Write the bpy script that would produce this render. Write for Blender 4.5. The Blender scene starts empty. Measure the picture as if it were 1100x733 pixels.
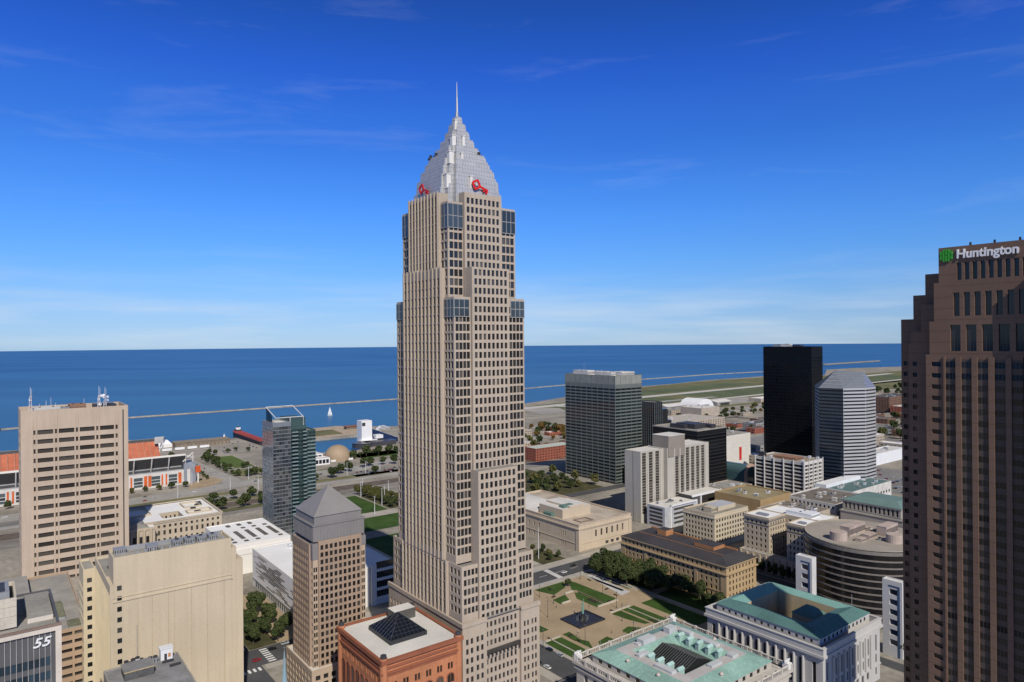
import bpy, bmesh, math, random
from mathutils import Vector, Matrix
R = math.radians
rng = random.Random(7)
scene = bpy.context.scene
col = scene.collection

# ------------------------------------------------------------------ camera, sky, sun, exposure
EYE = 168.0
cd = bpy.data.cameras.new("camera"); cam = bpy.data.objects.new("camera", cd); col.objects.link(cam)
cd.sensor_width = 36.0; cd.lens = 24.0; cd.clip_start = 1.0; cd.clip_end = 200000.0
cam.location = (0, 0, EYE)
ROLL = -0.4725
cam.matrix_world = Matrix.Translation((0, 0, EYE)) @ Matrix.Rotation(R(90), 4, 'X') @ Matrix.Rotation(R(ROLL), 4, 'Z')
scene.camera = cam

SUN_HEAD, SUN_EL = 160.0, 41.0         # degrees clockwise from the view axis, and above the horizon
world = bpy.data.worlds.new("World"); scene.world = world; world.use_nodes = True
wn = world.node_tree; wn.nodes.clear()
w_out = wn.nodes.new('ShaderNodeOutputWorld'); w_bg = wn.nodes.new('ShaderNodeBackground')
sky = wn.nodes.new('ShaderNodeTexSky'); sky.sky_type = 'NISHITA'; sky.sun_disc = False
sky.sun_elevation = R(SUN_EL); sky.sun_rotation = R(SUN_HEAD)
sky.altitude = 180; sky.air_density = 1.0; sky.dust_density = 0.0; sky.ozone_density = 1.0
w_bg.inputs['Strength'].default_value = 0.112
# thin cirrus streaks high up and a low bank of pale cloud over the lake
tc = wn.nodes.new('ShaderNodeTexCoord'); mp = wn.nodes.new('ShaderNodeMapping')
mp.inputs['Scale'].default_value = (1.2, 1.6, 9.0); mp.inputs['Rotation'].default_value = (0, R(6), 0)
nz = wn.nodes.new('ShaderNodeTexNoise'); nz.inputs['Scale'].default_value = 2.3; nz.inputs['Detail'].default_value = 7; nz.inputs['Roughness'].default_value = .62
nz.inputs['Distortion'].default_value = .5
rp = wn.nodes.new('ShaderNodeMapRange'); rp.inputs['From Min'].default_value = .55; rp.inputs['From Max'].default_value = .95
rp.inputs['To Min'].default_value = 0; rp.inputs['To Max'].default_value = .16
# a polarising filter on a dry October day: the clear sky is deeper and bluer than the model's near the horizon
sxyz = wn.nodes.new('ShaderNodeSeparateXYZ'); sky_grade = wn.nodes.new('ShaderNodeValToRGB'); gam = wn.nodes.new('ShaderNodeVectorMath'); gam.operation = 'MULTIPLY'
SKY_GRADE = [(0.0, .29, .48, 1.0), (.036, .315, .493, .945), (.063, .314, .519, .955), (.117, .268, .555, 1.06), (.17, .236, .565, 1.175), (.222, .199, .537, 1.215), (.271, .165, .482, 1.2), (.319, .15, .456, 1.237),
       (.364, .125, .40, 1.24), (.407, .105, .364, 1.108), (.45, .10, .33, .97), (.60, .52, .40, .31), (.85, .72, .48, .28)]  # top stops, above the frame, are invented to neutralise and dim the fill light
els = sky_grade.color_ramp.elements
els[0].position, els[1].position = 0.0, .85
for z, r, g, b_ in SKY_GRADE[1:-1]: els.new(z)
for k, (z, r, g, b_) in zip(sorted(els, key=lambda q: q.position), SKY_GRADE): k.color = (r, g, b_, 1)
mx = wn.nodes.new('ShaderNodeMix'); mx.data_type = 'RGBA'
mx.inputs[7].default_value = (6.5, 7.0, 7.6, 1)
L = wn.links.new
# low bank over the lake
mp2 = wn.nodes.new('ShaderNodeMapping'); mp2.inputs['Scale'].default_value = (3.0, 3.0, 34.0); nz2 = wn.nodes.new('ShaderNodeTexNoise'); nz2.inputs['Scale'].default_value = 1.5; nz2.inputs['Detail'].default_value = 6
r2 = wn.nodes.new('ShaderNodeMapRange'); r2.inputs['From Min'].default_value = .44; r2.inputs['From Max'].default_value = .75; r2.inputs['To Max'].default_value = .42
r3 = wn.nodes.new('ShaderNodeMapRange'); r3.inputs['From Min'].default_value = .105; r3.inputs['From Max'].default_value = .03; m3 = wn.nodes.new('ShaderNodeMath'); m3.operation = 'MULTIPLY'; m4 = wn.nodes.new('ShaderNodeMath'); m4.operation = 'ADD'
L(tc.outputs['Generated'], mp2.inputs['Vector']); L(mp2.outputs[0], nz2.inputs['Vector']); L(nz2.outputs['Fac'], r2.inputs['Value']); L(sxyz.outputs['Z'], r3.inputs['Value']); L(r2.outputs[0], m3.inputs[0]); L(r3.outputs[0], m3.inputs[1]); L(m3.outputs[0], m4.inputs[0]); L(rp.outputs[0], m4.inputs[1])
L(tc.outputs['Generated'], mp.inputs['Vector']); L(mp.outputs[0], nz.inputs['Vector']); L(nz.outputs['Fac'], rp.inputs['Value'])
L(tc.outputs['Generated'], sxyz.inputs[0]); L(sxyz.outputs['Z'], sky_grade.inputs[0]); L(sky.outputs[0], gam.inputs[0]); L(sky_grade.outputs[0], gam.inputs[1]); L(gam.outputs[0], mx.inputs[6]); L(m4.outputs[0], mx.inputs[0])
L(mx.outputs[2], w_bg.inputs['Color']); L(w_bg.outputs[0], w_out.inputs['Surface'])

sd = bpy.data.lights.new("sun", 'SUN'); sd.energy = 4.0; sd.angle = R(0.53); sd.color = (1.0, 0.93, 0.82)
so = bpy.data.objects.new("sun", sd); col.objects.link(so)
h, e = R(SUN_HEAD), R(SUN_EL)
to_sun = Vector((math.sin(h) * math.cos(e), math.cos(h) * math.cos(e), math.sin(e)))
so.rotation_euler = to_sun.to_track_quat('Z', 'Y').to_euler(); so.location = (200, -400, 900)

scene.view_settings.view_transform = 'Standard'; scene.view_settings.look = 'None'
scene.view_settings.gamma = 1.0; scene.view_settings.use_curve_mapping = False
scene.view_settings.exposure = 0.0
try:
    scene.cycles.max_bounces = 5; scene.cycles.diffuse_bounces = 2; scene.cycles.glossy_bounces = 3
    scene.cycles.transparent_max_bounces = 6; scene.cycles.use_denoising = True
    scene.cycles.caustics_reflective = False; scene.cycles.caustics_refractive = False
except Exception:
    pass

# ------------------------------------------------------------------ the street grid: a runs away to the lake, b runs along the shore
TH = 37.6
AX = Vector((-math.sin(R(TH)), math.cos(R(TH)), 0)); BX = Vector((math.cos(R(TH)), math.sin(R(TH)), 0))
def ab(a, b, z=0.0):
    p = AX * a + BX * b
    return Vector((p.x, p.y, z))
def G(a):                                    # ground height: level downtown, a bluff, then the low lakefront
    return 0.0 if a < 700 else (-16.0 if a > 800 else -16.0 * (a - 700) / 100.0)

# ------------------------------------------------------------------ materials
MATS = {}
def _nt(name):
    m = bpy.data.materials.new(name); m.use_nodes = True
    return m, m.node_tree, m.node_tree.nodes['Principled BSDF']
def mat(name, c, rough=.85, var=.14, scale=.12, spec=.25, metal=0.0, streak=0.0, fine=1.3, line=None):
    """weathered opaque surface: two scales of noise, optional vertical streaks, optional panel joints"""
    if name in MATS: return MATS[name]
    m, nt, b = _nt(name); N = nt.nodes; K = nt.links.new
    geo = N.new('ShaderNodeNewGeometry')
    def noise(sc, det, vec=None):
        n = N.new('ShaderNodeTexNoise'); n.inputs['Scale'].default_value = sc; n.inputs['Detail'].default_value = det
        K(vec or geo.outputs['Position'], n.inputs['Vector']); return n
    def mul(a, lo, hi, prev):
        r = N.new('ShaderNodeMapRange'); r.inputs['From Min'].default_value = .3; r.inputs['From Max'].default_value = .7
        r.inputs['To Min'].default_value = lo; r.inputs['To Max'].default_value = hi; K(a, r.inputs['Value'])
        x = N.new('ShaderNodeVectorMath'); x.operation = 'SCALE'; K(prev, x.inputs[0]); K(r.outputs[0], x.inputs['Scale'])
        return x.outputs[0]
    rgb = N.new('ShaderNodeRGB'); rgb.outputs[0].default_value = (*c, 1); out = rgb.outputs[0]
    out = mul(noise(scale, 4).outputs['Fac'], 1 - var, 1 + var, out)
    out = mul(noise(fine, 3).outputs['Fac'], 1 - var * .6, 1 + var * .6, out)
    if streak:
        mpn = N.new('ShaderNodeMapping'); mpn.inputs['Scale'].default_value = (1, 1, .06); K(geo.outputs['Position'], mpn.inputs['Vector'])
        out = mul(noise(.55, 4, mpn.outputs[0]).outputs['Fac'], 1 - streak, 1 + streak * .6, out)
    if line:                                  # joints every `line` metres of height
        sx = N.new('ShaderNodeSeparateXYZ'); K(geo.outputs['Position'], sx.inputs[0])
        d = N.new('ShaderNodeMath'); d.operation = 'DIVIDE'; K(sx.outputs['Z'], d.inputs[0]); d.inputs[1].default_value = line
        fr = N.new('ShaderNodeMath'); fr.operation = 'FRACT'; K(d.outputs[0], fr.inputs[0])
        lt = N.new('ShaderNodeMath'); lt.operation = 'LESS_THAN'; K(fr.outputs[0], lt.inputs[0]); lt.inputs[1].default_value = .1
        r = N.new('ShaderNodeMapRange'); K(lt.outputs[0], r.inputs['Value']); r.inputs['To Min'].default_value = 1; r.inputs['To Max'].default_value = .8
        x = N.new('ShaderNodeVectorMath'); x.operation = 'SCALE'; K(out, x.inputs[0]); K(r.outputs[0], x.inputs['Scale']); out = x.outputs[0]
    K(out, b.inputs['Base Color'])
    b.inputs['Roughness'].default_value = rough; b.inputs['Specular IOR Level'].default_value = spec; b.inputs['Metallic'].default_value = metal
    MATS[name] = m; return m
def glass(name, c=(.016, .019, .023), blind=(.10, .095, .085), blinds=.22, rough=.08, spec=.5):
    """window glass seen from outside: dark room, some panes with a pale blind, mirror-smooth front"""
    if name in MATS: return MATS[name]
    m, nt, b = _nt(name); N = nt.nodes; K = nt.links.new
    geo = N.new('ShaderNodeNewGeometry'); oi = N.new('ShaderNodeObjectInfo')
    ad = N.new('ShaderNodeMath'); ad.operation = 'ADD'; K(geo.outputs['Random Per Island'], ad.inputs[0]); K(oi.outputs['Random'], ad.inputs[1])
    fr = N.new('ShaderNodeMath'); fr.operation = 'FRACT'; K(ad.outputs[0], fr.inputs[0])
    cr = N.new('ShaderNodeValToRGB'); K(fr.outputs[0], cr.inputs[0])
    el = cr.color_ramp.elements
    el[0].position = 0; el[0].color = (c[0] * .6, c[1] * .6, c[2] * .6, 1)
    el[1].position = 1; el[1].color = (*blind, 1)
    k = cr.color_ramp.elements.new(1 - blinds); k.color = (c[0] * 1.5, c[1] * 1.5, c[2] * 1.5, 1)
    K(cr.outputs[0], b.inputs['Base Color'])
    b.inputs['Roughness'].default_value = rough; b.inputs['Specular IOR Level'].default_value = spec
    MATS[name] = m; return m

# ------------------------------------------------------------------ mesh builder
class MB:
    def __init__(s): s.v = []; s.f = []; s.m = []
    def face(s, pts, mi=0):
        n = len(s.v); s.v += [tuple(p) for p in pts]; s.f.append(tuple(range(n, n + len(pts)))); s.m.append(mi)
    def box(s, x0, x1, y0, y1, z0, z1, mi=0, skip='', top=None):
        t = mi if top is None else top
        P = [(x0, y0, z0), (x1, y0, z0), (x1, y1, z0), (x0, y1, z0), (x0, y0, z1), (x1, y0, z1), (x1, y1, z1), (x0, y1, z1)]
        for k, ix, q in (('b', (3, 2, 1, 0), mi), ('t', (4, 5, 6, 7), t), ('A', (0, 1, 5, 4), mi), ('C', (1, 2, 6, 5), mi), ('D', (2, 3, 7, 6), mi), ('B', (3, 0, 4, 7), mi)):
            if k not in skip: s.face([P[i] for i in ix], q)
    def ring(s, x0, x1, y0, y1, e, z0, z1, w=1.0, mi=0):
        a, b, c, d = x0 - e, x1 + e, y0 - e, y1 + e
        s.box(a, b, c, c + w, z0, z1, mi); s.box(a, b, d - w, d, z0, z1, mi); s.box(a, a + w, c + w, d - w, z0, z1, mi, 'AD'); s.box(b - w, b, c + w, d - w, z0, z1, mi, 'AD')
    def prism(s, poly, z0, z1, mi=0, top=None, bottom=True):
        n = len(poly); t = mi if top is None else top
        zz = lambda z, p: z(p) if callable(z) else z
        for i in range(n):
            p, q = poly[i], poly[(i + 1) % n]
            s.face([(p[0], p[1], zz(z0, p)), (q[0], q[1], zz(z0, q)), (q[0], q[1], zz(z1, q)), (p[0], p[1], zz(z1, p))], mi)
        s.face([(p[0], p[1], zz(z1, p)) for p in poly], t)
        if bottom: s.face([(p[0], p[1], zz(z0, p)) for p in reversed(poly)], mi)
    def frustum(s, r0, z0, r1, z1, mi=0, top=None):
        a = [(r0[0], r0[2]), (r0[1], r0[2]), (r0[1], r0[3]), (r0[0], r0[3])]; b = [(r1[0], r1[2]), (r1[1], r1[2]), (r1[1], r1[3]), (r1[0], r1[3])]
        for i in range(4):
            j = (i + 1) % 4
            s.face([(*a[i], z0), (*a[j], z0), (*b[j], z1), (*b[i], z1)], mi)
        if abs(r1[1] - r1[0]) > .01: s.face([(*p, z1) for p in b], mi if top is None else top)
    def cyl(s, cx, cy, r0, r1, z0, z1, n=12, mi=0, cap=True):
        a = [(cx + r0 * math.cos(2 * math.pi * i / n), cy + r0 * math.sin(2 * math.pi * i / n), z0) for i in range(n)]
        b = [(cx + r1 * math.cos(2 * math.pi * i / n), cy + r1 * math.sin(2 * math.pi * i / n), z1) for i in range(n)]
        for i in range(n):
            j = (i + 1) % n; s.face([a[i], a[j], b[j], b[i]], mi)
        if cap: s.face(b, mi); s.face(a[::-1], mi)
    def bar(s, p, q, r, mi=0, n=4):
        p, q = Vector(p), Vector(q); d = (q - p).normalized()
        u = d.orthogonal().normalized(); w = d.cross(u)
        A = [p + (u * math.cos(2 * math.pi * (i + .5) / n) + w * math.sin(2 * math.pi * (i + .5) / n)) * r for i in range(n)]
        Bq = [x + (q - p) for x in A]
        for i in range(n):
            j = (i + 1) % n; s.face([A[i], A[j], Bq[j], Bq[i]], mi)
        s.face(Bq, mi); s.face(A[::-1], mi)
    def dome(s, cx, cy, cz, r, rz, n=20, k=7, mi=0):
        ring = lambda j: [(cx + r * math.cos(j * math.pi / 2 / k) * math.cos(2 * math.pi * i / n), cy + r * math.cos(j * math.pi / 2 / k) * math.sin(2 * math.pi * i / n), cz + rz * math.sin(j * math.pi / 2 / k)) for i in range(n)]
        for j in range(k):
            a, b = ring(j), ring(j + 1)
            for i in range(n):
                q = (i + 1) % n
                if j == k - 1: s.face([a[i], a[q], b[0]], mi)
                else: s.face([a[i], a[q], b[q], b[i]], mi)
    def build(s, name, mats, parent=None, smooth=False, merge=False):
        me = bpy.data.meshes.new(name); me.from_pydata(s.v, [], s.f)
        for m in (mats if isinstance(mats, (list, tuple)) else [mats]): me.materials.append(m)
        me.polygons.foreach_set('material_index', s.m)
        if merge:
            bm = bmesh.new(); bm.from_mesh(me); bmesh.ops.remove_doubles(bm, verts=bm.verts, dist=.001); bm.to_mesh(me); bm.free()
        if smooth: me.polygons.foreach_set('use_smooth', [True] * len(me.polygons))
        me.update()
        o = bpy.data.objects.new(name, me); col.objects.link(o)
        if parent: o.parent = parent
        return o
def tag(o, label=None, cat=None, group=None, kind=None):
    for k, v in (('label', label), ('category', cat), ('group', group), ('kind', kind)):
        if v: o[k] = v
    return o
def thing(name, label, cat, loc, rz=TH, group=None):
    o = bpy.data.objects.new(name, None); col.objects.link(o); o.empty_display_size = 2
    o.location = loc; o.rotation_euler = (0, 0, R(rz))
    return tag(o, label, cat, group)
def link_copy(o, parent=None):
    c = o.copy(); col.objects.link(c)
    if parent: c.parent = parent
    return c
def copy_tree(o, parent=None):
    c = link_copy(o, parent)
    for ch in KIDS.get(o.name, []): copy_tree(ch, c)
    return c
KIDS = {}

# ------------------------------------------------------------------ facades with real openings
def ev(a, b, n, r=.6):
    p = (b - a) / n
    return [(a + p * (i + .5 - r / 2), a + p * (i + .5 + r / 2)) for i in range(n)]
class Bld:
    """one building: wall meshes get holes; the panes that fill them are collected and made into parts at the end"""
    ALL = []
    def __init__(s, name, label, cat, loc, rz=TH, group=None, gl=None, frame=None, pane='window'):
        s.root = thing(name, label, cat, loc, rz, group); s.w = []; s.gl = gl or glass('office_glass'); s.fr = frame or mat('dark_frame', (.09, .085, .08), .5)
        s.pane = pane; s.loc = Vector(loc); s.rz = R(rz); Bld.ALL.append(s)
    def hole_wall(s, mb, O, d, U, z0, z1, cols, rows, dep=.35, mi=0, ri=None, frame=True, gi=None, skip=None):
        """vertical wall from O along unit d for U metres; cols are (u0,u1), rows are (z0,z1)"""
        O = Vector((O[0], O[1], 0)); d = Vector((d[0], d[1], 0)); n = Vector((d.y, -d.x, 0)); ri = mi if ri is None else ri
        P = lambda u, z, k=0.0: tuple(O + d * u - n * k + Vector((0, 0, z)))
        cols = sorted(c for c in cols if c[0] > .01 and c[1] < U - .01); rows = sorted(r for r in rows if r[0] >= z0 - 1e-6 and r[1] <= z1 + 1e-6)
        zc = z0
        for r0, r1 in rows if cols else []:
            if r0 > zc + 1e-4: mb.face([P(0, zc), P(U, zc), P(U, r0), P(0, r0)], mi)
            uc = 0.0
            for c0, c1 in cols:
                if c0 > uc: mb.face([P(uc, r0), P(c0, r0), P(c0, r1), P(uc, r1)], mi)
                uc = c1
                if skip and skip((c0 + c1) / 2, (r0 + r1) / 2):
                    mb.face([P(c0, r0), P(c1, r0), P(c1, r1), P(c0, r1)], mi); continue
                mb.face([P(c0, r0), P(c1, r0), P(c1, r0, dep), P(c0, r0, dep)], ri)
                mb.face([P(c0, r1, dep), P(c1, r1, dep), P(c1, r1), P(c0, r1)], ri)
                mb.face([P(c0, r0), P(c0, r0, dep), P(c0, r1, dep), P(c0, r1)], ri)
                mb.face([P(c1, r0, dep), P(c1, r0), P(c1, r1), P(c1, r1, dep)], ri)
                s.w.append((O + d * ((c0 + c1) / 2) - n * dep + Vector((0, 0, (r0 + r1) / 2)), d.copy(), c1 - c0, r1 - r0, frame, gi))
            mb.face([P(uc, r0), P(U, r0), P(U, r1), P(uc, r1)], mi)
            zc = r1
        if zc < z1 - 1e-4: mb.face([P(0, zc), P(U, zc), P(U, z1), P(0, z1)], mi)
    def tier(s, mb, x0, x1, y0, y1, z0, z1, A=None, B=None, C=None, D=None, dep=.35, mi=0, roof=1, par=.9, roofed=True, frame=True, gi=None, pw=.5):
        e = ([], [])
        s.hole_wall(mb, (x0, y0), (1, 0), x1 - x0, z0, z1, *(A or e), dep, mi, frame=frame, gi=gi)
        s.hole_wall(mb, (x0, y1), (0, -1), y1 - y0, z0, z1, *(B or e), dep, mi, frame=frame, gi=gi)
        s.hole_wall(mb, (x1, y0), (0, 1), y1 - y0, z0, z1, *(C or e), dep, mi, frame=frame, gi=gi)
        s.hole_wall(mb, (x1, y1), (-1, 0), x1 - x0, z0, z1, *(D or e), dep, mi, frame=frame, gi=gi)
        if not roofed: return
        if par <= 0:
            mb.face([(x0, y0, z1), (x1, y0, z1), (x1, y1, z1), (x0, y1, z1)], roof); return
        a, b, c, d = x0 + pw, x1 - pw, y0 + pw, y1 - pw; zr = z1 - par
        o = [(x0, y0), (x1, y0), (x1, y1), (x0, y1)]; i = [(a, c), (b, c), (b, d), (a, d)]
        for k in range(4):
            j = (k + 1) % 4
            mb.face([(*o[k], z1), (*o[j], z1), (*i[j], z1), (*i[k], z1)], mi)
            mb.face([(*i[k], z1), (*i[j], z1), (*i[j], zr), (*i[k], zr)], mi)
        mb.face([(*p, zr) for p in i], roof)
    def part(s, mb, name, mats, **k): return mb.build(name, mats, s.root, **k)
WMESH = {}
def window_mesh(w, h, frame, gl, fr):
    key = (round(w, 2), round(h, 2), frame, gl.name, fr.name)
    if key not in WMESH:
        mb = MB(); add_window(mb, Vector((0, 0, 0)), Vector((1, 0, 0)), w, h, frame)
        o = mb.build('window', [gl, fr]); WMESH[key] = o.data; bpy.data.objects.remove(o)
    return WMESH[key]
def add_window(mb, c, d, w, h, frame):
    n = Vector((d.y, -d.x, 0)); z = Vector((0, 0, 1))
    P = lambda u, v, k: tuple(c + d * u + z * v + n * k)
    mb.face([P(-w / 2, -h / 2, 0), P(w / 2, -h / 2, 0), P(w / 2, h / 2, 0), P(-w / 2, h / 2, 0)], 0)
    if frame:
        t = .07
        R4 = [(-w / 2, w / 2, -h / 2, -h / 2 + t), (-w / 2, w / 2, h / 2 - t, h / 2)]
        if frame == 2: R4 += [(-t / 2, t / 2, -h / 2 + t, h / 2 - t)]
        if frame == 3: R4 = [(u - t, u + t, -h / 2, h / 2) for u in [(-w / 2 + w * (i + 1) / (int(w / 1.6) + 1)) for i in range(int(w / 1.6))]]
        for u0, u1, v0, v1 in R4:
            mb.face([P(u0, v0, .05), P(u1, v0, .05), P(u1, v1, .05), P(u0, v1, .05)], 1)
def finish_windows():
    """the hundred panes of a building that show largest are parts of their own, the rest one part"""
    dg = bpy.context.evaluated_depsgraph_get(); eye = cam.matrix_world.translation
    f = 24 / 36; inv = cam.matrix_world.inverted()
    for s in Bld.ALL:
        if not s.w: continue
        Mw = Matrix.Translation(s.loc) @ Matrix.Rotation(s.rz, 4, 'Z'); Mi = []
        for i, (c, d, w, h, fr, gi) in enumerate(s.w):
            p = Mw @ c; n = (Mw.to_3x3() @ Vector((d.y, -d.x, 0))); q = inv @ p; v = eye - p; sc = 0.0
            if q.z < 0 and abs(q.x / q.z * f) < .5 and abs(q.y / q.z * f) < .34 and n.dot(v) > 0:
                sc = w * h * n.dot(v) / v.length ** 3
                if len(s.w) > 100:
                    o = p + n * .5
                    hit, loc, *_ = scene.ray_cast(dg, o, (eye - o).normalized(), distance=(eye - o).length - 2)
                    if hit: sc *= 1e-4
            Mi.append((sc, i))
        Mi.sort(reverse=True)
        top = [i for _, i in Mi[:100]]; rest = [i for _, i in Mi[100:]]
        for i in top:
            c, d, w, h, fr, gi = s.w[i]
            o = bpy.data.objects.new(s.pane, window_mesh(w, h, fr, gi or s.gl, s.fr)); col.objects.link(o); o.parent = s.root
            o.location = c; o.rotation_euler = (0, 0, math.atan2(d.y, d.x))
        if rest:
            mats = [s.gl, s.fr]; mb = MB()
            for i in rest:
                c, d, w, h, fr, gi = s.w[i]; k = len(mb.f); add_window(mb, c, d, w, h, fr)
                if gi:
                    if gi not in mats: mats.append(gi)
                    mb.m[k] = mats.index(gi)
            tag(mb.build(s.pane, mats, s.root), kind='stuff')
# ------------------------------------------------------------------ setting: lake, land, roads, lawns
def lake_mat():
    m, nt, b = _nt('lake_water'); N = nt.nodes; K = nt.links.new
    geo = N.new('ShaderNodeNewGeometry')
    mpn = N.new('ShaderNodeMapping'); mpn.inputs['Scale'].default_value = (.25, 1.0, 1); mpn.inputs['Rotation'].default_value = (0, 0, R(-8)); K(geo.outputs['Position'], mpn.inputs['Vector'])
    n1 = N.new('ShaderNodeTexNoise'); n1.inputs['Scale'].default_value = .0016; n1.inputs['Detail'].default_value = 8; K(mpn.outputs[0], n1.inputs['Vector'])
    cr = N.new('ShaderNodeValToRGB'); K(n1.outputs['Fac'], cr.inputs[0])
    cr.color_ramp.elements[0].position = .42; cr.color_ramp.elements[0].color = (.009, .068, .180, 1)
    cr.color_ramp.elements[1].position = .60; cr.color_ramp.elements[1].color = (.024, .112, .255, 1)
    ln = N.new('ShaderNodeVectorMath'); ln.operation = 'LENGTH'; K(geo.outputs['Position'], ln.inputs[0])
    sh = N.new('ShaderNodeMapRange'); sh.inputs['From Min'].default_value = 1300; sh.inputs['From Max'].default_value = 6000; sh.inputs['To Min'].default_value = .6; sh.inputs['To Max'].default_value = 0; K(ln.outputs['Value'], sh.inputs['Value'])
    mxw = N.new('ShaderNodeMix'); mxw.data_type = 'RGBA'; mxw.inputs[7].default_value = (.046, .150, .245, 1); K(sh.outputs[0], mxw.inputs[0]); K(cr.outputs[0], mxw.inputs[6])   # silty shallows near the shore
    K(mxw.outputs[2], b.inputs['Base Color'])
    n2 = N.new('ShaderNodeTexNoise'); n2.inputs['Scale'].default_value = .09; n2.inputs['Detail'].default_value = 5; K(mpn.outputs[0], n2.inputs['Vector'])
    bp = N.new('ShaderNodeBump'); bp.inputs['Strength'].default_value = .6; bp.inputs['Distance'].default_value = 2.0; K(n2.outputs['Fac'], bp.inputs['Height']); K(bp.outputs[0], b.inputs['Normal'])
    b.inputs['Roughness'].default_value = .35; b.inputs['Specular IOR Level'].default_value = .22
    return m
LAKE_Z = -20.0
def lake():
    mb = MB(); n = 180; rad = [1, 400, 900, 1500, 2200, 3200, 5000, 8000, 12000, 18000, 25000, 33000, 42000, 52000, 62000]
    Re = 6371000 * 1.16; pt = lambda r, i: (r * math.sin(2 * math.pi * i / n), r * math.cos(2 * math.pi * i / n), LAKE_Z - r * r / (2 * Re))
    for k in range(len(rad) - 1):
        for i in range(n):
            mb.face([pt(rad[k], i), pt(rad[k + 1], i), pt(rad[k + 1], i + 1), pt(rad[k], i + 1)][::-1])
    return tag(mb.build('lake', lake_mat(), smooth=True, merge=True), kind='structure')
lake()

M_city = mat('city_ground', (.29, .265, .225), .95, .3, .02, .1, fine=.25)
M_asph = mat('asphalt', (.085, .085, .088), .9, .16, .05, .2, fine=.6)
M_conc = mat('concrete_walk', (.40, .37, .32), .9, .12, .08, .2)
M_tan = mat('tan_plaza_paving', (.37, .285, .185), .9, .14, .06, .2)
M_grass = mat('lawn_grass', (.050, .092, .022), .95, .22, .08, .1, fine=1.0)
M_dry = mat('dry_grass', (.165, .16, .08), .95, .25, .015, .1, fine=.2)
M_white = mat('white_paint', (.78, .78, .76), .7, .05)
M_rw = mat('runway_concrete', (.52, .50, .46), .9, .08, .01, .2)
M_rock = mat('breakwater_stone', (.29, .265, .23), .95, .3, .05, .1, fine=.4)
SHORE = [(-2500, 900), (-2500, 1250), (-700, 1300), (60, 1330), (215, 1490), (279, 1372), (352, 1384), (385, 1380), (395, 1130), (455, 1092), (500, 1085), (590, 1150),
         (600, 1262), (492, 1262), (495, 1400), (545, 1425), (612, 1432), (640, 1395), (720, 1330), (800, 1350), (905, 1500), (960, 1530), (1110, 1475), (1243, 1560), (1600, 1700), (2061, 1836), (2286, 1850), (2567, 1910), (2878, 1907), (3045, 1918), (3336, 1760), (3928, 2060), (4210, 2050), (5200, 1800), (9000, 2600), (9000, 900)]
def ground():
    mb = MB()
    bs = [-2500, 9000]
    for a0, a1 in ((-900, 700), (700, 800), (800, 900)):
        mb.face([ab(a0, -2500, G(a0)), ab(a1, -2500, G(a1)), ab(a1, 9000, G(a1)), ab(a0, 9000, G(a0))][::-1])
    mb.face([ab(a, b, -16) for b, a in SHORE])
    for i in range(len(SHORE) - 1):
        (b0, a0), (b1, a1) = SHORE[i], SHORE[i + 1]
        if a0 == a1 == 900: continue
        mb.face([ab(a0, b0, -16), ab(a1, b1, -16), ab(a1, b1, -23), ab(a0, b0, -23)])
    o = mb.build('ground', M_city); 
    bm = bmesh.new(); bm.from_mesh(o.data); bmesh.ops.triangulate(bm, faces=bm.faces, ngon_method='EAR_CLIP'); bmesh.ops.recalc_face_normals(bm, faces=bm.faces)
    for f in bm.faces:
        if abs(f.normal.z) > .5 and f.normal.z < 0: f.normal_flip()
    bm.to_mesh(o.data); bm.free()
    return tag(o, kind='structure')
ground()
LAYER = [0]
def sheet(name, polys, m, eps=.03, kind='structure'):
    mb = MB()
    for p in polys:
        p = [ab(a, b, G(a) + eps) for a, b in p]
        ar = sum(p[i].x * p[(i + 1) % len(p)].y - p[(i + 1) % len(p)].x * p[i].y for i in range(len(p)))
        mb.face(p if ar > 0 else p[::-1])
    return tag(mb.build(name, m), kind=kind)
def rect(a0, a1, b0, b1): return [(a0, b0), (a1, b0), (a1, b1), (a0, b1)]
def ribbon(name, pts, w, m, eps=.03, lines=None):
    """a road along (a,b) points that follows the slope of the ground"""
    P = []
    for i in range(len(pts) - 1):
        (a0, b0), (a1, b1) = pts[i], pts[i + 1]; ts = {0.0}
        for lv in (700, 800):
            if (a0 - lv) * (a1 - lv) < 0: ts.add((lv - a0) / (a1 - a0))
        for t in sorted(ts): P.append((a0 + (a1 - a0) * t, b0 + (b1 - b0) * t))
    P.append(pts[-1]); mb = MB(); L_ = []; R_ = []
    for i, (a, b) in enumerate(P):
        p = Vector(P[max(i - 1, 0)]); q = Vector(P[min(i + 1, len(P) - 1)]); d = (q - p).normalized(); n = Vector((-d.y, d.x)) * w / 2
        L_.append((a + n.x, b + n.y)); R_.append((a - n.x, b - n.y))
    for i in range(len(P) - 1):
        f = [ab(*L_[i], G(L_[i][0]) + eps), ab(*L_[i + 1], G(L_[i + 1][0]) + eps), ab(*R_[i + 1], G(R_[i + 1][0]) + eps), ab(*R_[i], G(R_[i][0]) + eps)]
        nz_ = (f[1] - f[0]).cross(f[2] - f[1]).z
        mb.face(f if nz_ > 0 else f[::-1])
    return tag(mb.build(name, m), kind='structure')
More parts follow.
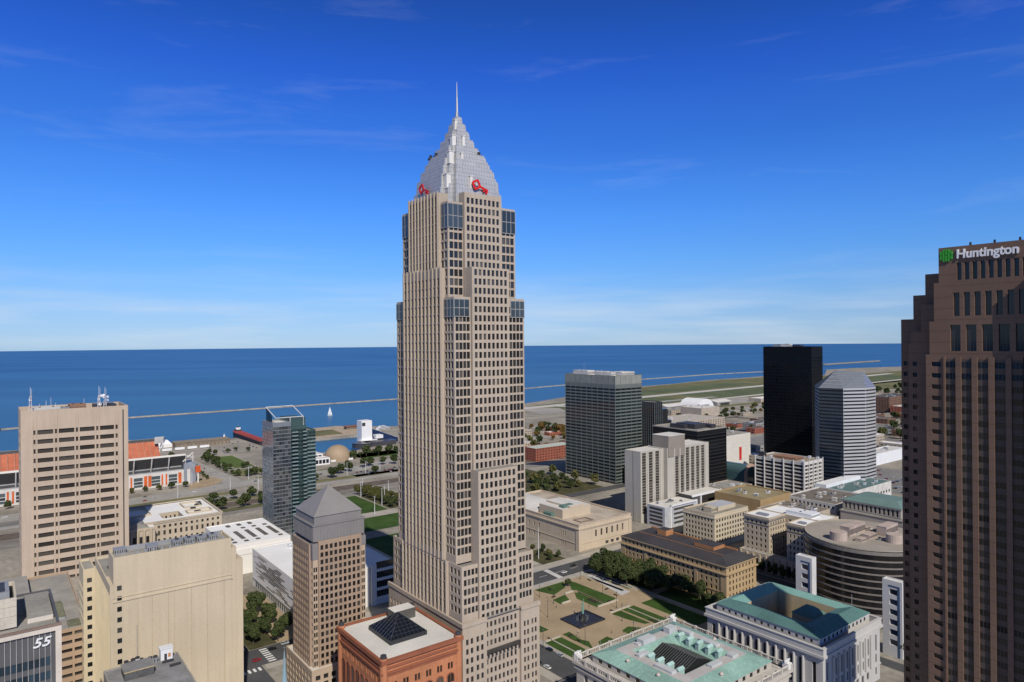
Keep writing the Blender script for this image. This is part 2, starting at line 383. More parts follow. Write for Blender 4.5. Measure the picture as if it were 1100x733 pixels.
# ------------------------------------------------------------------ the tall central tower
def silver_mat(name, c=(.50, .50, .495), rough=.42, px=1.5, pz=2.0, metal=.25):
    """metal and glass cladding with a fine panel grid"""
    m, nt, b = _nt(name); N = nt.nodes; K = nt.links.new
    t = N.new('ShaderNodeTexCoord'); sx = N.new('ShaderNodeSeparateXYZ'); K(t.outputs['Object'], sx.inputs[0])
    s_ = N.new('ShaderNodeMath'); s_.operation = 'ADD'; K(sx.outputs['X'], s_.inputs[0]); K(sx.outputs['Y'], s_.inputs[1])
    def line(sock, p, w):
        d = N.new('ShaderNodeMath'); d.operation = 'DIVIDE'; K(sock, d.inputs[0]); d.inputs[1].default_value = p
        f = N.new('ShaderNodeMath'); f.operation = 'FRACT'; K(d.outputs[0], f.inputs[0])
        l = N.new('ShaderNodeMath'); l.operation = 'LESS_THAN'; K(f.outputs[0], l.inputs[0]); l.inputs[1].default_value = w; return l.outputs[0]
    a = N.new('ShaderNodeMath'); a.operation = 'MAXIMUM'; K(line(s_.outputs[0], px, .14), a.inputs[0]); K(line(sx.outputs['Z'], pz, .1), a.inputs[1])
    n = N.new('ShaderNodeTexNoise'); n.inputs['Scale'].default_value = .35; K(t.outputs['Object'], n.inputs['Vector'])
    r = N.new('ShaderNodeMapRange'); r.inputs['To Min'].default_value = .8; r.inputs['To Max'].default_value = 1.2; K(n.outputs['Fac'], r.inputs['Value'])
    mxn = N.new('ShaderNodeMix'); mxn.data_type = 'RGBA'; mxn.inputs[6].default_value = (*c, 1); mxn.inputs[7].default_value = (c[0] * .66, c[1] * .66, c[2] * .66, 1); K(a.outputs[0], mxn.inputs[0])
    v = N.new('ShaderNodeVectorMath'); v.operation = 'SCALE'; K(mxn.outputs[2], v.inputs[0]); K(r.outputs[0], v.inputs['Scale']); K(v.outputs[0], b.inputs['Base Color'])
    b.inputs['Roughness'].default_value = rough; b.inputs['Metallic'].default_value = metal
    return m
def tall_tower():
    c = ab(271, 177); gr = mat('rose_granite', (.45, .378, .302), .8, .08, .05, .25, streak=.05)
    rf = mat('grey_roof', (.25, .24, .225), .9, .15); dk = mat('bronze_metal', (.06, .055, .05), .5)
    g1 = glass('tower_glass', (.020, .022, .026), (.11, .10, .09), .16); g2 = glass('blue_band_glass', (.038, .052, .066), (.07, .09, .11), .3, .08, .5)
    t = Bld('skyscraper', 'tallest tower in the centre, pinkish granite with setbacks, silver stepped crown and spire', 'skyscraper', (c.x, c.y, 0), gl=g1, frame=dk)
    fl = 4.0
    def floors(z0, z1, r=.56, z_from=None):                       # storeys share one module up the whole tower
        k0 = math.ceil((z0 - .2) / fl); out = []
        while (k0 + .5 + r / 2) * fl < z1 - .8: out.append(((k0 + .5 - r / 2) * fl, (k0 + .5 + r / 2) * fl)); k0 += 1
        return out
    def shaft(mb, hx, hy, z0, z1, cA, cB, r=.60, dep=.35, par=.9, **k):
        t.tier(mb, -hx, hx, -hy, hy, z0, z1, (cA, floors(z0, z1, r)), (cB, floors(z0, z1, r)), dep=dep, par=par, mi=0, roof=1, **k)
    M2 = [gr, rf]
    # base: full width, two end blocks, deep plain cornice
    mb = MB(); b = t
    
    b.tier(mb, -20.8, 20.8, -31.5, 32.8, 0, 49.5, ([c for c in ev(12.4, 30.0, 8, .54)], floors(0, 48.5, .6)), (ev(1, 63.3, 21, .5), floors(0, 46, .62)), dep=.5, roof=1, roofed=False)
    for x0, x1 in ((-20.8, -8.4), (10.2, 20.8)):                 # end blocks stand forward of the centre bay
        U = x1 - x0; ww = ev(1.2, U / 2 - .3, 2, .55) + ev(U / 2 + .3, U - 1.2, 2, .55)
        b.hole_wall(mb, (x0, -32.8), (1, 0), U, 0, 49.5, ww, floors(0, 47, .62), .5)
        mb.face([(x0, -31.5, 0), (x0, -32.8, 0), (x0, -32.8, 49.5), (x0, -31.5, 49.5)]); mb.face([(x1, -32.8, 0), (x1, -31.5, 0), (x1, -31.5, 49.5), (x1, -32.8, 49.5)])
    o = [(-20.8, -32.8), (20.8, -32.8), (20.8, 32.8), (-20.8, 32.8)]
    mb.face([(*p, 49.5) for p in o], 1)
    for x0, x1, y0, y1 in ((-21.2, -8.4, -33.2, -31.9), (10.2, 21.2, -33.2, -31.9), (-21.2, -20.2, -31.9, 33.2)): mb.box(x0, x1, y0, y1, 48.4, 50.2)
    t.part(mb, 'base_block', M2)
    mb = MB(); shaft(mb, 19.4, 30.4, 49.5, 73, ev(.8, 8.6, 4, .74) + ev(30.6, 38, 4, .74), ev(1.0, 9.5, 3, .68) + ev(10, 50.8, 13, .52) + ev(51.3, 59.8, 3, .68), .66)
    t.part(mb, 'lower_setback', M2)
    mb = MB(); shaft(mb, 19.05, 25.55, 73, 187.2, ev(.6, 8.2, 4, .84) + ev(29.4, 37.6, 4, .84), ev(.7, 7.9, 3, .8) + ev(43.2, 50.4, 3, .8), .76)
    t.part(mb, 'shaft', M2)
    mb = MB(); shaft(mb, 18.4, 20.2, 187.2, 229, ev(.6, 7.6, 3, .84) + ev(29, 36.2, 3, .84), ev(.6, 6, 2, .8) + ev(34.4, 39.8, 2, .8), .76)
    t.part(mb, 'upper_shaft', M2)
    # glass bands that finish the corner bays below each setback
    for z0, z1, hx, hy in ((178.6, 186.3, 19.2, 25.7), (217.5, 228.2, 18.55, 20.35)):
        for sx, sy in ((-1, -1), (1, -1), (-1, 1)):
            mb = MB(); w = 8.0; x0, x1 = sorted((sx * hx, sx * (hx - w))); y0, y1 = sorted((sy * hy, sy * (hy - w)))
            mb.box(x0, x1, y0, y1, z0, z1, 0)
            for k in range(3): zz = z0 + (z1 - z0 - .3) * k / 2; mb.box(x0 - .06, x1 + .06, y0 - .06, y1 + .06, zz, zz + .3, 1)
            for k in range(4):
                q = k * (w - .26) / 3
                for ya, yb in ((y0 - .1, y0 - .005), (y1 + .005, y1 + .1)): mb.box(x0 + q, x0 + q + .26, ya, yb, z0 + .31, z1 - .31, 1)
                for xa, xb in ((x0 - .1, x0 - .005), (x1 + .005, x1 + .1)): mb.box(xa, xb, y0 + q, y0 + q + .26, z0 + .31, z1 - .31, 1)
            t.part(mb, 'corner_glass_band', [g2, mat('pale_mullion', (.33, .32, .31), .5)])
    # projecting centre bays, each stopping at its own height
    def bay_right(x0, x1, y, z0, z1, n, r=.66):
        mb = MB(); yb = y + 6
        t.hole_wall(mb, (x0, y), (1, 0), x1 - x0, z0, z1, ev(.8, x1 - x0 - .8, n, .62), floors(z0, z1 + .2, .66), .4)
        mb.face([(x0, yb, z0), (x0, y, z0), (x0, y, z1), (x0, yb, z1)]); mb.face([(x1, y, z0), (x1, yb, z0), (x1, yb, z1), (x1, y, z1)])
        mb.face([(x0, y, z1), (x1, y, z1), (x1, yb, z1), (x0, yb, z1)], 1)
        t.part(mb, 'centre_bay', M2)
    bay_right(-11.3, 9.9, -31.55, 47.8, 112.5, 8); bay_right(-10.6, 9.5, -27.0, 73.2, 200.3, 8); bay_right(-10.7, 9.3, -21.7, 187.4, 233.6, 8)
    def bay_left(y0, y1, x, z0, z1, n):
        mb = MB(); xb = x + 6; U = y1 - y0
        t.hole_wall(mb, (x, y1), (0, -1), U, z0, z1, ev(.6, U - .6, n, .78), floors(z0, z1 - .6, .84), .4)
        for i in range(n + 1):                                      # strong piers stand out between the windows
            yc = y0 + .6 + (U - 1.2) * i / n; mb.box(x - .5, x - .003, yc - .34, yc + .34, z0, z1 + .6)
        mb.face([(x, y1, z0), (xb, y1, z0), (xb, y1, z1), (x, y1, z1)]); mb.face([(xb, y0, z0), (x, y0, z0), (x, y0, z1), (xb, y0, z1)])
        mb.face([(x, y0, z1), (xb, y0, z1), (xb, y1, z1), (x, y1, z1)], 1)
        t.part(mb, 'ribbed_bay', M2)
    bay_left(-17.5, 16.5, -20.3, 73.2, 200, 10); bay_left(-14.5, 12, -19.6, 187.4, 233.4, 9); bay_left(-20, 20, -20.1, 49.7, 73.1, 12)
    # entrance canopy band low on the right face
    mb = MB(); mb.box(-8, 9.8, -32.7, -31.55, 34.0, 35.3); 
    for i in range(9): mb.box(-7.6 + i * 2.1, -7.0 + i * 2.1, -32.9, -32.7, 32.4, 35.4)
    t.part(mb, 'bronze_balcony', dk)
    # crown
    sv = silver_mat('crown_cladding'); wl = mat('sunlit_metal', (.72, .70, .66), .4, .06)
    mb = MB()
    prof = [(228.4, 17.4), (236, 16.6), (243.3, 15.05), (248.7, 12.8), (253.6, 10.8), (254.5, 9.4), (258.4, 7.5), (262.8, 5.2), (267, 3.8), (271, 2.3), (273.6, 1.2)]
    def hw(z):
        for (za, ha), (zb_, hb) in zip(prof, prof[1:]):
            if z <= zb_: return ha + (hb - ha) * (z - za) / (zb_ - za)
        return 1.2
    lev = [228.4, 237.0, 243.0, 247.6, 251.2, 254.4, 258.2, 262.2, 266.4, 270.2, 273.6]
    for z0, z1 in zip(lev, lev[1:]):
        h1 = hw((z0 + z1) / 2) - .1; h0 = h1 + .4; z0 -= .3
        mb.frustum((-h0, h0, -h0 * .7, h0 * .7), z0, (-h1, h1, -h1 * .7, h1 * .7), z1 - .25)
        mb.frustum((-h0 * .7, h0 * .7, -h0, h0), z0, (-h1 * .7, h1 * .7, -h1, h1), z1)
        q0, q1 = h0 * .86, h1 * .86; mb.frustum((-q0, q0, -q0, q0), z0, (-q1, q1, -q1, q1), z1 - .5)
    t.part(mb, 'crown', sv)
    for x, y, z, s, hh in ((-13.6, -12.6, 236.2, 2.2, 6.3), (-10.3, -9.8, 248.4, 2.3, 5.3), (-6.0, -5.6, 258.0, 2.0, 4.8), (-2.4, -2.3, 267.0, 1.5, 4.4), (-5.4, -11.9, 248.4, 1.1, 5), (-1.5, -7.2, 258.2, 1.2, 4.8), (-3.5, -16.2, 236.8, 1.2, 5.6)):  # pale boxes stand in for sunlit notches, the brightness put into their colour
        mb = MB(); mb.box(x - s / 2, x + s / 2, y - s / 2, y + s / 2, z, z + hh); mb.box(x - s / 2 - .2, x + s / 2 + .2, y - s / 2 - .2, y + s / 2 + .2, z + hh, z + hh + .3)
        t.part(mb, 'sunlit_notch', wl)
    for x, y, z in ((5.5, -9.9, 253.9), (9.8, -4, 253.9), (-9.9, 3, 253.9), (-10.4, 7, 253.6)):
        mb = MB(); mb.box(x - 1, x + 1, y - 1, y + 1, z, z + .9); mb.cyl(x, y, .5, .8, z + .9, z + 2.1, 10)
        t.part(mb, 'roof_floodlight', dk)
    mb = MB(); mb.cyl(0, 0, 1.1, .75, 272.5, 276, 10); mb.cyl(0, 0, .62, .42, 276, 283, 8); mb.cyl(0, 0, .34, .12, 283, 290.5, 8)
    t.part(mb, 'spire', mat('mast_metal', (.45, .45, .46), .35, .05, metal=.6))
    # red key emblem on two sides of the crown
    red = mat('red_sign', (.62, .02, .018), .45, .03); sil = mat('sign_backing', (.55, .52, .5), .4, .05)
    def key(O, d, s):
        O, d = Vector(O), Vector((d[0], d[1], 0)); n = Vector((d.y, -d.x, 0)); sl = R(-19); cs, sn = math.cos(sl), math.sin(sl)
        def P(u, v, k): return tuple(O + d * ((u * cs - v * sn) * s) + Vector((0, 0, (u * sn + v * cs) * s)) + n * k)
        mb = MB()
        def plate(poly, k0, k1, mi):
            m_ = len(poly); mb.face([P(*p, k1) for p in poly], mi)
            for i in range(m_): q = poly[(i + 1) % m_]; mb.face([P(*poly[i], k0), P(*q, k0), P(*q, k1), P(*poly[i], k1)], mi)
        # bow: a rounded diamond ring of four thick sides
        out = [(-4.7, 0), (-4.3, .9), (-2.5, 2.6), (-1.6, 2.6), (.1, .9), (.5, 0), (.1, -.9), (-1.6, -2.6), (-2.5, -2.6), (-4.3, -.9)]
        inn = [(-2.05 + (x + 2.05) * .56, y * .56) for x, y in out]
        for i in range(len(out)):
            j = (i + 1) % len(out); plate([out[i], inn[i], inn[j], out[j]], 0, .45, 0)
        plate([(.4, -.5), (5.0, -.5), (5.0, .5), (.4, .5)], 0, .45, 0)
        plate([(4.0, -1.9), (5.0, -1.9), (5.0, -.6), (4.0, -.6)], 0, .45, 0); plate([(2.4, -1.6), (3.3, -1.6), (3.3, -.6), (2.4, -.6)], 0, .45, 0)
        plate([(-2.45, -.45), (-1.65, -.45), (-1.65, .45), (-2.45, .45)], 0, .3, 1)
        t.part(mb, 'key_sign', [red, sil])
    key((.3, -17.6, 238.0), (1, 0), .95); key((-17.6, 1.2, 237.6), (0, -1), .9)
    return t
tall_tower()
# ------------------------------------------------------------------ near buildings
ROOF_G = mat('gravel_roof', (.30, .29, .265), .95, .22, .08); ROOF_L = mat('pale_roof', (.62, .60, .56), .9, .12, .06); ROOF_W = mat('white_roof', (.80, .80, .79), .8, .06, .05)
ROOF_D = mat('tar_roof', (.10, .10, .10), .9, .3, .1); METAL = mat('grey_metal', (.36, .37, .38), .5, .1, metal=.3); DARKM = mat('dark_metal', (.05, .05, .055), .5)
WHITEM = mat('white_metal', (.75, .76, .77), .5, .05); REDP = mat('red_paint', (.45, .10, .06), .6)
def unit(b, x0, x1, y0, y1, z0, h, m=None, fans=0, name='roof_unit'):
    mb = MB(); mb.box(x0, x1, y0, y1, z0, z0 + h * .92); mb.box(x0 - .12, x1 + .12, y0 - .12, y1 + .12, z0 + h * .92, z0 + h)
    n = max(2, int((x1 - x0) / .8))
    for i in range(n): mb.box(x0 + (x1 - x0) * (i + .3) / n, x0 + (x1 - x0) * (i + .7) / n, y0 - .1, y0, z0 + h * .2, z0 + h * .75, 1)
    for i in range(fans): mb.cyl(x0 + (x1 - x0) * (i + .5) / fans, (y0 + y1) / 2, .7, .7, z0 + h, z0 + h + .5, 10, 1)
    return b.part(mb, name, [m or METAL, DARKM])
def roof_clutter(b, x0, x1, y0, y1, z, n, seed, big=1.0):
    r = random.Random(seed)
    for i in range(n):
        w, d, h = r.uniform(1.5, 4) * big, r.uniform(1.5, 3.5) * big, r.uniform(1, 2.4) * big
        x, y = r.uniform(x0, x1 - w), r.uniform(y0, y1 - d)
        unit(b, x, x + w, y, y + d, z, h, r.choice([METAL, WHITEM, ROOF_L]), r.choice([0, 1, 2]))
def mast(b, x, y, z, h, dishes=0, seed=1):
    r = random.Random(seed); mb = MB(); s = .9
    for k, (sx, sy) in enumerate(((-s, -s), (s, -s), (s, s), (-s, s))): mb.bar((x + sx, y + sy, z), (x + sx * .45, y + sy * .45, z + h * .62), .14)
    for i in range(6):
        q = s * (1 - .55 * i / 6); zz = z + h * .62 * i / 6; q2 = s * (1 - .55 * (i + 1) / 6); z2 = z + h * .62 * (i + 1) / 6
        for (ax, ay), (bx, by) in (((-1, -1), (1, -1)), ((1, -1), (1, 1)), ((1, 1), (-1, 1)), ((-1, 1), (-1, -1))):
            mb.bar((x + ax * q, y + ay * q, zz), (x + bx * q2, y + by * q2, z2), .08, i % 2)
    mb.bar((x, y, z + h * .55), (x, y, z + h), .13)
    mb.bar((x + .7, y, z + h * .5), (x + .7, y, z + h * .92), .09)
    o = b.part(mb, 'antenna_mast', [WHITEM, REDP])
    for i in range(dishes):
        mb = MB(); a = r.uniform(0, 6.28); zz = z + h * r.uniform(.2, .7); cx, cy = x + 1.5 * math.cos(a), y + 1.5 * math.sin(a)
        mb.cyl(0, 0, .25, 1.0, 0, .5, 12); q = mb.build('antenna_dish', WHITEM, o); q.location = (cx, cy, zz); q.rotation_euler = (R(80), 0, r.uniform(-.7, .7))

def justice_tower():
    st = mat('pinkish_precast', (.51, .41, .318), .85, .07, .05, streak=.06)
    b = Bld('office_tower', 'broad tan tower with four columns of strip windows and antennas on its roof', 'office tower', (-342.3, 474.8, -3), gl=glass('bronze_glass', (.055, .048, .042), (.10, .09, .075), .2, .12))
    W, D, Hh = 65.9, 42.0, 125.0; mb = MB(); rows = [(109.3 - 6.62 * i - 1.6, 109.3 - 6.62 * i + 1.6) for i in range(17)]
    wide = [(9.6, 18.9), (22.2, 31.6), (34.9, 44.2), (47.6, 56.6)]; slit = [(7.2, 8.5), (19.9, 21.2), (32.5, 33.9), (45.2, 46.6), (57.6, 59.0)]
    b.tier(mb, 0, W, 0, D, 0, Hh, (wide + slit, rows), (ev(10, 32, 3, .5), rows), dep=.9, par=3.2, pw=.8)
    b.part(mb, 'tower_wall', [st, ROOF_D])
    for x in (8.0, 20.5, 33.2, 45.9, 58.3):                       # vertical grooves framing the bays
        mb = MB(); mb.box(x - .95, x - .75, -.25, -.003, 2, Hh - 4); mb.box(x + .75, x + .95, -.25, -.003, 2, Hh - 4); b.part(mb, 'fin', st)
    mb = MB(); mb.box(62.2, 63.0, -.03, -.003, 2, Hh - 3); b.part(mb, 'expansion_joint', DARKM)
    for x0, x1, y0, y1, h, m in ((8, 24, 8, 26, 3.4, ROOF_L), (30, 40, 10, 28, 4.4, mat('rust_roof', (.30, .17, .11))), (46, 60, 12, 32, 3.2, DARKM), (24, 30, 14, 24, 2.6, METAL)): unit(b, x0, x1, y0, y1, Hh - 3.2, h + .4, m, 2)
    mast(b, 6, 6, Hh - 1, 17, 1, 3); mast(b, 48, 8, Hh - 3.2, 18, 5, 4); mast(b, 52, 9, Hh - 3.2, 17, 4, 5)
    for i, x in enumerate((12, 16, 19, 22, 40)):
        mb = MB(); mb.bar((x, 20 + i, Hh - 3), (x, 20 + i, Hh + 3 + 2 * (i % 3)), .1); b.part(mb, 'whip_antenna', WHITEM)
justice_tower()

def standard_block():
    br = mat('cream_brick', (.57, .485, .355), .9, .06, .04, streak=.06); cr = mat('cream_terracotta', (.62, .53, .37), .8, .06)
    P = ab(301, 38)
    b = Bld('office_block', 'cream brick block with a huge blank wall and one column of small windows', 'office block', (P.x, P.y, 0))
    mb = MB(); H = 86.0; rows = [(z, z + 2.0) for z in [H - 13 - 4.05 * i for i in range(18)]]
    b.tier(mb, 0, 43.4, 0, 13, 0, H, ([(1.2, 2.8)], rows), None, dep=.35, par=1.0, roof=1)
    b.part(mb, 'main_wall', [br, ROOF_G])
    mb = MB(); b.tier(mb, -1.2, 43, 13.01, 45, 0, 75.5, None, (ev(2, 30, 8, .42), rows[1:16]), dep=.35, par=1.0, roof=1); mb.box(-1.2, -.01, 0, 13, 0, 75.5); b.part(mb, 'rear_block', [br, ROOF_G])
    for k, (x1, y1, h) in enumerate(((45.6, 12, 81.5), (48.4, 11, 76.0))):       # stepped shoulder at the right end
        mb = MB(); mb.box(43.4 + 2.2 * k, x1, .8 + .6 * k, y1, 0, h); b.part(mb, 'shoulder', br)
    for i, (x, w) in enumerate(((8.2, .22), (13.2, .2), (19, .25), (21.2, .2), (27.5, .22), (33.6, .2), (40.2, .3))):
        mb = MB(); mb.box(x, x + w, -.05, -.003, 0, H - 17.5); b.part(mb, 'downpipe_strip', mat('stained_brick', (.48, .395, .27), .9, .1))
    mb = MB(); mb.box(-.3, 43.6, -.3, -.003, H - 17.2, H - 16.7); mb.box(-.2, 43.5, -.2, -.003, H - 15.6, H - 15.3); b.part(mb, 'string_course', br)
    # left wing: terracotta street front behind a light court
    mb = MB(); b.tier(mb, -5.6, -1.21, 45.01, 62, 0, 71, ([(1.4, 3.2)], [(z, z + 2.0) for z in [65 - 4.05 * i for i in range(16)]]), (ev(1, 16, 4, .5), rows[3:]), dep=.35)
    b.part(mb, 'street_wing', [cr, ROOF_G])
    mb = MB()
    for i in range(14): mb.box(-1.5, -1.203, 1 + i * 3.2, 1.6 + i * 3.2, 4, 72)
    b.part(mb, 'pilasters', cr)
    mb = MB(); mb.box(1.5, 8, 14, 30, 74.6, 75.0); b.part(mb, 'roof_recess_shade', DARKM)  # dark slab painted in for the shadow lying in the roof recess
    unit(b, 1.4, 5.5, 8, 12, H - 1, 2.0, METAL); unit(b, 12, 16, 2, 6, H - 1, 2.8, METAL)
    for i in range(12):
        mb = MB(); mb.box(8 + i * 2.9, 8.7 + i * 2.9, 1, 1.6, H - 1, H + .9); b.part(mb, 'roof_vent', METAL)
    mb = MB(); mb.box(1.5, 42, 11.0, 11.2, H - 1, H + .9); b.part(mb, 'roof_rail', METAL)
    for i in range(4): unit(b, 22 + i * 4.6, 25.5 + i * 4.6, 5, 9.5, H - 1, 2.2, METAL, 1)
standard_block()

def text_mesh(name, s, size, ext, m, parent, loc, d, center=True, shear=0.0, off=0.0, sx=1.0):
    """real lettering: a text curve turned into a mesh, standing upright along direction d"""
    cu = bpy.data.curves.new(name, 'FONT'); cu.body = s; cu.size = size; cu.extrude = ext; cu.offset = off; cu.shear = shear
    cu.align_x = 'CENTER' if center else 'LEFT'; cu.align_y = 'CENTER'
    o = bpy.data.objects.new(name, cu); col.objects.link(o); bpy.context.view_layer.update()
    me = bpy.data.meshes.new_from_object(o.evaluated_get(bpy.context.evaluated_depsgraph_get())); me.name = name
    bpy.data.objects.remove(o); bpy.data.curves.remove(cu)
    me.materials.clear(); me.materials.append(m)
    q = bpy.data.objects.new(name, me); col.objects.link(q); q.parent = parent; q.location = loc
    q.rotation_euler = (R(90), 0, math.atan2(d[1], d[0])); q.scale = (sx, 1, 1); return q

def glass_office_55():
    stn = mat('pale_marble', (.62, .56, .48), .7, .08); gl = glass('blue_office_glass', (.016, .035, .055), (.03, .06, .085), .3, .05, .7)
    sp = mat('slate_spandrel', (.105, .105, .11), .5, .06)
    b = Bld('glass_office', 'dark glass office block with white number 55 near its roof, bottom left corner', 'office block', (-126.5, 189.9, 0), gl=gl)
    W, H = 60.0, 91.0; mb = MB()               # local x runs left from the near right corner
    rows = [(H - 9.0 - 3.9 * i - 2.4, H - 9.0 - 3.9 * i) for i in range(19)]
    b.tier(mb, -W, 0, 0, 34, 0, H - .4, ([(1.6 + 1.28 * i + .06, 1.6 + 1.28 * i + 1.22) for i in range(44)], rows), None, dep=.12, mi=0, roof=1, par=.7)
    b.part(mb, 'curtain_wall', [sp, ROOF_G])
    mb = MB()
    for i in range(45): mb.box(-W + 1.6 + 1.28 * i - .06, -W + 1.6 + 1.28 * i + .06, -.22, -.003, 0, H - 2)
    b.part(mb, 'mullions', mat('pale_fin', (.42, .41, .40), .5))
    mb = MB(); mb.box(-1.0, .4, -.7, 34.4, 0, H - 2.0); mb.box(-W, .4, -.75, -.3, H - 2.0, H - .7); b.part(mb, 'stone_frame', stn)
    mb = MB(); mb.box(-W, .5, -.9, 0, H - .7, H - .1); b.part(mb, 'coping', mat('brown_coping', (.22, .16, .13), .8))
    text_mesh('number_sign', '55', 3.5, .12, WHITEM, b.root, (-4.3, -.42, H - 4.6), (1, 0), shear=.28, off=.05, sx=1.15)
    mb = MB(); b.tier(mb, -W, -9.5, 5, 22, H - .6, H + 7.5, None, None, par=1.3); 
    for i in range(20): mb.box(-W + 2.5 * i, -W + 2.5 * i + .12, 4.9, 4.997, H, H + 7)
    mb.box(-W, -9.5, 4.88, 4.997, H + 2.6, H + 2.72); mb.box(-W, -9.5, 4.88, 4.997, H + 5.2, H + 5.32)
    b.part(mb, 'penthouse', [mat('cream_panel', (.55, .50, .42), .8), ROOF_D])
    mb = MB(); mb.box(-24, -11, 8, 19, H + 6.2, H + 8.6); mb.box(-23, -12, 9, 18, H + 8.6, H + 8.75, 1); b.part(mb, 'cooling_tower', [METAL, DARKM])
    mb = MB(); mb.box(-7, -1, 7, 30, H - 1.1, H + .2, 0, top=1); b.part(mb, 'roof_deck', [stn, ROOF_G])
glass_office_55()

def parking_garage():
    br = mat('tan_garage_concrete', (.43, .31, .21), .9, .08); P = ab(352, 24)
    b = Bld('parking_garage', 'tan concrete garage with open strips between the glass block and the cream block', 'parking garage', (P.x, P.y, 0), gl=glass('garage_dark', (.045, .042, .038), (.12, .11, .09), .25, .5, .1))
    mb = MB(); rows = [(43.6 - 3.6 * i - 1.75, 43.6 - 3.6 * i - .1) for i in range(11)]
    b.tier(mb, -40, 10.3, 0, 90, 0, 45, ([(40.6 + 5 * i - 40, 44.8 + 5 * i - 40) for i in range(10)], [r for r in rows]), None, dep=.9, par=.9, frame=False)
    b.part(mb, 'deck_wall', [br, mat('garage_roof', (.33, .31, .28), .95, .15)])
    mb = MB(); mb.box(-2, 3.6, 16, 40, 44.2, 45.2, 0, top=1); mb.box(3.6, 9.9, 2, 12, 44.2, 44.8, 0, top=1); b.part(mb, 'roof_planter', [mat('blue_grey_paving', (.33, .34, .36)), mat('moss_roof', (.20, .20, .13), .95, .3)])
    roof_clutter(b, -30, 4, 40, 84, 44.2, 7, 11, 1.4)
    mb = MB(); mb.box(-38, -8, 44, 86, 44.1, 47.5, 0, top=1); b.part(mb, 'ramp_house', [br, mat('garage_roof', (.33, .31, .28))])
parking_garage()

def small_grey_roof():
    P = ab(262, 30); gr = mat('grey_felt_roof', (.24, .24, .245), .95, .18, .15)
    b = Bld('low_office', 'grey felt roof crowded with vents before the blank cream wall', 'building', (P.x, P.y, 0))
    mb = MB(); b.tier(mb, 0, 22.5, -32, 0, 0, 60, (ev(1, 21.5, 7, .5), [(z, z + 2) for z in range(4, 56, 4)]), (ev(1, 31, 9, .5), [(z, z + 2) for z in range(4, 56, 4)]), par=.35)
    b.part(mb, 'wall', [mat('grey_stone', (.33, .31, .28)), gr])
    mb = MB(); mb.box(4.5, 13, -12, -4.8, 59.6, 62.2, 1, top=0); mb.box(4.3, 13.2, -12.2, -4.6, 62.2, 62.5, 2, top=0); b.part(mb, 'roof_hall', [gr, ROOF_D, mat('ochre_parapet', (.50, .40, .22))])
    mb = MB(); mb.box(16.5, 20.2, -3.6, -.8, 59.6, 63.4); mb.box(16.3, 20.4, -3.8, -.6, 63.4, 63.7); mb.box(17.6, 18.4, -3.7, -3.6, 59.7, 61.8, 1); mb.box(18.8, 19.6, -3.7, -3.6, 60.5, 61.8, 2); b.part(mb, 'white_hut', [WHITEM, DARKM, mat('orange_panel', (.55, .25, .10))])
    for i, (x, y) in enumerate(((7, -2.6), (8, -1.8), (9.2, -2.4), (10.4, -2.0), (5.9, -2.2))): unit(b, x, x + 1.0, y, y + 1.0, 59.6, 1.4 + .5 * (i % 3), (WHITEM, METAL, WHITEM, REDP, METAL)[i], 1)
    unit(b, 12.6, 15.8, -3.6, -1.4, 59.6, 1.5, METAL, 2)
    for x, y in ((16.6, -6.2), (18.0, -10.4)):
        mb = MB(); mb.box(x, x + 3.4, y, y + .5, 59.7, 60.5); b.part(mb, 'skylight_slot', DARKM)
    mb = MB(); mb.bar((9.8, -1, 59), (9.8, -1, 73), .09); b.part(mb, 'flag_pole', METAL)
small_grey_roof()

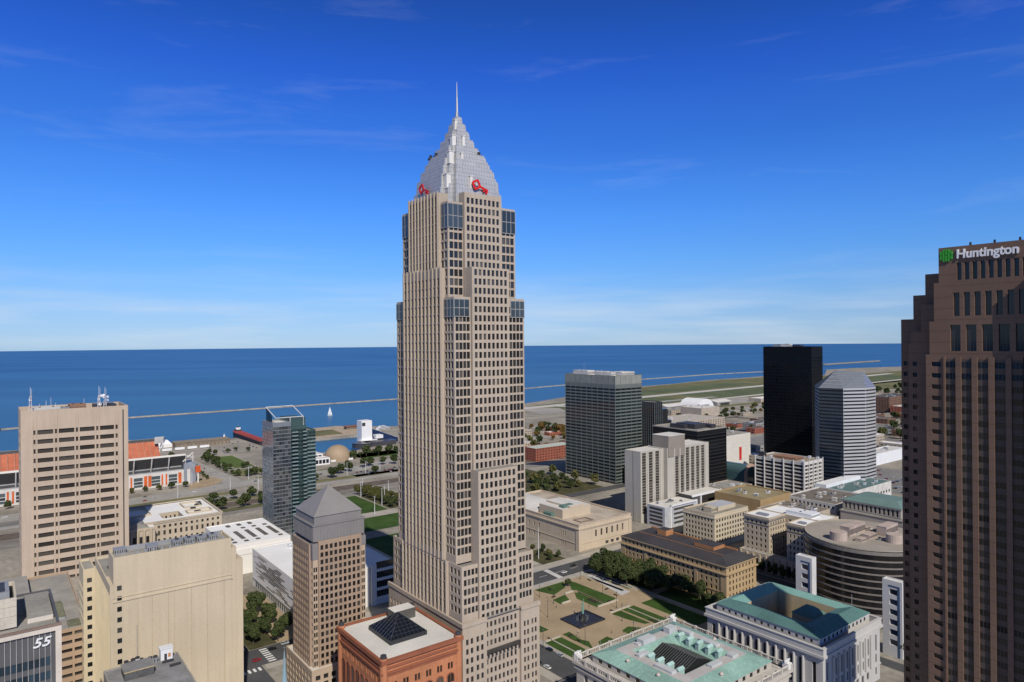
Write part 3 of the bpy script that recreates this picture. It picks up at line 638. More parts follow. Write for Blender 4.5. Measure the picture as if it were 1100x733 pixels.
def marriott():
    br = mat('brown_granite', (.36, .265, .195), .8, .08, .06, streak=.05); lt = mat('tan_granite', (.46, .36, .265), .8, .06)
    rf = mat('zinc_roof', (.225, .215, .215), .6, .06, .2); P = ab(310, 128)
    b = Bld('hotel_tower', 'brown granite hotel tower with grey pyramid roof, left of the tallest tower', 'hotel', (P.x, P.y, 0), gl=glass('hotel_glass', (.014, .014, .015), (.09, .08, .07), .12))
    s = 13.6; fl = 3.25; z1 = 78.6
    def rows(z0, z1, r=.66): return [(z + fl * (.5 - r / 2), z + fl * (.5 + r / 2)) for z in [z0 + fl * i for i in range(int((z1 - z0) / fl))]]
    mb = MB(); n = 3.2                                       # notched corners: a plus-shaped plan
    R1 = rows(22, z1 - 1)
    b.tier(mb, -s + n, s - n, -s, s, 22, z1, (ev(.5, 2 * (s - n) - .5, 9, .62), R1), None, par=.4)
    b.tier(mb, -s, s, -s + n, s - n, 22, z1 - 1.5, None, (ev(.5, 2 * (s - n) - .5, 9, .62), R1[:-1]), par=.4)
    b.part(mb, 'tower_wall', [br, rf])
    for sx, sy in ((-1, -1), (1, -1), (-1, 1), (1, 1)):
        mb = MB(); x0, x1 = sorted((sx * (s - .9), sx * (s - n))); y0, y1 = sorted((sy * (s - .9), sy * (s - n))); zc = 70.5 if sx * sy > 0 else 73
        b.tier(mb, x0, x1, y0, y1, 22, zc, ([(.25, 1.0), (1.25, 2.0)], [r for r in R1 if r[1] < zc - .6]), ([(.25, 1.0), (1.25, 2.0)], [r for r in R1 if r[1] < zc - .6]), par=.3, pw=.3)
        b.part(mb, 'corner_bay', [lt, rf])
        mb = MB(); mb.box(x0 - .2, x1 + .2, y0 - .2, y1 + .2, zc, zc + 4.2 + (2.8 if sx * sy > 0 else 0)); b.part(mb, 'corner_turret', rf)
    mb = MB(); q = s - 1.2; mb.box(-q, q, -q, q, z1 - .3, z1 + 6.6)
    for i in range(16):
        mb.box(-q + .4 + i * (2 * q - .8) / 15 - .12, -q + .4 + i * (2 * q - .8) / 15 + .12, -q - .14, -q, z1 + .2, z1 + 6.4); mb.box(-q - .14, -q, -q + .4 + i * (2 * q - .8) / 15 - .12, -q + .4 + i * (2 * q - .8) / 15 + .12, z1 + .2, z1 + 6.4)
    mb.box(-q - .3, q + .3, -q - .3, q + .3, z1 + 6.6, z1 + 7.2); b.part(mb, 'attic', rf)
    mb = MB(); k = s - 2.2; mb.box(-k, k, -k, k, z1 + 7.2, 89.3); mb.frustum((-k - .4, k + .4, -k - .4, k + .4), 89.3, (-.02, .02, -.02, .02), 100.6); b.part(mb, 'pyramid_roof', rf)
    mb = MB(); w = 16.4
    b.tier(mb, -15, w, -w, w, 0, 22.6, (ev(1, 30.4, 8, .6), rows(1, 21)), (ev(1, 31.8, 8, .6), rows(1, 21)), dep=.5, par=.6)
    b.part(mb, 'base_block', [lt, ROOF_L])
    mb = MB(); b.tier(mb, -12, 2, -26, -16.45, 0, 15, (ev(1, 13, 4, .6), [(2, 6), (8.5, 12.5)]), (ev(1, 8.5, 3, .6), [(2, 6), (8.5, 12.5)]), par=.5); b.part(mb, 'entrance_block', [lt, ROOF_L])
marriott()

def red_block():
    red = mat('red_sandstone', (.45, .185, .092), .85, .14, .08, streak=.08); dr = mat('dark_red_stone', (.28, .10, .055), .85, .12); P = ab(230, 115.5)
    b = Bld('sandstone_block', 'red sandstone block with a dark glass pyramid on its pale flat roof, bottom centre', 'old office block', (P.x, P.y, 0), gl=glass('old_glass', (.022, .02, .018), (.14, .12, .10), .2, .15))
    W, D, H = 34.2, 39.0, 50.0; mb = MB()
    pair = lambda U, n: [(c - 1.35, c - .2) for c in [U * (i + .5) / n for i in range(n)]] + [(c + .2, c + 1.35) for c in [U * (i + .5) / n for i in range(n)]]
    rows = [(38.2, 40.9), (28.4, 31.2), (24.2, 27), (19.5, 22.5), (15, 18), (9, 13)]
    b.tier(mb, 0, W, 0, D, 0, H - .4, ([(2.2 + u0 * .87, 2.2 + u1 * .87) for u0, u1 in pair(W, 6)], rows), ([(2 + u0 * .9, 2 + u1 * .9) for u0, u1 in pair(D, 8)], [(40.4, 42.8), (9, 13)]), dep=.5, par=.3, pw=.2)
    b.part(mb, 'wall', [red, ROOF_L])
    mb = MB()                                                   # corbelled cornice
    for k, (z, e_, h_) in enumerate(((H - 6.4, .35, .7), (H - 5.4, .7, .7), (H - 3.6, .5, .7), (H - 1.5, 1.0, 1.6))): mb.ring(0, W, 0, D, e_, z, z + (h_ if k < 3 else 1.5), e_ + (.2 if k == 3 else -.003))
    b.part(mb, 'cornice', dr)
    def arch(u, z0, w, h, face, mat_):                           # round-headed window with its surround
        mb = MB(); n = 10; pts = [(-w / 2, 0)] + [(-w / 2 * math.cos(math.pi * i / n), h - w / 2 + w / 2 * math.sin(math.pi * i / n)) for i in range(n + 1)] + [(w / 2, 0)]
        T = (lambda a, k, v: (u + a, -k, z0 + v)) if face == 'A' else (lambda a, k, v: (-k, u - a, z0 + v))
        mb.face([T(a, .03, v) for a, v in pts], 0)
        o2 = [(a * (1 + .7 / w), v + (.35 if v > .1 else 0)) for a, v in pts]
        for i in range(len(pts) - 1):
            mb.face([T(*[pts[i][0], .22, pts[i][1]]), T(pts[i + 1][0], .22, pts[i + 1][1]), T(o2[i + 1][0], .22, o2[i + 1][1]), T(o2[i][0], .22, o2[i][1])], 1)
            mb.face([T(o2[i][0], .22, o2[i][1]), T(o2[i + 1][0], .22, o2[i + 1][1]), T(o2[i + 1][0], 0, o2[i + 1][1]), T(o2[i][0], 0, o2[i][1])], 1)
            mb.face([T(pts[i + 1][0], .22, pts[i + 1][1]), T(pts[i][0], .22, pts[i][1]), T(pts[i][0], .03, pts[i][1]), T(pts[i + 1][0], .03, pts[i + 1][1])], 1)
        if w > 1.2: mb.box(*((u - .09, u + .09, -.12, -.04) if face == 'A' else (-.12, -.04, u - .09, u + .09)), z0, z0 + h - .1, 1)
        b.part(mb, 'arched_window', [b.gl, mat_])
    for i in range(6): arch(2.2 + W * (i + .5) / 6 * .87, 33.0, 2.9, 3.6, 'A', dr)
    for i in range(8): arch(D - 2 - D * (i + .5) / 8 * .9, 22, 3.0, 16.2, 'B', dr)
    for x, y in ((0, 0), (W, 0), (0, D), (W, D)):
        mb = MB(); mb.cyl(x + (.6 if x == 0 else -.6), y + (.6 if y == 0 else -.6), 1.5, 1.5, 3, H + .6, 14); mb.cyl(x + (.6 if x == 0 else -.6), y + (.6 if y == 0 else -.6), 1.25, 1.1, H + .6, H + 1.7, 14, 1); b.part(mb, 'corner_turret', [red, DARKM])
    # pyramid skylight
    pg = mat('skylight_frame', (.035, .037, .04), .4); gg = glass('skylight_glass', (.010, .013, .020), (.018, .024, .036), .3, .12, .4)
    x0, x1, y0, y1 = 8.8, 25.4, 11.0, 30.0; zb = H - .72; mb = MB(); mb.box(x0, x1, y0, y1, zb, zb + 1.7); b.part(mb, 'skylight_kerb', pg)
    ax, ay, az = (x0 + x1) / 2 + .5, (y0 + y1) / 2, zb + 8.2; c4 = [(x0 + .2, y0 + .2), (x1 - .2, y0 + .2), (x1 - .2, y1 - .2), (x0 + .2, y1 - .2)]; mb = MB(); fr = MB()
    for k in range(4):
        p, q = Vector((*c4[k], zb + 1.7)), Vector((*c4[(k + 1) % 4], zb + 1.7)); a = Vector((ax, ay, az)); mb.face([p, q, a])
        for i in range(1, 9):
            t = i / 9; fr.bar(p.lerp(q, t), (p if t < .5 else q).lerp(a, 1 - abs(1 - 2 * t)) if False else p.lerp(q, t).lerp(a, 0) + (a - p.lerp(q, .5)) * (1 - abs(1 - 2 * t)), .07)
        for i in range(1, 7): fr.bar(p.lerp(a, i / 7), q.lerp(a, i / 7), .07)
        fr.bar(p, a, .14)
    o = b.part(mb, 'pyramid_skylight', gg); fr.build('glazing_bars', mat('skylight_bar', (.05, .055, .065), .5), o)
    mb = MB(); mb.box(20.5, 30.5, 29.5, 36, H - .72, H + 3.6, 0, top=1); b.part(mb, 'lift_house', [mat('dark_stone', (.10, .095, .085)), ROOF_L])
red_block()

def church_spire():
    P = Vector((-98.5, 292, 0))
    b = Bld('church_spire', 'pale blue needle spire at the bottom edge beside the brown hotel tower', 'church', (P.x, P.y, 0))
    st = mat('sooty_stone', (.09, .08, .07)); cu = mat('blue_copper', (.26, .38, .46), .6, .1)
    mb = MB(); b.tier(mb, -3.2, 3.2, -3.2, 3.2, 0, 11, (ev(1.2, 5.2, 2, .5), [(4, 9)]), (ev(1.2, 5.2, 2, .5), [(4, 9)]), par=.4); b.part(mb, 'tower_wall', [st, st])
    mb = MB(); mb.cyl(0, 0, 2.2, .1, 10.6, 36.5, 8); 
    for i in range(12): mb.cyl(0, 0, 2.2 - i * .17, 2.14 - i * .17, 11.4 + i * 2.0, 11.7 + i * 2.0, 8)
    b.part(mb, 'spire', cu)
    mb = MB(); mb.bar((0, 0, 36.2), (0, 0, 38.2), .07); mb.bar((-.5, 0, 37.6), (.5, 0, 37.6), .07); b.part(mb, 'cross', METAL)
church_spire()

def granite_tower():
    gr = mat('red_brown_granite', (.172, .108, .076), .6, .1, .05, spec=.4, line=4.15); dk = glass('tinted_glass', (.012, .011, .012), (.03, .028, .026), .3, .06, .5)
    P = ab(78, 281)
    b = Bld('granite_tower', 'dark red-brown granite skyscraper with stepped shoulders at the right edge', 'skyscraper', (P.x, P.y, 0), gl=dk)
    rf = mat('brown_roof', (.12, .09, .08)); M2 = [gr, rf]; X1 = 16
    y = lambda a: a - 78
    fl = 4.2; lv = [159.2 - fl * i for i in range(37)]
    strips = [(y(102.2) - 5.15 * i - 3.4, y(102.2) - 5.15 * i) for i in range(5)]
    # front slab: topmost part, then each wider part below
    def slab(name, x, y1, z0, z1, rowcols, dep=.7, y0=-3, top=True):
        mb = MB(); U = y1 - y0; zs = z0
        for r0, r1, cols in sorted(rowcols):
            cc = [(y1 - c1, y1 - c0) for c0, c1 in cols]
            b.hole_wall(mb, (x, y1), (0, -1), U, zs, r1, cc, [(r0, r1)], dep, frame=3); zs = r1
        b.hole_wall(mb, (x, y1), (0, -1), U, zs, z1, [], [], dep)
        mb.face([(x, y1, z0), (X1, y1, z0), (X1, y1, z1), (x, y1, z1)][::-1]); mb.face([(x, y0, z0), (X1, y0, z0), (X1, y0, z1), (x, y0, z1)])
        mb.face([(x, y0, z1), (X1, y0, z1), (X1, y1, z1), (x, y1, z1)][::-1], 1); b.part(mb, name, M2)
    yy = lambda a0, n, p, w: [(y(a0) - p * i - w, y(a0) - p * i) for i in range(n)]
    body = [(z - 2.0, z - .3, [(y(107.0) - 3.2, y(107.0))]) for z in lv]
    sp = mat('bronze_spandrel', (.095, .074, .062), .5, .1)
    slab('front_slab', 0, y(108.9), 0, 161.6, body)
    mb = MB()                                                    # dark recessed strips: bronze spandrels between the bands of glass
    for c0, c1 in strips:
        mb.box(-.02, -.004, c0, c1, 2, 160)
        for z in lv: b.w.append((Vector((-.04, (c0 + c1) / 2, z - 1.2)), Vector((0, -1, 0)), c1 - c0 - .1, 2.1, 3, None))
    b.part(mb, 'spandrel_strips', sp)
    mb = MB()
    for i in range(len(strips) + 1):
        e0 = strips[i][1] if i < len(strips) else strips[-1][0]; e1 = strips[i - 1][0] if i else e0 + .6
        mb.box(-.62, -.004, e0, e1, 0, 161.0)
    b.part(mb, 'piers', gr)
    slab('setback', 0.02, y(107.6), 161.6, 174.0, [(163.0, 172.6, yy(100.6, 5, 5.05, 3.3))])
    slab('setback', 0.01, y(106.0), 174.0, 188.3, [(175.8, 184.4, yy(99.5, 7, 3.35, 2.0))])
    slab('parapet_block', 0, y(104.3), 188.3, 201.2, [(188.9, 195.2, yy(98.3, 9, 2.5, 1.5))])
    # two recessed layers that step down to the left
    def layer(x, steps):
        for k, (a, z1) in enumerate(steps):
            z0 = steps[k + 1][1] if k + 1 < len(steps) else 0
            rc = []
            if a > 112 or k + 1 == len(steps):
                cols = [c for c in ((y(120.6) - 1.5, y(120.6)), (y(117.9) - 1.5, y(117.9)), (y(115.4) - 1.5, y(115.4))) if c[1] < y(a) - .2]
                rc = [(z - 2.2, z - .5, cols) for z in lv if z0 < z - 2.3 and z < z1 - 1]
            slab('recessed_wing', x + .01 * k, y(a), z0, z1, rc, .5, y0=y(101))
    layer(4.6, [(112.3, 180.6), (116.0, 170.6), (116.8, 166.0)])
    layer(9.0, [(112.4, 192.6), (116.8, 184.6), (121.4, 175.3)])
    # a forward wing beyond the frame shades the right part of the front
    mb = MB(); mb.box(-3.9, 12, -12, -3.005, 0, 190); b.part(mb, 'forward_wing', gr)
    for i in range(3):
        mb = MB(); yy_ = 1 + i * 7.5; mb.box(1, 1.6, yy_, yy_ + .6, 201.2, 202.4); b.part(mb, 'roof_post', DARKM)
    # sign: white lettering and a green striped hexagon
    w = mat('sign_white', (.85, .85, .86), .5, .02); g = mat('sign_green', (.05, .36, .045), .5, .03)
    zc = 198.2
    t = text_mesh('tower_sign', 'Huntington', 4.5, .22, w, b.root, (-.35, y(88.7), zc), (0, -1), off=.12, sx=.93)
    mb = MB(); hgt = [1.5, 2.2, 2.2, 2.2, 1.5]
    for i in range(5):
        u = (i - 2) * .86; y0 = y(101.6) - u; d = .33
        if i % 2 == 0:
            k = hgt[i]; mb.box(-.55, -.1, y0 - d, y0 + d, zc - k, zc - .15); mb.box(-.55, -.1, y0 - d, y0 + d, zc + .15, zc + k)
        else: mb.box(-.55, -.1, y0 - d, y0 + d, zc - 2.2, zc + 2.2)
    mb.box(-.3, -.1, y(101.6) - 2.0, y(101.6) + 2.0, zc - .35, zc + .35)
    b.part(mb, 'sign_emblem', g)
granite_tower()
# ------------------------------------------------------------------ middle distance, left of the tall tower
def hilton():
    gl = glass('mirror_glass', (.15, .175, .19), (.25, .285, .305), .45, .06, 1.0); gd = glass('teal_glass', (.012, .028, .030), (.05, .08, .08), .2, .06, .8)
    b = Bld('glass_hotel', 'slim glass hotel tower with mirrored side and stacked balconies, sloping frame on top', 'hotel', (-203.8, 580.0, 0), gl=gl)
    fr = mat('silver_frame', (.30, .33, .34), .4, .05, metal=.3); H = 99.0; zs = [3.2 * i + 4 for i in range(29)]
    mb = MB(); b.tier(mb, 0, 15.5, 0, 28.4, 0, H + 1, (ev(.1, 15.4, 6, .96), [(z, z + 2.6) for z in zs]), (ev(.1, 28.3, 12, .97), [(z, z + 2.9) for z in zs]), dep=.1, par=1.2, frame=2)
    b.part(mb, 'mirrored_block', [mat('silver_spandrel', (.30, .33, .35), .3, .05, metal=.5), ROOF_L])
    mb = MB(); b.tier(mb, 15.51, 29.5, .8, 28, 0, H - 3.5, (ev(.2, 13.8, 5, .95), [(z, z + 2.4) for z in zs[:-1]]), None, dep=.15, par=1.0, gi=gd)
    b.part(mb, 'balcony_block', [mat('teal_panel', (.05, .088, .088), .5), ROOF_G])
    mb = MB(); b.tier(mb, 29.51, 39.0, 4, 26, 0, H - 8, (ev(.2, 9.3, 3, .9), [(z, z + 2.4) for z in zs[:-2]]), None, dep=.15, par=1.0, gi=gd)
    b.part(mb, 'rear_wing', [mat('teal_panel', (.05, .088, .088), .5), ROOF_G])
    pl = mat('balcony_edge', (.19, .25, .25), .4)
    for i, z in enumerate(zs[:-1]):
        for x0, x1, y in ((16.2, 21.6, -.9), (26.0, 29.3, -.9), (31, 38.8, 3.1)):
            if x0 > 30 and i >= 26: continue
            mb = MB(); mb.box(x0, x1, y, y + 1.697 if x0 < 30 else y + .897, z - .35, z - .1); mb.box(x0, x1, y - .05, y + .02, z - .1, z + .8); b.part(mb, 'balcony', pl)
    for i, q in enumerate(b.w):  # the front's darker reflections are put into its glass colour
        if q[1].x > .5 and q[0].x < 15.5: b.w[i] = (*q[:5], glass('dark_reflection_glass', (.03, .035, .04), (.12, .125, .125), .35, .05, 1.0))
    # sloping open frame on the roof: a tall glass fin falling to the front
    mb = MB(); w = mat('white_frame', (.62, .62, .60), .5)
    mb.prism([(3, 12), (3.5, 12), (3.5, 27), (3, 27)], H, lambda p: H + 12.0 if p[1] > 20 else H + 5.5, 1)
    for x in (3.2, 27): mb.bar((x, 1.2, H + 4.6), (x, 27, H + 12.2), .45)
    for t in (0, 1.0): mb.bar((3.2, 1.2 + 25.8 * t, H + 4.6 + 7.6 * t), (27, 1.2 + 25.8 * t, H + 4.6 + 7.6 * t), .42)
    for x in (15.4, 27): mb.bar((x, 1.2, H - 3), (x, 1.2, H + 4.6), .4)
    mb.box(15.6, 28.8, 1.0, 27, H - 3.4, H + 3.6, 2)
    b.part(mb, 'roof_frame', [w, mat('navy_glass_panel', (.012, .035, .07), .1), mat('teal_panel', (.05, .088, .088), .5)])
hilton()

def conv():
    P = ab(514, 137); wh = mat('white_concrete', (.80, .77, .71), .7, .05, .03)
    b = Bld('exhibition_hall', 'low hall with a white roof pierced by dark skylight strips', 'exhibition hall', (P.x, P.y, 0), gl=glass('hall_glass', (.02, .022, .025), (.06, .06, .06), .3))
    mb = MB(); b.tier(mb, 0, 45, 0, 66, 0, 22, None, None, par=.4, pw=.8); mb.box(.0, 45, -.4, -.003, 14, 18.5); b.part(mb, 'hall_wall', [wh, ROOF_W])
    dk = mat('skylight_dark', (.13, .115, .095), .6)
    for i in range(5):
        for j, (y0, y1) in enumerate(((6, 9.5), (14, 38), (44, 47.5), (54, 60))):
            if (i + j) % 4 == 3 and j != 1: continue
            mb = MB(); x = 5 + i * 8.4; mb.box(x, x + 3.0, y0, y1, 21.5, 22.0, 0, 't'); mb.face([(x, y0, 21.95), (x + 3.0, y0, 21.95), (x + 3.0, y1, 21.95), (x, y1, 21.95)]); b.part(mb, 'skylight', dk)
    mb = MB(); mb.box(-24, -2, 10, 40, 0, 15); mb.box(-22, -6, 14, 30, 15, 16); b.part(mb, 'side_wing', [mat('pale_grey_roof', (.52, .53, .53), .8, .08)])
    P = ab(400, 146)
    b = Bld('white_hall', 'white hall whose long wall is slashed by dark slanting strips', 'exhibition hall', (P.x, P.y, 0), gl=glass('slot_glass', (.012, .016, .018), (.03, .035, .035), .3, .08, .7))
    mb = MB(); r = random.Random(5); W, D, H = 64.0, 88.0, 25.0
    b.tier(mb, 0, W, 0, D, 0, H, None, ([], []), par=.3, pw=.6)
    b.part(mb, 'hall_wall', [wh, ROOF_W])
    for k in range(15):                                          # ragged horizontal slots that thicken towards the middle
        z = 6.6 + k * 1.15
        for q in range(5 if 3 < k < 12 else 3):
            c = r.gauss(34 + k * 1.2, 15); L_ = r.uniform(7, 24) * (1.2 if 4 < k < 11 else .7)
            y0, y1 = max(2, c - L_ / 2), min(D - 2, c + L_ / 2)
            if y1 - y0 > 1: b.w.append((Vector((-.03 - .004 * q, (y0 + y1) / 2, z)), Vector((0, -1, 0)), y1 - y0, r.uniform(.45, .95), False, None))
    mb = MB(); mb.box(-.5, -.003, 0, D, 4.8, 5.6); 
    for i in range(22): mb.box(-.35, -.004, 1 + i * 4, 1.5 + i * 4, 0, 4.8)
    b.part(mb, 'ground_band', mat('grey_band', (.34, .35, .35), .6))
    for i in range(20): b.w.append((Vector((-.06, 3.2 + i * 4, 2.5)), Vector((0, -1, 0)), 3.4, 4.2, False, None))
    # front: white end pier, then bands of dark glass
    mb = MB(); mb.box(47, 50.5, -1.2, -.003, 0, H + .6); b.part(mb, 'end_pier', wh)
    mb = MB()
    for k in range(4): mb.box(50.6, W, -.6, -.003, 3 + k * 6.0, 4.3 + k * 6.0)
    b.part(mb, 'white_bands', wh)
    for k in range(4): b.w.append((Vector((57.3, -.05, 6.9 + k * 6)), Vector((1, 0, 0)), 13, 4.4, 3, None))
    roof_clutter(b, 20, 60, 20, 80, H - .3, 5, 21, 1.2)
conv()

def courthouse():
    P = ab(628, 84); st = mat('pale_sandstone', (.50, .43, .33), .85, .08, .06, streak=.05)
    b = Bld('courthouse', 'low pale stone courthouse with white roofs around a sunken court', 'courthouse', (P.x, P.y, 0), gl=glass('old_glass', (.022, .02, .018), (.14, .12, .10), .2, .15))
    W, D, H = 78.0, 70.0, 20.5; rows = [(3, 6.2), (9, 12.8), (15, 17.2)]
    mb = MB(); e = ([], [])
    b.hole_wall(mb, (0, 0), (1, 0), W, 0, H, [c for c in ev(1, 77, 18, .42)], rows, .5)
    b.hole_wall(mb, (0, D), (0, -1), D, 0, H, ev(1, 69, 14, .42), rows, .5); b.hole_wall(mb, (W, 0), (0, 1), D, 0, H, *e); b.hole_wall(mb, (W, D), (-1, 0), W, 0, H, *e)
    x0, x1, y0, y1 = 34, 50, 12, 34                               # the court
    for q in ((0, 0, x0, D), (x1, 0, W, D), (x0, 0, x1, y0), (x0, y1, x1, D)): mb.face([(q[0], q[1], H - .8), (q[2], q[1], H - .8), (q[2], q[3], H - .8), (q[0], q[3], H - .8)], 1)
    b.hole_wall(mb, (x1, y1), (-1, 0), x1 - x0, 6, H - .8, ev(1, 15, 4, .35), [(13.5, 17)], .4); b.hole_wall(mb, (x1, y0), (0, 1), -1, 6, H - .8, *e) if False else None
    for q in ([(x0, y0), (x0, y1)], [(x1, y1), (x1, y0)], [(x1, y0), (x0, y0)]): mb.face([(*q[0], 6), (*q[1], 6), (*q[1], H - .8), (*q[0], H - .8)])
    mb.face([(x0, y0, 6), (x1, y0, 6), (x1, y1, 6), (x0, y1, 6)], 2)
    b.part(mb, 'wall', [st, ROOF_W, ROOF_G])
    mb = MB(); mb.ring(0, W, 0, D, .9, H - .1, H + .6, 1.6); mb.ring(0, W, 0, D, .5, H - 1.4, H - .1, .5); b.part(mb, 'cornice', st)
    mb = MB(); mb.box(-6, 24, -9, -.01, 0, H - 1.5, 0, top=1); mb.box(-6.5, 24.5, -9.5, -9.003, H - 3, H - 1.2)
    b.part(mb, 'portico', [st, ROOF_W])
    mb = MB(); n = 10
    arch = [(-2 + 22 * i / n, H - 1.5 + 5.0 * math.sin(math.pi * i / n)) for i in range(n + 1)]
    for i in range(n):
        (a0, z0), (a1, z1) = arch[i], arch[i + 1]; mb.face([(a0, -9, H - 1.5), (a1, -9, H - 1.5), (a1, -9, z1), (a0, -9, z0)]); mb.face([(a0, -9, z0), (a1, -9, z1), (a1, 16, z1), (a0, 16, z0)]); mb.face([(a1, 16, H - 1.5), (a0, 16, H - 1.5), (a0, 16, z0), (a1, 16, z1)])
    b.part(mb, 'curved_roof', ROOF_G)
    for i in range(6):
        mb = MB(); mb.cyl(-3 + i * 4.8, -9.8, .9, .8, 4, H - 3, 12); b.part(mb, 'column', st)
    for i in range(5): b.w.append((Vector((-.6 + i * 4.8, -9.05, 9)), Vector((1, 0, 0)), 2.2, 7, True, None))
    for x0_, x1_, y0_, y1_ in ((54, 74, 14, 26), (56, 70, 38, 58), (10, 28, 30, 60)): 
        mb = MB(); mb.ring(x0_, x1_, y0_, y1_, 0, H - .8, H + .9, .5); b.part(mb, 'roof_upstand', st)
    for x, y, w, d in ((60, 18, 5, 1.6), (66, 44, 6, 1.6), (60, 31, 4, 3), (70, 52, 3, 3)): unit(b, x, x + w, y, y + d, H - .8, 1.6, DARKM)
courthouse()

# ------------------------------------------------------------------ right of the tall tower
def auditorium():
    P = ab(398, 372); st = mat('buff_limestone', (.54, .45, .335), .85, .07, .05, streak=.06)
    b = Bld('auditorium', 'massive buff limestone auditorium with few arched windows beside the park', 'auditorium', (P.x, P.y, 0), gl=glass('old_glass'))
    W, D, H = 60.0, 118.0, 21.0; mb = MB()
    b.tier(mb, 0, W, 0, D, 0, H, ([(18 + 6.2 * i, 19.9 + 6.2 * i) for i in range(6)], [(9.0, 13.6)]), ([(40 + 7 * i, 41.6 + 7 * i) for i in range(5)] + [(96, 97), (98.6, 99.6), (101.2, 102.2)], [(1.6, 4.6), (9.5, 13)]), dep=.6, par=1.2, pw=.8)
    b.part(mb, 'wall', [st, mat('stained_roof', (.43, .37, .30), .95, .25, .07)])
    for i in range(6):
        mb = MB(); n = 8; c = 18.95 + 6.2 * i
        mb.face([(c - .95, -.03, 13.6)] + [(c - .95 * math.cos(math.pi * k / n), -.03, 13.6 + .95 * math.sin(math.pi * k / n)) for k in range(1, n)] + [(c + .95, -.03, 13.6)]); b.part(mb, 'arch_head', b.gl)
        if i > 1:
            mb = MB(); mb.box(c - 1.6, c + 1.6, -.06, -.01, 1.2, 3.6, 0); mb.box(c - 2.0, c + 2.0, -.5, -.02, 3.7, 4.3, 1); b.part(mb, 'shop_front', [DARKM, st])
    mb = MB(); mb.ring(0, W, 0, D, .9, 17.4, 18.3, .897); mb.ring(0, W, 0, D, .5, 16.6, 17.4, .497); mb.ring(0, W, 0, D, .35, 5.6, 6.1, .347); mb.ring(0, W, 0, D, .25, H - .2, H + .35, .9)
    b.part(mb, 'cornice', st)
    mb = MB(); mb.box(-.5, 3.2, -.5, 3.2, 0, 16.5); mb.box(W - 3, W + .5, -.5, 3, 0, 16.5); b.part(mb, 'corner_pier', st)
    mb = MB(); mb.box(6, 38, 26, 56, H - 1.2, 27.5, 0, top=1); mb.prism([(14, 25.9), (14, 56), (30, 56), (30, 25.9)][::-1], 27.4, 29.2, 0, top=1); b.part(mb, 'stage_house', [st, ROOF_L])
    mb = MB(); n = 12                                              # barrel roof over the main hall
    arc = [(2 + 38 * i / n, 20 + 6 * math.sin(math.pi * i / n)) for i in range(n + 1)]
    for i in range(n):
        (a0, z0), (a1, z1) = arc[i], arc[i + 1]; mb.face([(a0, 58, z0), (a1, 58, z1), (a1, 114, z1), (a0, 114, z0)]); mb.face([(a0, 58, 19.9), (a1, 58, 19.9), (a1, 58, z1), (a0, 58, z0)])
    b.part(mb, 'barrel_roof', ROOF_L)
    mb = MB(); mb.box(2, 9, 36, 46, H - 1.2, H + 2.0); mb.box(10, 22, 29, 35, 27.6, 29.4); b.part(mb, 'copper_dormer', mat('old_copper', (.12, .20, .17), .7, .15))
    mb = MB(); mb.ring(10, 24, 8, 18, 0, H - 1.1, H - .6, 1.2); b.part(mb, 'roof_walkway', mat('brown_walk', (.22, .16, .12)))
    unit(b, 44, 50, 40, 44, H - 1.2, 1.6, WHITEM); unit(b, 40, 43, 52, 55, H - 1.2, 1.6, DARKM)
auditorium()

def banded_tower(name, label, P, W, D, H, z0, fl, spc, glz, th=TH, bay=8, top=10, sub=.5, rear=0, mull=(.17, .19, .19), dep=.25, rows_r=.58):
    b = Bld(name, label, 'office tower', (P[0], P[1], z0), th, gl=glz)
    sp = mat('spandrel_' + name, spc, .42, .07, .05, metal=.15, spec=.4); n = int((H - top) / fl)
    rows = [(fl * (i + .5 - rows_r / 2), fl * (i + .5 + rows_r / 2)) for i in range(1, n)]
    mb = MB(); b.tier(mb, 0, W, 0, D, 0, H, ([(.2, W - .2)], rows), ([(.2, D - .2)], rows), dep=dep, par=1.0, frame=False); b.part(mb, 'curtain_wall', [sp, ROOF_G])
    mb = MB(); m = .16
    k = int(W / bay + .5)
    for i in range(k + 1): mb.box(W * i / k - m, W * i / k + m, -.3, -.003, 0, H)
    k = int(D / bay + .5)
    for i in range(k + 1): mb.box(-.3, -.003, D * i / k - m, D * i / k + m, 0, H)
    b.part(mb, 'mullions', mat('mullion_' + name, mull, .45, .05))
    return b
def federal():
    b = banded_tower('federal_tower', 'dark green glass slab with silver horizontal bands and rooftop plant beside the airport', (119.5, 795.0, -5), 45.6, 86, 131.5, -5, 3.9, (.17, .185, .17), glass('green_glass', (.008, .016, .016), (.02, .035, .033), .3, .1, .45), bay=9.2, top=12)
    for i in range(11): 
        pass
    mb = MB(); mb.box(-.05, 45.65, -.05, -.004, 121, 131); mb.box(-.05, -.004, 0, 86, 121, 131); b.part(mb, 'top_band', mat('louvre_band', (.26, .27, .24), .5, .1))
    for x0, x1, y0, y1, h in ((4, 16, 50, 76, 5.5), (18, 40, 6, 26, 4.5), (20, 34, 34, 62, 4.0), (6, 14, 12, 40, 4)): unit(b, x0, x1, y0, y1, 130.5, h, ROOF_L, 2)
    mb = MB(); mb.bar((8, 60, 131), (8, 60, 145), .15); b.part(mb, 'whip_antenna', METAL)
federal()
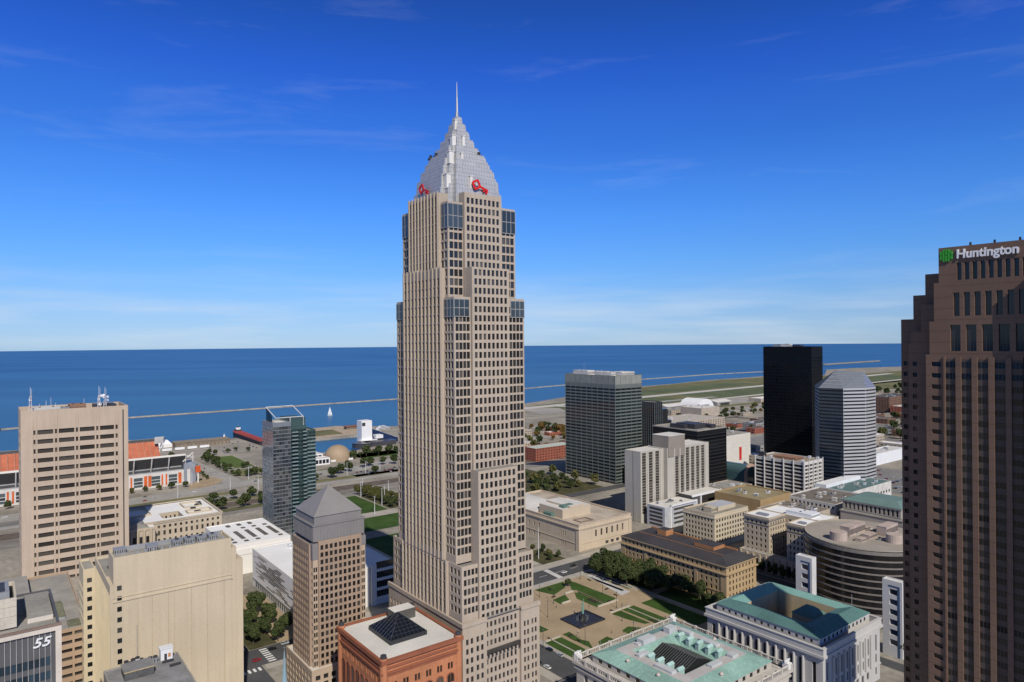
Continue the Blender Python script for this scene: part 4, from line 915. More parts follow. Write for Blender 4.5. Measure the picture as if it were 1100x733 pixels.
def dark_pair():
    b = banded_tower('dark_glass_tower', 'narrow dark glass tower half hidden behind the dark green slab', (193.3, 930.0, -8), 16, 30, 91, -8, 3.8, (.025, .03, .033), glass('dark_tower_glass', (.006, .010, .014), (.02, .03, .035), .3, .08, .5), bay=4, top=4)
    mb = MB(); mb.box(16.01, 30, 2, 28, 0, 80); mb.box(30.01, 38, 2, 28, 0, 64); b.part(mb, 'lower_steps', mat('black_cladding', (.015, .016, .019), .25, .1, spec=.5))
    mb = MB()
    for k in range(16): mb.box(4, 30, -.4, -.31, 6 + 2.9 * k, 7.2 + 2.9 * k)
    b.part(mb, 'teal_bands', mat('teal_glass_band', (.10, .22, .22), .2))
    b = banded_tower('black_office', 'black office block with pale thin floor lines and a flat plant roof', (200.0, 740.0, 0), 52, 62, 69, 0, 3.75, (.012, .012, .012), glass('black_glass', (.006, .006, .007), (.012, .012, .012), .3, .1, .4), bay=40, top=3, mull=(.02, .02, .02))
    mb = MB()
    for i in range(17): mb.box(0, 52, -.35, -.302, 3.75 * i + 2.9, 3.75 * i + 3.15); mb.box(-.35, -.302, 0, 62, 3.75 * i + 2.9, 3.75 * i + 3.15)
    b.part(mb, 'floor_lines', mat('grey_line', (.075, .072, .068), .5))
    mb = MB(); mb.ring(0, 52, 0, 62, .4, 68.2, 69.3, 1.2); b.part(mb, 'parapet', mat('pale_coping', (.34, .31, .27)))
    for x0, x1, y0, y1, h in ((14, 34, 14, 40, 5.5), (36, 44, 8, 20, 4), (8, 14, 24, 44, 4.5)): unit(b, x0, x1, y0, y1, 68, h, DARKM, 2)
dark_pair()

def lakeview_hotel():
    cr = mat('grey_cream_panel', (.46, .43, .37), .8, .06, .05, streak=.05); P = (116.8, 625.0)
    b = Bld('slab_hotel', 'pale concrete hotel slab with dark vertical window stripes and a white framed podium', 'hotel', (*P, 0), gl=glass('stripe_glass', (.050, .045, .038), (.08, .07, .06), .3, .2))
    W, D, H = 95.0, 19.5, 66.0; mb = MB()
    A0, A1 = 3.0, 30.0; rows = [(8 + 2.55 * i, 8 + 2.55 * i + 2.38) for i in range(22)]
    b.tier(mb, 0, 32, 0, D, 0, H - .5, ([(2.0, 7.4), (11.2, 16.6), (20.4, 25.8)], rows), ([], []), par=.8, dep=.5, roof=1, frame=False)
    b.part(mb, 'left_wing', [cr, ROOF_L])
    mb = MB(); b.tier(mb, 32.01, W, -4.5, D, 0, H, ([(12.5 + 7.9 * i - 1.2, 12.5 + 7.9 * i + 4.0) for i in range(6)], rows), ([], []), par=.8, dep=.5, roof=1, frame=False)
    b.part(mb, 'right_wing', [cr, ROOF_L])
    ws = mat('cream_fin', (.56, .53, .47), .8, .05); mb = MB()
    for x in [9.3, 18.5, 27.5]: mb.box(x - .35, x + .35, -.7, -.003, 6, H - 1.6)
    for i in range(7): x = 32 + 12.5 + 7.9 * i - 2.6; mb.box(x - .45, x + .45, -5.3, -4.503, 6, H - 1.2)
    b.part(mb, 'fins', ws)
    mb = MB(); mb.box(-.06, -.004, 9.2, 9.6, 0, H - 1); b.part(mb, 'joint', DARKM)
    mb = MB(); mb.box(33, 57, -5.2, 14, 57.5, 77, 0); mb.box(32.8, 57.2, -5.4, 14.2, 77, 77.5, 1); b.part(mb, 'lift_house', [mat('taupe_panel', (.27, .235, .20), .8, .06), ROOF_L])
    # podium: crisp white frames around grey and glass
    wf = mat('white_frame_panel', (.78, .78, .78), .5, .04); gp = mat('grey_panel', (.44, .46, .50), .6)
    mb = MB(); mb.box(2, 46, -26, -5.5, 0, 19, 1, top=2); b.part(mb, 'podium', [wf, gp, ROOF_L])
    mb = MB(); mb.box(9, 10.2, -27, -26, 0, 20); mb.box(9, 47, -27, -26, 18.6, 20); mb.box(45.8, 47, -27, -26, 0, 18.6); b.part(mb, 'white_frame', wf)
    for k in range(4): b.w.append((Vector((28.5, -26.06, 3.4 + 4 * k)), Vector((1, 0, 0)), 28, 2.0, 3, None))
    for k in range(5): b.w.append((Vector((1.9, -16, 2.6 + 3.4 * k)), Vector((0, -1, 0)), 15, 2.0, 3, None))
    mb = MB(); mb.box(48, 92, -20, -4.6, 0, 22, 1, top=2); b.part(mb, 'podium_wing', [wf, mat('dark_panel', (.09, .09, .085), .6), ROOF_L])
    mb = MB(); mb.box(47.5, 93, -21, -20, 20.6, 22.4); mb.box(91.6, 93, -21, -20, 0, 20.6); mb.box(60, 61.4, -21, -20, 0, 20.6); mb.box(47.5, 93, -21, -20, 10.5, 11.6); mb.box(47.5, 76, -25, -20, 3, 4.6); b.part(mb, 'white_frame', wf)
    for k in range(2): b.w.append((Vector((76, -20.06, 16 - 9 * k)), Vector((1, 0, 0)), 27, 7.0, 3, None))
    roof_clutter(b, 6, 44, -22, -8, 19, 9, 8, .8)
lakeview_hotel()

def school_board():
    st = mat('ochre_sandstone', (.44, .325, .19), .85, .08, .06, streak=.05); sl = mat('slate_roof', (.055, .052, .055), .8, .15, .1); P = ab(261, 371)
    b = Bld('school_office', 'long ochre stone building with a dark slate roof behind the park trees', 'office block', (P.x, P.y, 0), gl=glass('old_glass'))
    W, D, H = 33.0, 90.0, 23.0; rows = [(2, 5.2), (7, 9.8), (11.2, 13.6), (15, 17), (19.6, 21.8)]; mb = MB()
    b.tier(mb, 0, W, 0, D, 0, H, (ev(2.2, W - 2.2, 8, .42), rows), (ev(2.2, D - 2.2, 23, .42), rows), dep=.45, par=.2, pw=.8)
    b.part(mb, 'wall', [st, sl])
    mb = MB(); mb.ring(0, W, 0, D, 1.0, 17.9, 18.7, .997); mb.ring(0, W, 0, D, .8, H - .1, H + .5, 1.2); mb.ring(0, W, 0, D, .3, 6.3, 6.7, .297)
    for y0, y1 in ((-.4, 4), (D - 4, D + .4), (22, 24.5), (D - 24.5, D - 22)): mb.box(-.4, -.003, y0, y1, 0, 17.8)
    b.part(mb, 'cornice', st)
    mb = MB(); a, c = 8.2, D - 8.2
    mb.face([(-.6, -.6, H + .5), (W + .6, -.6, H + .5), (W - 8.2, 8.2, H + 4.2), (8.2, 8.2, H + 4.2)]); mb.face([(-.6, D + .6, H + .5), (-.6, -.6, H + .5), (8.2, 8.2, H + 4.2), (8.2, c, H + 4.2)])
    mb.face([(W + .6, -.6, H + .5), (W + .6, D + .6, H + .5), (W - 8.2, c, H + 4.2), (W - 8.2, 8.2, H + 4.2)]); mb.face([(W + .6, D + .6, H + .5), (-.6, D + .6, H + .5), (8.2, c, H + 4.2), (W - 8.2, c, H + 4.2)]); mb.face([(8.2, 8.2, H + 4.2), (W - 8.2, 8.2, H + 4.2), (W - 8.2, c, H + 4.2), (8.2, c, H + 4.2)])
    b.part(mb, 'hip_roof', sl)
    tr = mat('terracotta_ridge', (.42, .20, .09), .8); mb = MB(); mb.box(W - 9.4, W - 8.4, 8, c, H + 4.2, H + 5.2); mb.box(8.0, 8.3, 8, c, H + 4.2, H + 4.5); b.part(mb, 'roof_edge', tr)
    mb = MB(); mb.box(14, 22, D - 30, D - 22, H + 4.2, H + 8, 1, top=0); mb.box(12, 24, 18, 34, H + 4.2, H + 6.5, 1, top=0); b.part(mb, 'roof_house', [sl, tr])
    for i in range(3):
        mb = MB(); y = 42 + i * 4; mb.box(-.2, -.01, y - 1.1, y + 1.1, .5, 6.4, 0); mb.box(-.5, -.2, y - 1.5, y - 1.1, .3, 7); b.part(mb, 'entrance_door', [DARKM])
school_board()

def library():
    P = ab(157, 294); mb_ = mat('white_marble', (.50, .485, .46), .7, .06, .06, streak=.05); cu = mat('dark_shaded_copper', (.09, .185, .172), .7, .16, .06); cl = mat('lit_copper', (.19, .36, .32), .7, .14, .06)
    b = Bld('marble_library', 'white marble public building with dark green copper roofs round a court, half in shade', 'library', (P.x, P.y, 0), gl=glass('old_glass'))
    W, D, H = 54.5, 61.4, 30.0; mb = MB()
    colsA = [(3.2, 4.8)] + [(10.2 + 5.1 * i, 12.6 + 5.1 * i) for i in range(7)] + [(49.7, 51.3)]
    colsB = [(3.0, 4.8)] + [(9.4 + 4.5 * i, 11.6 + 4.5 * i) for i in range(10)] + [(56.4, 58.2)]
    x0, x1, y0, y1 = 13.5, 42, 15, 47; e = ([], [])
    b.hole_wall(mb, (0, 0), (1, 0), W, 0, H - 4.5, colsA, [(3, 6.6), (9, 13.2), (14.6, 22.6)], .7)
    b.hole_wall(mb, (0, D), (0, -1), D, 0, H - 4.5, colsB, [(2.4, 6), (10, 22.6)], .8)
    b.hole_wall(mb, (W, 0), (0, 1), D, 0, H - 4.5, *e); b.hole_wall(mb, (W, D), (-1, 0), W, 0, H - 4.5, *e)
    b.part(mb, 'marble_wall', mb_)
    mb = MB(); mb.ring(0, W, 0, D, 1.2, H - 4.5, H - 3.3, 2.2); mb.ring(0, W, 0, D, .6, H - 3.3, H - .4, 1.1); mb.ring(0, W, 0, D, .9, H - .4, H, 1.5); mb.ring(0, W, 0, D, .4, 7.4, 8.0, .397)
    b.part(mb, 'cornice', mb_)
    mb = MB()                                                      # flat half columns between the tall windows
    for i in range(8): mb.cyl(8.9 + 5.1 * i, -.35, .75, .65, 8.2, 24, 10)
    for i in range(11): mb.cyl(-.35, 2.9 + D - 9.4 - 4.5 * i - .75, .75, .65, 8.2, 24, 10)
    b.part(mb, 'half_columns', mb_)
    mb = MB(); i_ = 3.4; a_, b_, c_, d_ = i_, W - i_, i_, D - i_      # attic storey behind the cornice
    b.hole_wall(mb, (a_, c_), (1, 0), b_ - a_, H - 4, H + 2.2, ev(3, b_ - a_ - 3, 11, .45), [(H - .6, H + 1.2)], .2); b.hole_wall(mb, (a_, d_), (0, -1), d_ - c_, H - 4, H + 2.2, ev(2, d_ - c_ - 2, 14, .4), [(H - .6, H + .8)], .2)
    b.hole_wall(mb, (b_, c_), (0, 1), d_ - c_, H - 4, H + 2.2, *e); b.hole_wall(mb, (b_, d_), (-1, 0), b_ - a_, H - 4, H + 2.2, *e)
    mb.face([(-.4, -.4, H - 3.4), (W + .4, -.4, H - 3.4), (W - i_, i_, H - 3.4), (i_, i_, H - 3.4)]); mb.face([(-.4, D + .4, H - 3.4), (-.4, -.4, H - 3.4), (i_, i_, H - 3.4), (i_, D - i_, H - 3.4)])
    b.part(mb, 'attic', mb_)
    def roof(m, idx):
        O = [(a_ - .5, c_ - .5), (b_ + .5, c_ - .5), (b_ + .5, d_ + .5), (a_ - .5, d_ + .5)]; I = [(x0, y0), (x1, y0), (x1, y1), (x0, y1)]; M_ = [((o[0] + q[0]) / 2, (o[1] + q[1]) / 2) for o, q in zip(O, I)]
        mb = MB()
        for k in idx:
            j = (k + 1) % 4; mb.face([(*O[k], H + 2.2), (*O[j], H + 2.2), (*M_[j], H + 4.6), (*M_[k], H + 4.6)]); mb.face([(*M_[k], H + 4.6), (*M_[j], H + 4.6), (*I[j], H + 3.0), (*I[k], H + 3.0)])
            n_ = 10
            for q in range(1, n_):
                t = q / n_; p0 = Vector((*O[k], H + 2.22)).lerp(Vector((*O[j], H + 2.22)), t); p1 = Vector((*M_[k], H + 4.62)).lerp(Vector((*M_[j], H + 4.62)), t); mb.bar(p0, p1, .06)
        b.part(mb, 'copper_roof', m)
    roof(cl if False else cu, (3, 0)); roof(cl, (1, 2))  # shaded sides darker, lit sides paler: light put into the copper colour
    ch = mat('ochre_court_stone', (.52, .42, .25), .8, .08); mb = MB(); rw = [(6, 9), (12, 16), (20, 24)]
    b.hole_wall(mb, (x0, y1), (1, 0), x1 - x0, 0, H + 3, ev(1, x1 - x0 - 1, 8, .45), [(6, 9), (12, 16)], .3); b.hole_wall(mb, (x0, y0), (0, 1), y1 - y0, 0, H + 3, *e)
    mb2 = mb; mb2.face([(x1, y1, 0), (x1, y0, 0), (x1, y0, H + 3), (x1, y1, H + 3)]); mb2.face([(x1, y0, 0), (x0, y0, 0), (x0, y0, H + 3), (x1, y0, H + 3)])
    # north court wall faces us: windows on the far side, arched row on top
    b.hole_wall(mb, (x0, y1 - .02), (1, 0), x1 - x0, 8, H + 2.6, ev(1, x1 - x0 - 1, 8, .5), [(10, 14.5), (17, 20), (21.6, 24.4), (26.2, 30.2)], .3); b.hole_wall(mb, (x1 - .02, y1), (0, -1), y1 - y0, 8, H + 2.6, ev(1, y1 - y0 - 1, 9, .5), [(17, 20), (21.6, 24.4), (26.2, 30.2)], .3)
    b.part(mb, 'court_wall', ch)
    mb = MB(); mb.box(x0 + 13, x0 + 24, y0 + 3, y0 + 15, 8, 30.5); mb.frustum((x0 + 12.6, x0 + 24.4, y0 + 2.6, y0 + 15.4), 30.5, (x0 + 17, x0 + 20, y0 + 7, y0 + 11), 34, 1); b.part(mb, 'court_pavilion', [ch, cu])
    mb = MB(); mb.bar((b_ - 6, 9, H + 3), (b_ - 6, 9, H + 11), .1); b.part(mb, 'flag_pole', METAL)
library()

def copper_courthouse():
    P = ab(159, 204.5); st = mat('grey_limestone', (.50, .47, .42), .85, .09, .06, streak=.06); cl = mat('mint_copper', (.25, .41, .355), .75, .17, .06, streak=.12); rf = mat('grey_deck', (.46, .44, .42), .9, .12)
    b = Bld('copper_courthouse', 'stone courthouse with mint green copper roofs round a dark glazed court, bottom edge', 'courthouse', (P.x, P.y, 0), gl=glass('old_glass'))
    W, D, H = 65.0, 62.0, 29.0; mb = MB()
    b.tier(mb, 0, W, 0, D, 0, H - 1.4, (ev(3, W - 3, 11, .42), [(3, 8), (11, 16), (19, 23)]), (ev(3, D - 3, 10, .42), [(3, 8), (11, 16), (19, 23)]), dep=.6, par=.3, pw=3)
    b.part(mb, 'wall', [st, rf])
    mb = MB(); mb.ring(0, W, 0, D, 1.3, H - 2.6, H - 1.4, 2.4); mb.ring(0, W, 0, D, .8, H - 4.6, H - 3.8, .797); b.part(mb, 'cornice', st)
    mb = MB()                                                      # balustrade: piers, balusters, rail
    L4 = [((-.6, -.6), (W + .6, -.6)), ((W + .6, -.6), (W + .6, D + .6)), ((W + .6, D + .6), (-.6, D + .6)), ((-.6, D + .6), (-.6, -.6))]
    for p, q in L4:
        p, q = Vector((*p, H - 1.4)), Vector((*q, H - 1.4)); n = 9
        for i in range(n):
            a = p.lerp(q, i / n); mb.box(a.x - .6, a.x + .6, a.y - .6, a.y + .6, H - 1.4, H + .9)
            for k in range(1, 7): c = p.lerp(q, (i + k / 7) / n); mb.box(c.x - .16, c.x + .16, c.y - .16, c.y + .16, H - 1.4, H + .35)
        mb.bar(p + Vector((0, 0, 1.9)), q + Vector((0, 0, 1.9)), .35)
    b.part(mb, 'balustrade', st)
    for x, y, r in ((.4, D - .4, 0), (W - .4, D - .4, 0), (W - .4, .4, 0), (.4, .4, 0)):   # eagle-like corner ornaments
        mb = MB(); mb.box(x - 1.4, x + 1.4, y - 1.4, y + 1.4, H - 1.2, H + 1.3); mb.frustum((x - .7, x + .7, y - .7, y + .7), H + 1.3, (x - .3, x + .3, y - .3, y + .3), H + 2.8)
        for sx in (-1, 1): mb.prism([(x, y - .3), (x + sx * 2.0, y - .1), (x + sx * 2.0, y + .1), (x, y + .3)][::sx], H + 1.7, H + 2.6)
        b.part(mb, 'roof_eagle', mat('weathered_white', (.70, .69, .66), .7, .08))
    # attic wall, outer copper slope, grey ridge deck, inner copper slope, glazed court
    i1, i2, i3, i4 = 5.0, 12.0, 17.0, 22.0
    R_ = lambda i: [(i, i), (W - i, i), (W - i, D - i), (i, D - i)]
    mb = MB(); e = ([], []); a_, b_, c_, d_ = i1, W - i1, i1, D - i1
    b.hole_wall(mb, (a_, c_), (1, 0), b_ - a_, H - 1.6, H + 1.6, ev(2, b_ - a_ - 2, 10, .4), [(H - .8, H + 1)], .2); b.hole_wall(mb, (a_, d_), (0, -1), d_ - c_, H - 1.6, H + 1.6, ev(2, d_ - c_ - 2, 9, .42), [(H - .9, H + 1.0)], .2)
    b.hole_wall(mb, (b_, c_), (0, 1), d_ - c_, H - 1.6, H + 1.6, *e); b.hole_wall(mb, (b_, d_), (-1, 0), b_ - a_, H - 1.6, H + 1.6, *e); b.part(mb, 'attic', st)
    def slope(ra, za, rb, zb, m, name, seams=True):
        mb = MB(); A, Bq = R_(ra), R_(rb)
        for k in range(4):
            j = (k + 1) % 4; mb.face([(*A[k], za), (*A[j], za), (*Bq[j], zb), (*Bq[k], zb)])
            if seams:
                for q in range(1, 14): t = q / 14; mb.bar(Vector((*A[k], za)).lerp(Vector((*A[j], za)), t), Vector((*Bq[k], zb)).lerp(Vector((*Bq[j], zb)), t), .07)
        b.part(mb, name, m)
    slope(i1 - .5, H + 1.6, i2, H + 4.2, cl, 'copper_slope'); slope(i2, H + 4.2, i3, H + 4.2, rf, 'roof_deck', False); slope(i3, H + 4.2, i4, H + .6, cl, 'inner_copper_slope')
    lm = mat('lead_grey', (.50, .52, .52), .7, .1)
    mb = MB()
    for x, y, w, d, h in ((14, 38, 6, 2, 1.1), (22, 46, 5, 2, .8), (30, 13.2, 7, 2.4, 1), (44, 13, 4, 3, 1.2), (47.5, 24, 3, 9, .9), (13, 20, 3, 9, 1.0), (24, 44.6, 8, 4, 2.2), (42, 45, 5, 3.5, 2.6), (47.6, 38, 3, 6, 1.4)): mb.box(x, x + w, y, y + d, H + 4.2, H + 4.2 + h)
    b.part(mb, 'deck_boxes', lm)
    for i in range(5):                                              # copper dormers along the inner slopes
        for sx, xx in ((1, i3 + .5), (-1, W - i3 - .5)):
            mb = MB(); y = 20 + i * 5.2; xa, xb = sorted((xx, xx + sx * 3.6)); mb.box(xa, xb, y, y + 1.8, H + .4, H + 4.4); mb.frustum((xa - .2, xb + .2, y - .2, y + 2.0), H + 4.4, (xa, xb, y + .8, y + 1.0), H + 5.3, 0); b.part(mb, 'dormer', mat('pale_copper', (.36, .52, .48), .6, .1))
    gk = mat('court_glazing', (.022, .024, .025), .25, .2); gb = mat('court_bars', (.11, .115, .11), .6); mb = MB()
    x0, x1, y0, y1 = 22.4, 42.0, 22.4, 41; zc = H + 1.0
    mb.face([(x0, y0, zc), ((x0 + x1) / 2, y0, zc + 3.6), ((x0 + x1) / 2, y1, zc + 3.6), (x0, y1, zc)][::-1]); mb.face([((x0 + x1) / 2, y0, zc + 3.6), (x1, y0, zc), (x1, y1, zc), ((x0 + x1) / 2, y1, zc + 3.6)][::-1]); mb.face([(x0, y0, zc), (x1, y0, zc), ((x0 + x1) / 2, y0, zc + 3.6)]); mb.face([(x1, y1, zc), (x0, y1, zc), ((x0 + x1) / 2, y1, zc + 3.6)])
    mb.face([(i4, i4, H + .55), (W - i4, i4, H + .55), (W - i4, D - i4, H + .55), (i4, D - i4, H + .55)])
    o = b.part(mb, 'glazed_court', gk); mb = MB()
    for i in range(16):
        y = y0 + (y1 - y0) * i / 15; mb.bar((x0, y, zc + .05), ((x0 + x1) / 2, y, zc + 3.65), .1); mb.bar((x1, y, zc + .05), ((x0 + x1) / 2, y, zc + 3.65), .1)
    mb.bar(((x0 + x1) / 2, y0, zc + 3.7), ((x0 + x1) / 2, y1, zc + 3.7), .25); mb.build('glazing_bars', gb, o)
    for x, y in ((9, 40), (30, 8.6), (9.5, 24), (55, 30)):
        mb = MB(); mb.cyl(x, y, .5, .5, H + 2.4, H + 3.8, 10); mb.cyl(x, y, .95, .3, H + 3.8, H + 4.6, 10); b.part(mb, 'roof_vent', mat('pinkish_metal', (.50, .42, .38), .5))
    for i in range(9):
        mb = MB(); mb.bar((-.6 + i * 8, D + .5, H + .6), (-.6 + i * 8, D + .5, H + 2.6), .09); b.part(mb, 'lightning_rod', METAL)
copper_courthouse()
def white_grid():
    wc = mat('white_concrete_grid', (.60, .575, .53), .8, .06, .05)
    b = Bld('grid_office', 'white concrete office block with deep egg-crate window grid in front of the black tower', 'office block', (298.3, 700.0, 0), gl=glass('grid_glass', (.012, .012, .013), (.03, .03, .03), .2, .15, .3))
    W, D, H = 36.6, 56.6, 41.0; fl = 3.85; rows = [(fl * i + .5, fl * i + 3.1) for i in range(10)]; mb = MB()
    b.tier(mb, 0, W, 0, D, 0, H, (ev(.5, W - .5, 4, .91), rows), (ev(.6, D - .6, 5, .93), rows), dep=1.6, par=1.0, frame=3); b.part(mb, 'grid_wall', [wc, mat('brown_roof_gravel', (.30, .25, .20), .95, .2)])
    for i in range(6):
        mb = MB(); mb.box(-.9, -.003, .3 + D * i / 5.08 - .35, .3 + D * i / 5.08 + .35, 0, H + 1.4) if i else mb.box(-.9, .6, -.9, .6, 0, H + 1.4); b.part(mb, 'pier', wc)
    for i in range(1, 5): mb = MB(); mb.box(W * i / 4 - .4, W * i / 4 + .4, -.9, -.003, 0, H + 1.6); b.part(mb, 'pier', wc)
    unit(b, 8, 24, 14, 40, H - 1, 2.6, mat('rust_roof', (.30, .17, .11))); unit(b, 4, 9, 48, 54, H - 1, 5, DARKM)
    for x, y in ((3, 3), (33, 3), (33, 12), (5, 40)): unit(b, x - 1, x + 1.4, y - 1, y + 1.4, H - 1, 2.6, WHITEM)
white_grid()

def black_tower():
    g = glass('jet_glass', (.005, .007, .010), (.008, .010, .014), .3, .12, .3)
    b = Bld('black_tower', 'tall black glass tower reaching the horizon at the right', 'office tower', (372.8, 850.0, -6), 42, gl=g)
    W, D, H = 30.6, 63.6, 164.0; bl = mat('black_aluminium', (.007, .008, .010), .4, .15, .03, spec=.15); fl = 4.1; rows = [(fl * i + .9, fl * i + 3.4) for i in range(1, 37)]
    mb = MB(); b.tier(mb, 0, W, 0, D, 0, H, (ev(.3, W - .3, 6, .9), rows[::1]), (ev(.3, D - .3, 12, .9), rows), dep=.25, par=1.4, frame=False); b.part(mb, 'curtain_wall', [bl, ROOF_D])
    mb = MB()
    for i in range(25): mb.box(-.22, -.003, D * i / 24 - .09, D * i / 24 + .09, 0, H)
    for i in range(13): mb.box(W * i / 12 - .09, W * i / 12 + .09, -.22, -.003, 0, H)
    b.part(mb, 'mullions', mat('dark_mullion', (.012, .013, .015), .4))
    for i, (x, y) in enumerate(((4, 30), (10, 44), (14, 20))): unit(b, x, x + 8, y, y + 12, H - 1.4, 4.5 - i * .6, (ROOF_L, METAL, DARKM)[i], 2)
black_tower()

def chisel_tower():
    # plan corners (world): left, middle-left, middle-right, right, then the back
    pts = [(337.5, 752), (356.2, 735.0), (382.8, 740.0), (401.4, 754.3), (398, 790), (352, 794)]
    P = Vector((364, 760, 0)); b = Bld('striped_tower', 'silver tower with black strip windows and chisel-cut roof beside the black tower', 'office tower', P, 0, gl=glass('strip_glass', (.007, .008, .010), (.015, .017, .02), .3, .08, .4))
    sv = mat('silver_panel', (.50, .50, .51), .35, .05, .05, metal=.25); q = [(x - P.x, y - P.y) for x, y in pts]; n = len(q); fl = 3.75; rows = [(fl * i + 1.5, fl * i + 3.15) for i in range(30)]
    mb = MB()
    for i in range(n):
        a, c = Vector((*q[i], 0)), Vector((*q[(i + 1) % n], 0)); U = (c - a).length; d = (c - a) / U
        b.hole_wall(mb, a, d, U, 0, 114, [(.25, U - .25)] if i < 3 or i == 5 else [], rows, .3, mi=1 if i == 0 else 0, frame=False)
    b.part(mb, 'striped_wall', [sv, mat('blue_mirror_panel', (.10, .135, .19), .12, .1, .05, metal=.8)])
    top = {0: 117, 1: 117, 2: 117, 3: 117}
    zt = lambda p: 131.5 if p[1] > 22 else 0
    # sloped crown: the front eave rises to a ridge at the back
    mb = MB(); r0, r1 = (3, 15, 131.8), (33, 11, 129.5); e = [(*p, 114.0) for p in q]
    mb.face([e[1], e[2], r1, r0]); mb.face([e[0], e[1], r0]); mb.face([e[2], e[3], r1]); mb.face([e[3], e[4], r1]); mb.face([e[4], e[5], r0, r1]); mb.face([e[5], e[0], r0])
    b.part(mb, 'chisel_roof', silver_mat('roof_glass', (.30, .33, .38), .25, 2.2, 2.6, .35))
    mb = MB(); 
    for k in range(5):
        t = k / 5; mb.bar(Vector(e[0]).lerp(Vector(r0), t), Vector(e[1]).lerp(Vector(r0), t), .35)
    b.part(mb, 'roof_step', sv)
chisel_tower()

def cream_office():
    st = mat('cream_stone', (.54, .47, .35), .85, .08, .05, streak=.05); b = Bld('cream_office', 'squat cream office with small windows and a pale blue-grey roof hut', 'office block', (161.4, 548.0, 0), gl=glass('old_glass'))
    W, D, H = 46.3, 31.0, 27.0; rows = [(4, 6.4), (8, 10.4), (12, 14.4), (16, 18.4), (20.4, 22.8)]; mb = MB()
    b.tier(mb, 0, W, 0, D, 0, H, (ev(1.5, W - 1.5, 12, .55), rows), (ev(1.5, D - 1.5, 9, .58), rows), dep=.35, par=1.0, pw=.7); b.part(mb, 'wall', [st, mat('stained_gravel', (.27, .25, .21), .95, .25, .1)])
    mb = MB(); mb.box(16, 40, 8, 22, H - 1, H + 2.4, 0, top=1); b.part(mb, 'roof_hut', [st, mat('blue_grey_roof', (.42, .43, .47), .8, .08)]); unit(b, 7, 14, 8, 16, H - 1, 4, st); mb = MB(); mb.ring(0, W, 0, D, .5, H - 3.4, H - 2.8, .497); b.part(mb, 'cornice', st)
    roof_clutter(b, 2, 14, 16, 28, H - 1, 4, 31, .8)
    P = ab(346, 543); oc = mat('ochre_brick', (.36, .25, .125), .9, .1)
    b = Bld('flat_roof_hall', 'wide low building with a brown gravel roof and ochre end wall', 'building', (P.x, P.y, 0), gl=glass('old_glass'))
    mb = MB(); b.tier(mb, 0, 50, 0, 48, 0, 25, (ev(2, 48, 8, .5), [(6, 9), (13, 16)]), None, par=1.2, pw=.8); b.part(mb, 'wall', [oc, mat('olive_gravel', (.27, .225, .135), .95, .2, .06)])
    roof_clutter(b, 6, 44, 4, 40, 23.8, 6, 33, 1.0)
cream_office()

def federal_reserve_like():
    st = mat('tan_limestone', (.50, .425, .325), .85, .08, .05, streak=.05); P = ab(252, 450)
    b = Bld('court_office', 'tan stone office block with two white-roofed wings round a shaded court above a colonnade', 'office block', (P.x, P.y, 0), gl=glass('old_glass'))
    H = 37.5; rows = [(7 + 4.1 * i, 9.3 + 4.1 * i) for i in range(7)]
    for nm, y0, y1 in (('left_wing', 28, 48.5), ('right_wing', 0, 14)):
        mb = MB(); n = 5 if y1 > 20 else 4; b.tier(mb, 0, 22, y0, y1, 0, H, (ev(1.2, 20.8, 6, .42), rows), (ev(1.2, y1 - y0 - 1.2, n, .42), rows), dep=.4, par=.8, pw=.6); b.part(mb, 'wing', [st, ROOF_W])
        mb = MB(); mb.ring(0, 22, y0, y1, .9, H - 2.2, H - 1.2, 1.2) if False else mb.ring(0, 22, y0, y1, .8, H - 2.4, H - 1.2, .797); mb.ring(0, 22, y0, y1, .35, H - 6, H - 5.4, .347); b.part(mb, 'cornice', mat('dark_stone_trim', (.26, .23, .19)))
    mb = MB(); b.tier(mb, 22.01, 46, 0, 48.5, 0, H - .5, (ev(1.2, 22.8, 6, .42), rows), (ev(1.2, 47.3, 11, .42), rows), dep=.4, par=.8, pw=.6); b.part(mb, 'rear_block', [st, ROOF_W])
    mb = MB(); b.tier(mb, -6, -.01, 0, 48.5, 0, 12.5, None, None, par=.5); b.part(mb, 'arcade', [st, ROOF_G])
    for i in range(10):
        mb = MB(); mb.box(-6.9, -6.003, .6 + 5.1 * i, 1.9 + 5.1 * i, 0, 11.5); b.part(mb, 'arcade_column', st)
        b.w.append((Vector((-6.04, 3.8 + 5.1 * i, 4.6)), Vector((0, -1, 0)), 3.0, 8.0, False, None)) if i < 9 else None
    unit(b, 26, 38, 10, 30, H - 1.3, 3, WHITEM, 2); unit(b, 6, 10, 34, 42, H - .8, 1.4, METAL); unit(b, 6, 9, 4, 9, H - .8, 1.4, METAL)
federal_reserve_like()

